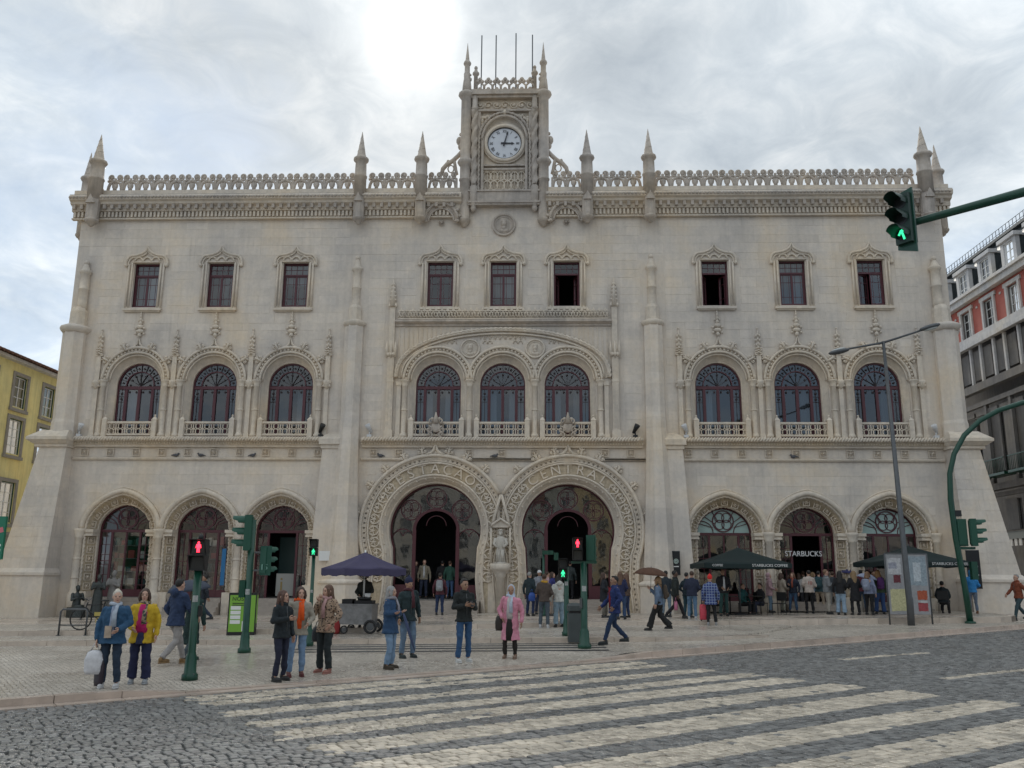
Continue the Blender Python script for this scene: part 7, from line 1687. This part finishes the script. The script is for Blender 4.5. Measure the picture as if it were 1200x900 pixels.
person(346, 793, 1.70, R(25), 'young woman in beige jacket with bright orange scarf and blue jeans', (0.30, 0.27, 0.22), (0.16, 0.25, 0.38), (0.12, 0.03, 0.03), hair=HB, style='mid', arms=('down', 'front'), near=True, scarf=(0.75, 0.10, 0.01), inner=(0.72, 0.09, 0.01), zlow=.80)
l_ = person(379, 789, 1.72, R(-25), 'woman in leopard print jacket and black trousers with a hand to her face', (0.2, 0.15, 0.1), (0.014, 0.020, 0.022), (0.32, 0.14, 0.11), hair=(0.12, 0.06, 0.035), style='mid', arms=('face', 'pocket'), near=True, top_m=pattern_mat('leopard print', 'spots', (0.035, 0.022, 0.016), (0.34, 0.24, 0.17)), scarf=(0.42, 0.25, 0.24), zlow=.80, flare=1.25, headturn=R(-15))
carrier(world_of(l_, (-.22, .02, 1.02)), .22, .30, (0.02, 0.022, 0.028), 'dark shoulder bag on the leopard print jacket', R(0), name='shoulder_bag')
person(456, 784, 1.68, R(70), 'grey-haired woman in blue jacket and pale jeans standing with folded arms', (0.022, 0.06, 0.13), (0.17, 0.26, 0.38), (0.05, 0.035, 0.02), hair=HG, style='mid', arms=('crossed', 'crossed'), near=True, scarf=(0.26, 0.25, 0.28), zlow=.74, wide=1.05, headturn=R(10))
n_ = person(476, 771, 1.78, R(40), 'person in dark green padded jacket, maroon scarf and navy bobble hat', (0.014, 0.030, 0.034), (0.12, 0.18, 0.26), (0.02, 0.03, 0.03), hair=(0.012, 0.016, 0.05), style='beanie', arms=('down', 'down'), near=True, scarf=(0.07, 0.018, 0.025), wide=1.08, zlow=.80, skin='tan')
hh = world_of(n_, n_[2][-1, 'W']); rolled_umbrella(hh+Vector((.12, -.05, .12)), hh+Vector((.42, -.1, -.72)), (0.05, 0.07, 0.14), 'rolled blue umbrella held by the person in the bobble hat')
m_ = person(543, 776, 1.80, R(30), 'man in black leather jacket and blue jeans looking at a phone', (0.012, 0.016, 0.016), (0.025, 0.075, 0.17), (0.55, 0.55, 0.53), hair=HD, skin='tan', arms=('phone', 'phone'), near=True, zlow=.84, leg_r=.95, headturn=R(8))
q = MB(); q.box(-.035, .035, -.006, .006, -.07, .07); c_ = (world_of(m_, m_[2][-1, 'W'])+world_of(m_, m_[2][1, 'W']))/2+Vector((.06, -.08, .05)); q.build('mobile_phone', BLACK, None, loc=c_, rot=(-.5, 0, R(30)), label='dark mobile phone held by the man in black leather jacket', cat='phone')
h_ = person(598, 772, 1.65, R(-10), 'woman in long pink coat and pale blue headscarf with black trousers', (0.60, 0.25, 0.33), (0.018, 0.014, 0.012), (0.20, 0.13, 0.09), hair=(0.46, 0.54, 0.66), style='hijab', skin='tan', arms=('pocket', 'down'), near=True, zlow=.44, wide=1.05, inner=(0.48, 0.46, 0.45), inw=1.5, gap=(0.018, 0.014, 0.012), legs='stand', leg_r=.9, scarf=(0.50, 0.57, 0.68))
carrier(world_of(h_, (-.30, .12, 1.12)), .20, .34, (0.03, 0.025, 0.02), 'black bag hanging behind the pink coat', R(0), name='shoulder_bag')
s_ = person(721, 755, 1.82, R(-75), 'man in bright navy suit and red shirt striding left', (0.014, 0.03, 0.12), (0.012, 0.03, 0.075), (0.015, 0.02, 0.02), hair=HD, skin='tan', arms=('swingf', 'pocket'), legs='walk', near=True, inner=(0.20, 0.01, 0.02), zlow=.80, leg_r=.92)
w_ = person(773, 739, 1.70, R(-105), 'woman with long blond hair in denim jacket and wide black trousers under brown umbrella', (0.12, 0.17, 0.25), (0.012, 0.012, 0.012), (0.02, 0.02, 0.02), hair=(0.26, 0.15, 0.07), style='long', arms=('hold', 'down'), legs='walk', leg_r=1.2, flare=1.5, near=True)
hh = world_of(w_, w_[2][-1, 'W']); umbrella(hh+Vector((.02, 0, .46)), .55, (0.10, 0.045, 0.025), 'brown umbrella held open by the blond woman', hh, (.05, .08)); backpack(w_, (0.07, 0.05, 0.035), 'small brown backpack on the denim jacket', .8)
# ---- group waiting by the green poles
person(638, 736, 1.76, R(170), 'man in brown jacket with yellow hood lining and grey jeans seen from behind', (0.075, 0.055, 0.045), (0.07, 0.09, 0.11), (0.5, 0.5, 0.5), hair=HB, arms=('front', 'front'), scarf=(0.50, 0.28, 0.03), legs='stand')
person(655, 735, 1.72, R(-160), 'woman in white padded jacket and pale jeans beside the green pole', (0.52, 0.52, 0.48), (0.22, 0.30, 0.36), hair=HD, style='mid', arms=('front', 'down'), leg_r=1.15, flare=1.3, hood=True)
b = person(621, 722, 1.72, R(150), 'person in dark jacket with bright blue shoulder bag near the portal steps', (0.014, 0.028, 0.035), (0.015, 0.025, 0.07), hair=HG, arms=('down', 'down')); carrier(world_of(b, (-.2, .2, 1.05)), .28, .34, (0.02, 0.07, 0.30), 'bright blue shoulder bag worn by waiting person', R(30), name='shoulder_bag')
person(632, 720, 1.80, R(20), 'man in white cap and grey sweater in the waiting group', (0.26, 0.27, 0.30), navy, hair=(0.7, 0.7, 0.72), style='cap', skin='tan', arms=('front', 'front'))
person(647, 722, 1.72, R(60), 'person in violet blue jacket and beige trousers in the waiting group', (0.03, 0.035, 0.16), (0.28, 0.22, 0.18), hair=HB, style='mid', arms=('front', 'down'))
person(641, 720, 1.74, R(120), 'person in pale pink top half hidden in the waiting group', (0.42, 0.28, 0.30), (0.25, 0.20, 0.18), hair=HB, arms=('front', 'down'))
person(708, 724, 1.70, R(80), 'woman in black coat and olive trousers at the right portal', (0.014, 0.016, 0.022), (0.13, 0.12, 0.10), hair=HB, style='long', arms=('front', 'front'), zlow=.62)
person(728, 726, 1.72, R(160), 'woman with long brown hair in navy top seen from behind at the right portal', (0.016, 0.022, 0.07), (0.03, 0.06, 0.13), hair=(0.13, 0.07, 0.04), style='long', arms=('front', 'down'))
person(735, 724, 1.68, R(-120), 'woman in brown jacket next to the long-haired woman at the right portal', (0.10, 0.065, 0.05), (0.03, 0.05, 0.12), hair=(0.15, 0.08, 0.05), style='long', arms=('down', 'front'))
# ---- by the pier and cafe
person(782, 722, 1.78, R(175), 'man in dark clothes half hidden by the brown umbrella', (0.02, 0.03, 0.04), (0.16, 0.22, 0.28), hair=HD, arms=('down', 'down'))
d_ = person(792, 725, 1.80, R(85), 'dark-skinned man in dark olive jacket and black trousers walking right', (0.016, 0.022, 0.020), (0.018, 0.016, 0.02), hair=HD, skin='dark', arms=('down', 'down'), legs='walk')
carrier(world_of(d_, (-.32, 0, .75)), .28, .34, (0.50, 0.16, 0.26), 'pink carrier bag held by the walking man', R(80))
person(812, 726, 1.74, R(165), 'person in navy jacket and blue jeans with back to the square', navy, (0.10, 0.18, 0.28), (0.5, 0.5, 0.5), hair=HB, style='short', arms=('front', 'front'), wide=1.1)
person(806, 724, 1.70, R(140), 'person in dark teal jacket at the pier beside the navy jacket', (0.01, 0.025, 0.035), (0.02, 0.06, 0.08), hair=HD, arms=('pocket', 'pocket'))
pl_ = person(834, 731, 1.72, R(170), 'person in blue plaid shirt and red beanie with back to the square', (0.02, 0.05, 0.2), black, (0.3, 0.3, 0.3), hair=(0.60, 0.02, 0.02), style='beanie', arms=('down', 'down'), top_m=pattern_mat('blue plaid', 'plaid', (0.018, 0.035, 0.16), (0.20, 0.25, 0.36)), zlow=.72, wide=1.05)
c = place(826, 728); q = MB(); q.loft([rr(.16, .11, .05, .05), rr(.165, .115, .05, .1), rr(.165, .115, .05, .52), rr(.14, .09, .05, .58)], True); sc_ = q.build('case', cloth((0.55, 0.05, 0.08), .5), None); sc_.name = 'suitcase'; sc_.location = c; tag(sc_, 'pink red cabin suitcase standing beside the plaid shirt', 'suitcase'); MB().tube([(-.09, .08, .56), (-.09, .08, .95), (.09, .08, .95), (.09, .08, .56)], .009, 5).build('handle', GREYM, sc_)
for x in (-.12, .12): MB().ell((x, 0, .035), (.03, .03, .035), 8, 6).build('wheel', BLACK, sc_)
person(849, 722, 1.84, R(5), 'man in black jacket, white shirt and dark green trousers facing the square by the cafe', black, (0.015, 0.05, 0.045), hair=HB, skin='tan', arms=('front', 'front'), inner=(0.5, 0.5, 0.5))
# ---- queue in front of the cafe
qd = [(903, 718, 1.66, 80, 'person in pale pink hooded top and jeans at the end of the cafe queue', dict(top=(0.52, 0.34, 0.37), low=(0.16, 0.25, 0.34), hair=(0.52, 0.34, 0.37), style='hood', arms=('front', 'front'), zlow=.74)),
 (918, 718, 1.66, 110, 'person in beige jacket and sage trousers in the cafe queue', dict(top=(0.36, 0.31, 0.25), low=(0.27, 0.27, 0.22), hair=HB, style='mid', arms=('front', 'front'))),
 (931, 718, 1.68, -40, 'person in navy gilet and blue jeans in the cafe queue', dict(top=(0.016, 0.022, 0.04), low=(0.05, 0.10, 0.18), hair=(0.16, 0.08, 0.05), style='mid', arms=('phone', 'down'), scarf=(0.30, 0.08, 0.05))),
 (938, 716, 1.66, 160, 'person in white fleece and dark trousers behind the gilet in the cafe queue', dict(top=(0.42, 0.40, 0.38), low=(0.05, 0.05, 0.06), hair=HB, style='mid')),
 (950, 719, 1.76, 180, 'person in cream varsity jacket with red print seen from behind in the cafe queue', dict(top=(0.50, 0.43, 0.38), low=black, hair=HD, arms=('front', 'front'), wide=1.08)),
 (962, 717, 1.74, 150, 'person in teal top and beige trousers in the cafe queue', dict(top=(0.03, 0.07, 0.08), low=(0.34, 0.27, 0.20), hair=HD, arms=('down', 'front'))),
 (971, 720, 1.78, 95, 'tall man in grey jumper and cream trousers in the cafe queue', dict(top=(0.20, 0.21, 0.22), low=(0.40, 0.37, 0.32), hair=(0.2, 0.12, 0.07), arms=('phone', 'phone'))),
 (978, 717, 1.70, 170, 'person in dark jacket and grey trousers tucked behind the grey jumper', dict(top=(0.04, 0.05, 0.06), low=(0.26, 0.26, 0.25), hair=HB, style='short')),
 (987, 721, 1.72, 150, 'woman with long black hair in black top and light jeans in the cafe queue', dict(top=black, low=(0.26, 0.36, 0.46), hair=HD, style='long', leg_r=1.15, flare=1.35, arms=('front', 'down'))),
 (1004, 721, 1.72, 185, 'woman with fair hair in long black coat in the cafe queue', dict(top=black, low=black, hair=HBL, style='long', zlow=.55, arms=('front', 'front'))),
 (1020, 721, 1.68, 140, 'person in pale denim jacket and black trousers in the cafe queue', dict(top=(0.22, 0.25, 0.36), low=black, hair=(0.2, 0.11, 0.06), style='mid', arms=('down', 'front'))),
 (1033, 720, 1.74, 175, 'woman with long auburn hair, green top and wide blue jeans in the cafe queue', dict(top=(0.05, 0.08, 0.045), low=(0.03, 0.07, 0.19), hair=(0.30, 0.16, 0.06), style='long', leg_r=1.15, flare=1.3)),
 (911, 715, 1.70, 130, 'person in dark grey parka behind the pink hooded top in the cafe queue', dict(top=(0.05, 0.05, 0.055), low=(0.03, 0.04, 0.06), hair=HD, arms=('phone', 'down'))),
 (924, 716, 1.62, 40, 'short person in cream knitwear and brown skirt-length coat in the cafe queue', dict(top=(0.40, 0.36, 0.30), low=(0.10, 0.08, 0.06), hair=HB, style='long', zlow=.6)),
 (944, 715, 1.74, 190, 'person in olive jacket between fleece and varsity jacket in the cafe queue', dict(top=(0.07, 0.075, 0.05), low=navy, hair=HB)),
 (956, 716, 1.68, 60, 'person in white headphones and light blue shirt in the cafe queue', dict(top=(0.25, 0.32, 0.42), low=(0.05, 0.05, 0.06), hair=HBL, style='mid', arms=('phone', 'phone'))),
 (1012, 717, 1.76, 165, 'tall person in burgundy jumper between black coat and denim jacket', dict(top=(0.12, 0.025, 0.035), low=(0.05, 0.08, 0.13), hair=HD)),
 (1027, 716, 1.72, 30, 'person in navy raincoat facing the square near the poster board', dict(top=(0.02, 0.03, 0.07), low=(0.12, 0.12, 0.12), hair=HB, skin='tan', arms=('pocket', 'pocket'))),
 (1045, 717, 1.70, 120, 'person in black puffer jacket half hidden by the poster board', dict(top=black, low=(0.06, 0.09, 0.14), hair=HD, wide=1.15)),
 (996, 716, 1.72, 60, 'dark-dressed person deep in the cafe queue under the violet umbrella', dict(top=(0.03, 0.04, 0.05), low=(0.04, 0.09, 0.11), hair=HB, arms=('hold', 'down')))]
QP = {}
for (u, v, H, a_, lab, kw) in qd: QP[u] = person(u, v, H, R(a_), lab, **kw)
backpack(QP[962], (0.02, 0.06, 0.07), 'dark teal backpack worn in the cafe queue'); backpack(QP[1033], (0.10, 0.03, 0.14), 'purple bag worn by the auburn-haired woman'); backpack(QP[1020], (0.25, 0.28, 0.36), 'pale grey backpack worn over the denim jacket')
obj('jacket_print', text_mesh('10', 0.2, mat('red print', (0.35, 0.08, 0.07), .7), 0.004), QP[950][0], loc=(0, 0.162, 1.24), rot=(0, 0, PI))
hh = world_of(QP[996], QP[996][2][-1, 'W']); umbrella(hh+Vector((-.1, -.1, .38)), .5, (0.045, 0.045, 0.13), 'violet blue umbrella held open over the cafe queue', hh, (.1, 0)); h2 = world_of(QP[1020], (.3, 0, 1.35)); umbrella(h2+Vector((.35, .25, .12)), .42, (0.30, 0.33, 0.44), 'pale grey blue umbrella beside the poster board', world_of(QP[1020], QP[1020][2][1, 'W']), (.1, .2))
person(1142, 719, 1.70, R(165), 'person in bright blue hooded jacket and jeans below the black banner', (0.03, 0.22, 0.52), (0.14, 0.18, 0.24), (0.2, 0.1, 0.05), hair=(0.03, 0.22, 0.52), style='hood', arms=('front', 'down'), legs='stand')
person(1197, 727, 1.74, R(-80), 'grey-haired man in rust red jacket walking in from the right edge', (0.20, 0.05, 0.022), (0.03, 0.06, 0.07), hair=HG, arms=('swingf', 'swingb'), legs='walk', near=True)
# ---- station doorway
for (u, dy, zf, H, a_, lab, kw) in ((496, 1.3, .92, 1.76, 10, 'man in beige jacket and white shirt standing in the left portal', dict(top=(0.22, 0.19, 0.14), low=navy, inner=(0.5, 0.5, 0.5), hair=HB)), (486, 1.5, .92, 1.70, 30, 'person in dark coat standing behind the beige jacket in the left portal', dict(top=(0.07, 0.05, 0.05), low=black, hair=HB, style='mid')), (527, 1.2, .92, 1.70, 170, 'person in green jacket and jeans entering the left portal', dict(top=(0.02, 0.07, 0.05), low=jeans, hair=HB)), (518, 1.8, .92, 1.72, 175, 'person in black clothes deep inside the left portal', dict(top=black, low=black, hair=HD)), (668, 1.6, .92, 1.74, 160, 'person in dark coat inside the right portal', dict(top=(0.02, 0.03, 0.03), low=black, hair=HD))):
    c = on_y(u, 700, dy); person(0, 0, H, R(a_), lab, at=(c.x, dy, zf), **kw)
bp_ = person(515, 721, 1.72, R(178), 'person in dark red top and navy jeans with grey backpack climbing to the left portal', (0.08, 0.02, 0.03), (0.015, 0.03, 0.08), hair=HD, arms=('down', 'down')); backpack(bp_, (0.26, 0.27, 0.29), 'light grey backpack worn before the left portal')
# ---- vendor
c = place(418, 742); person(0, 0, 1.70, R(0), 'street vendor in dark jacket standing behind the metal cart', (0.03, 0.032, 0.028), black, hair=HD, skin='tan', arms=('front', 'front'), at=(c.x+.05, c.y+.75, gz(c.x, c.y+.75)))
# ---- seated at the cafe
for (dx, y, a_, lab, kw) in ((0.2, -2.1, 40, 'seated customer in teal top under the parasol near the middle arch', dict(top=(0.02, 0.10, 0.10), low=black)), (0.95, -1.9, -60, 'seated customer in dark coat under the parasol near the middle arch', dict(top=(0.03, 0.03, 0.035), low=navy)), (-0.9, -2.0, 60, 'seated customer in grey top at the small table under the parasol', dict(top=(0.10, 0.10, 0.11), low=black))):
    person(0, 0, 1.70, R(a_), lab, legs='sit', arms=('lap', 'lap'), at=(xc+dx, y, gz(xc+dx, y)), hair=HB, **kw)
c = on_y(1107, 716, -2.6); cafe_chair(c.x, -2.6, R(150), 'black metal chair with seated man in dark padded jacket'); person(0, 0, 1.74, R(150), 'man in dark padded jacket sitting on a chair with his back to the square', (0.016, 0.024, 0.028), black, legs='sit', arms=('lap', 'lap'), at=(c.x, -2.6, gz(c.x, -2.6)), hair=HD, wide=1.15)
# ---- bronze and plaster figures outside the first arch
BRZ = mat('dark bronze', (0.055, 0.062, 0.06), 0.45, metal=0.5, var=0.25, vscale=9); PLA = mat('grey painted plaster', (0.22, 0.21, 0.20), 0.7, var=.25, vscale=8)
def figure(u, v, y, H, rz, m_, lab, sit=False, robe=.1):
    c = on_y(u, v, y); c.z = gz(c.x, y); k = H/1.72; b0 = -.42 if sit else 0; q = MB()
    q.ell((0, -.01, 1.60+b0), (.085, .10, .125), 12, 8); q.ell((0, .02, 1.66+b0), (.095, .11, .10), 10, 6); q.tube([(0, 0, 1.38+b0), (0, 0, 1.52+b0)], .06, 8)
    q.loft([ering((0, 0, z+b0), rx, ry, 12) for z, rx, ry in ((.86, .19, .15), (1.1, .16, .13), (1.32, .2, .13), (1.42, .12, .10))])
    if sit:
        q.loft([ering((0, -.2, z), rx, ry, 12) for z, rx, ry in ((.0, .30, .34), (.3, .26, .32), (.52, .22, .30))]); 
        q.box(-.28, .28, -.35, .3, 0, .42)
    else: q.loft([ering((0, 0, z), rx, ry, 14) for z, rx, ry in ((0.08, .26, .22), (.4, .22, .19), (.9, .19, .15))]); q.lathe([(.32, 0), (.32, .1)], (0, 0), 12)
    for s in (-1, 1): cap(q, (s*.2, 0, 1.38+b0), (s*.25, -.08, 1.14+b0), .065, .055); cap(q, (s*.25, -.08, 1.14+b0), (s*.08, -.22, 1.22+b0), .052, .04)
    q.xf(Matrix.Scale(k, 4)); o = blob('statue', q, m_, None, .022, 2); o.location = c; o.rotation_euler = (0, 0, rz); tag(o, lab, 'statue')
figure(88, 722, -1.5, 1.75, R(50), BRZ, 'seated dark bronze figure beside the first shop arch', True); figure(112, 722, -1.4, 1.78, R(20), BRZ, 'standing dark bronze robed figure before the first shop arch'); figure(130, 716, -0.75, 1.95, R(0), PLA, 'tall grey robed figure with white cloth in the first shop arch')
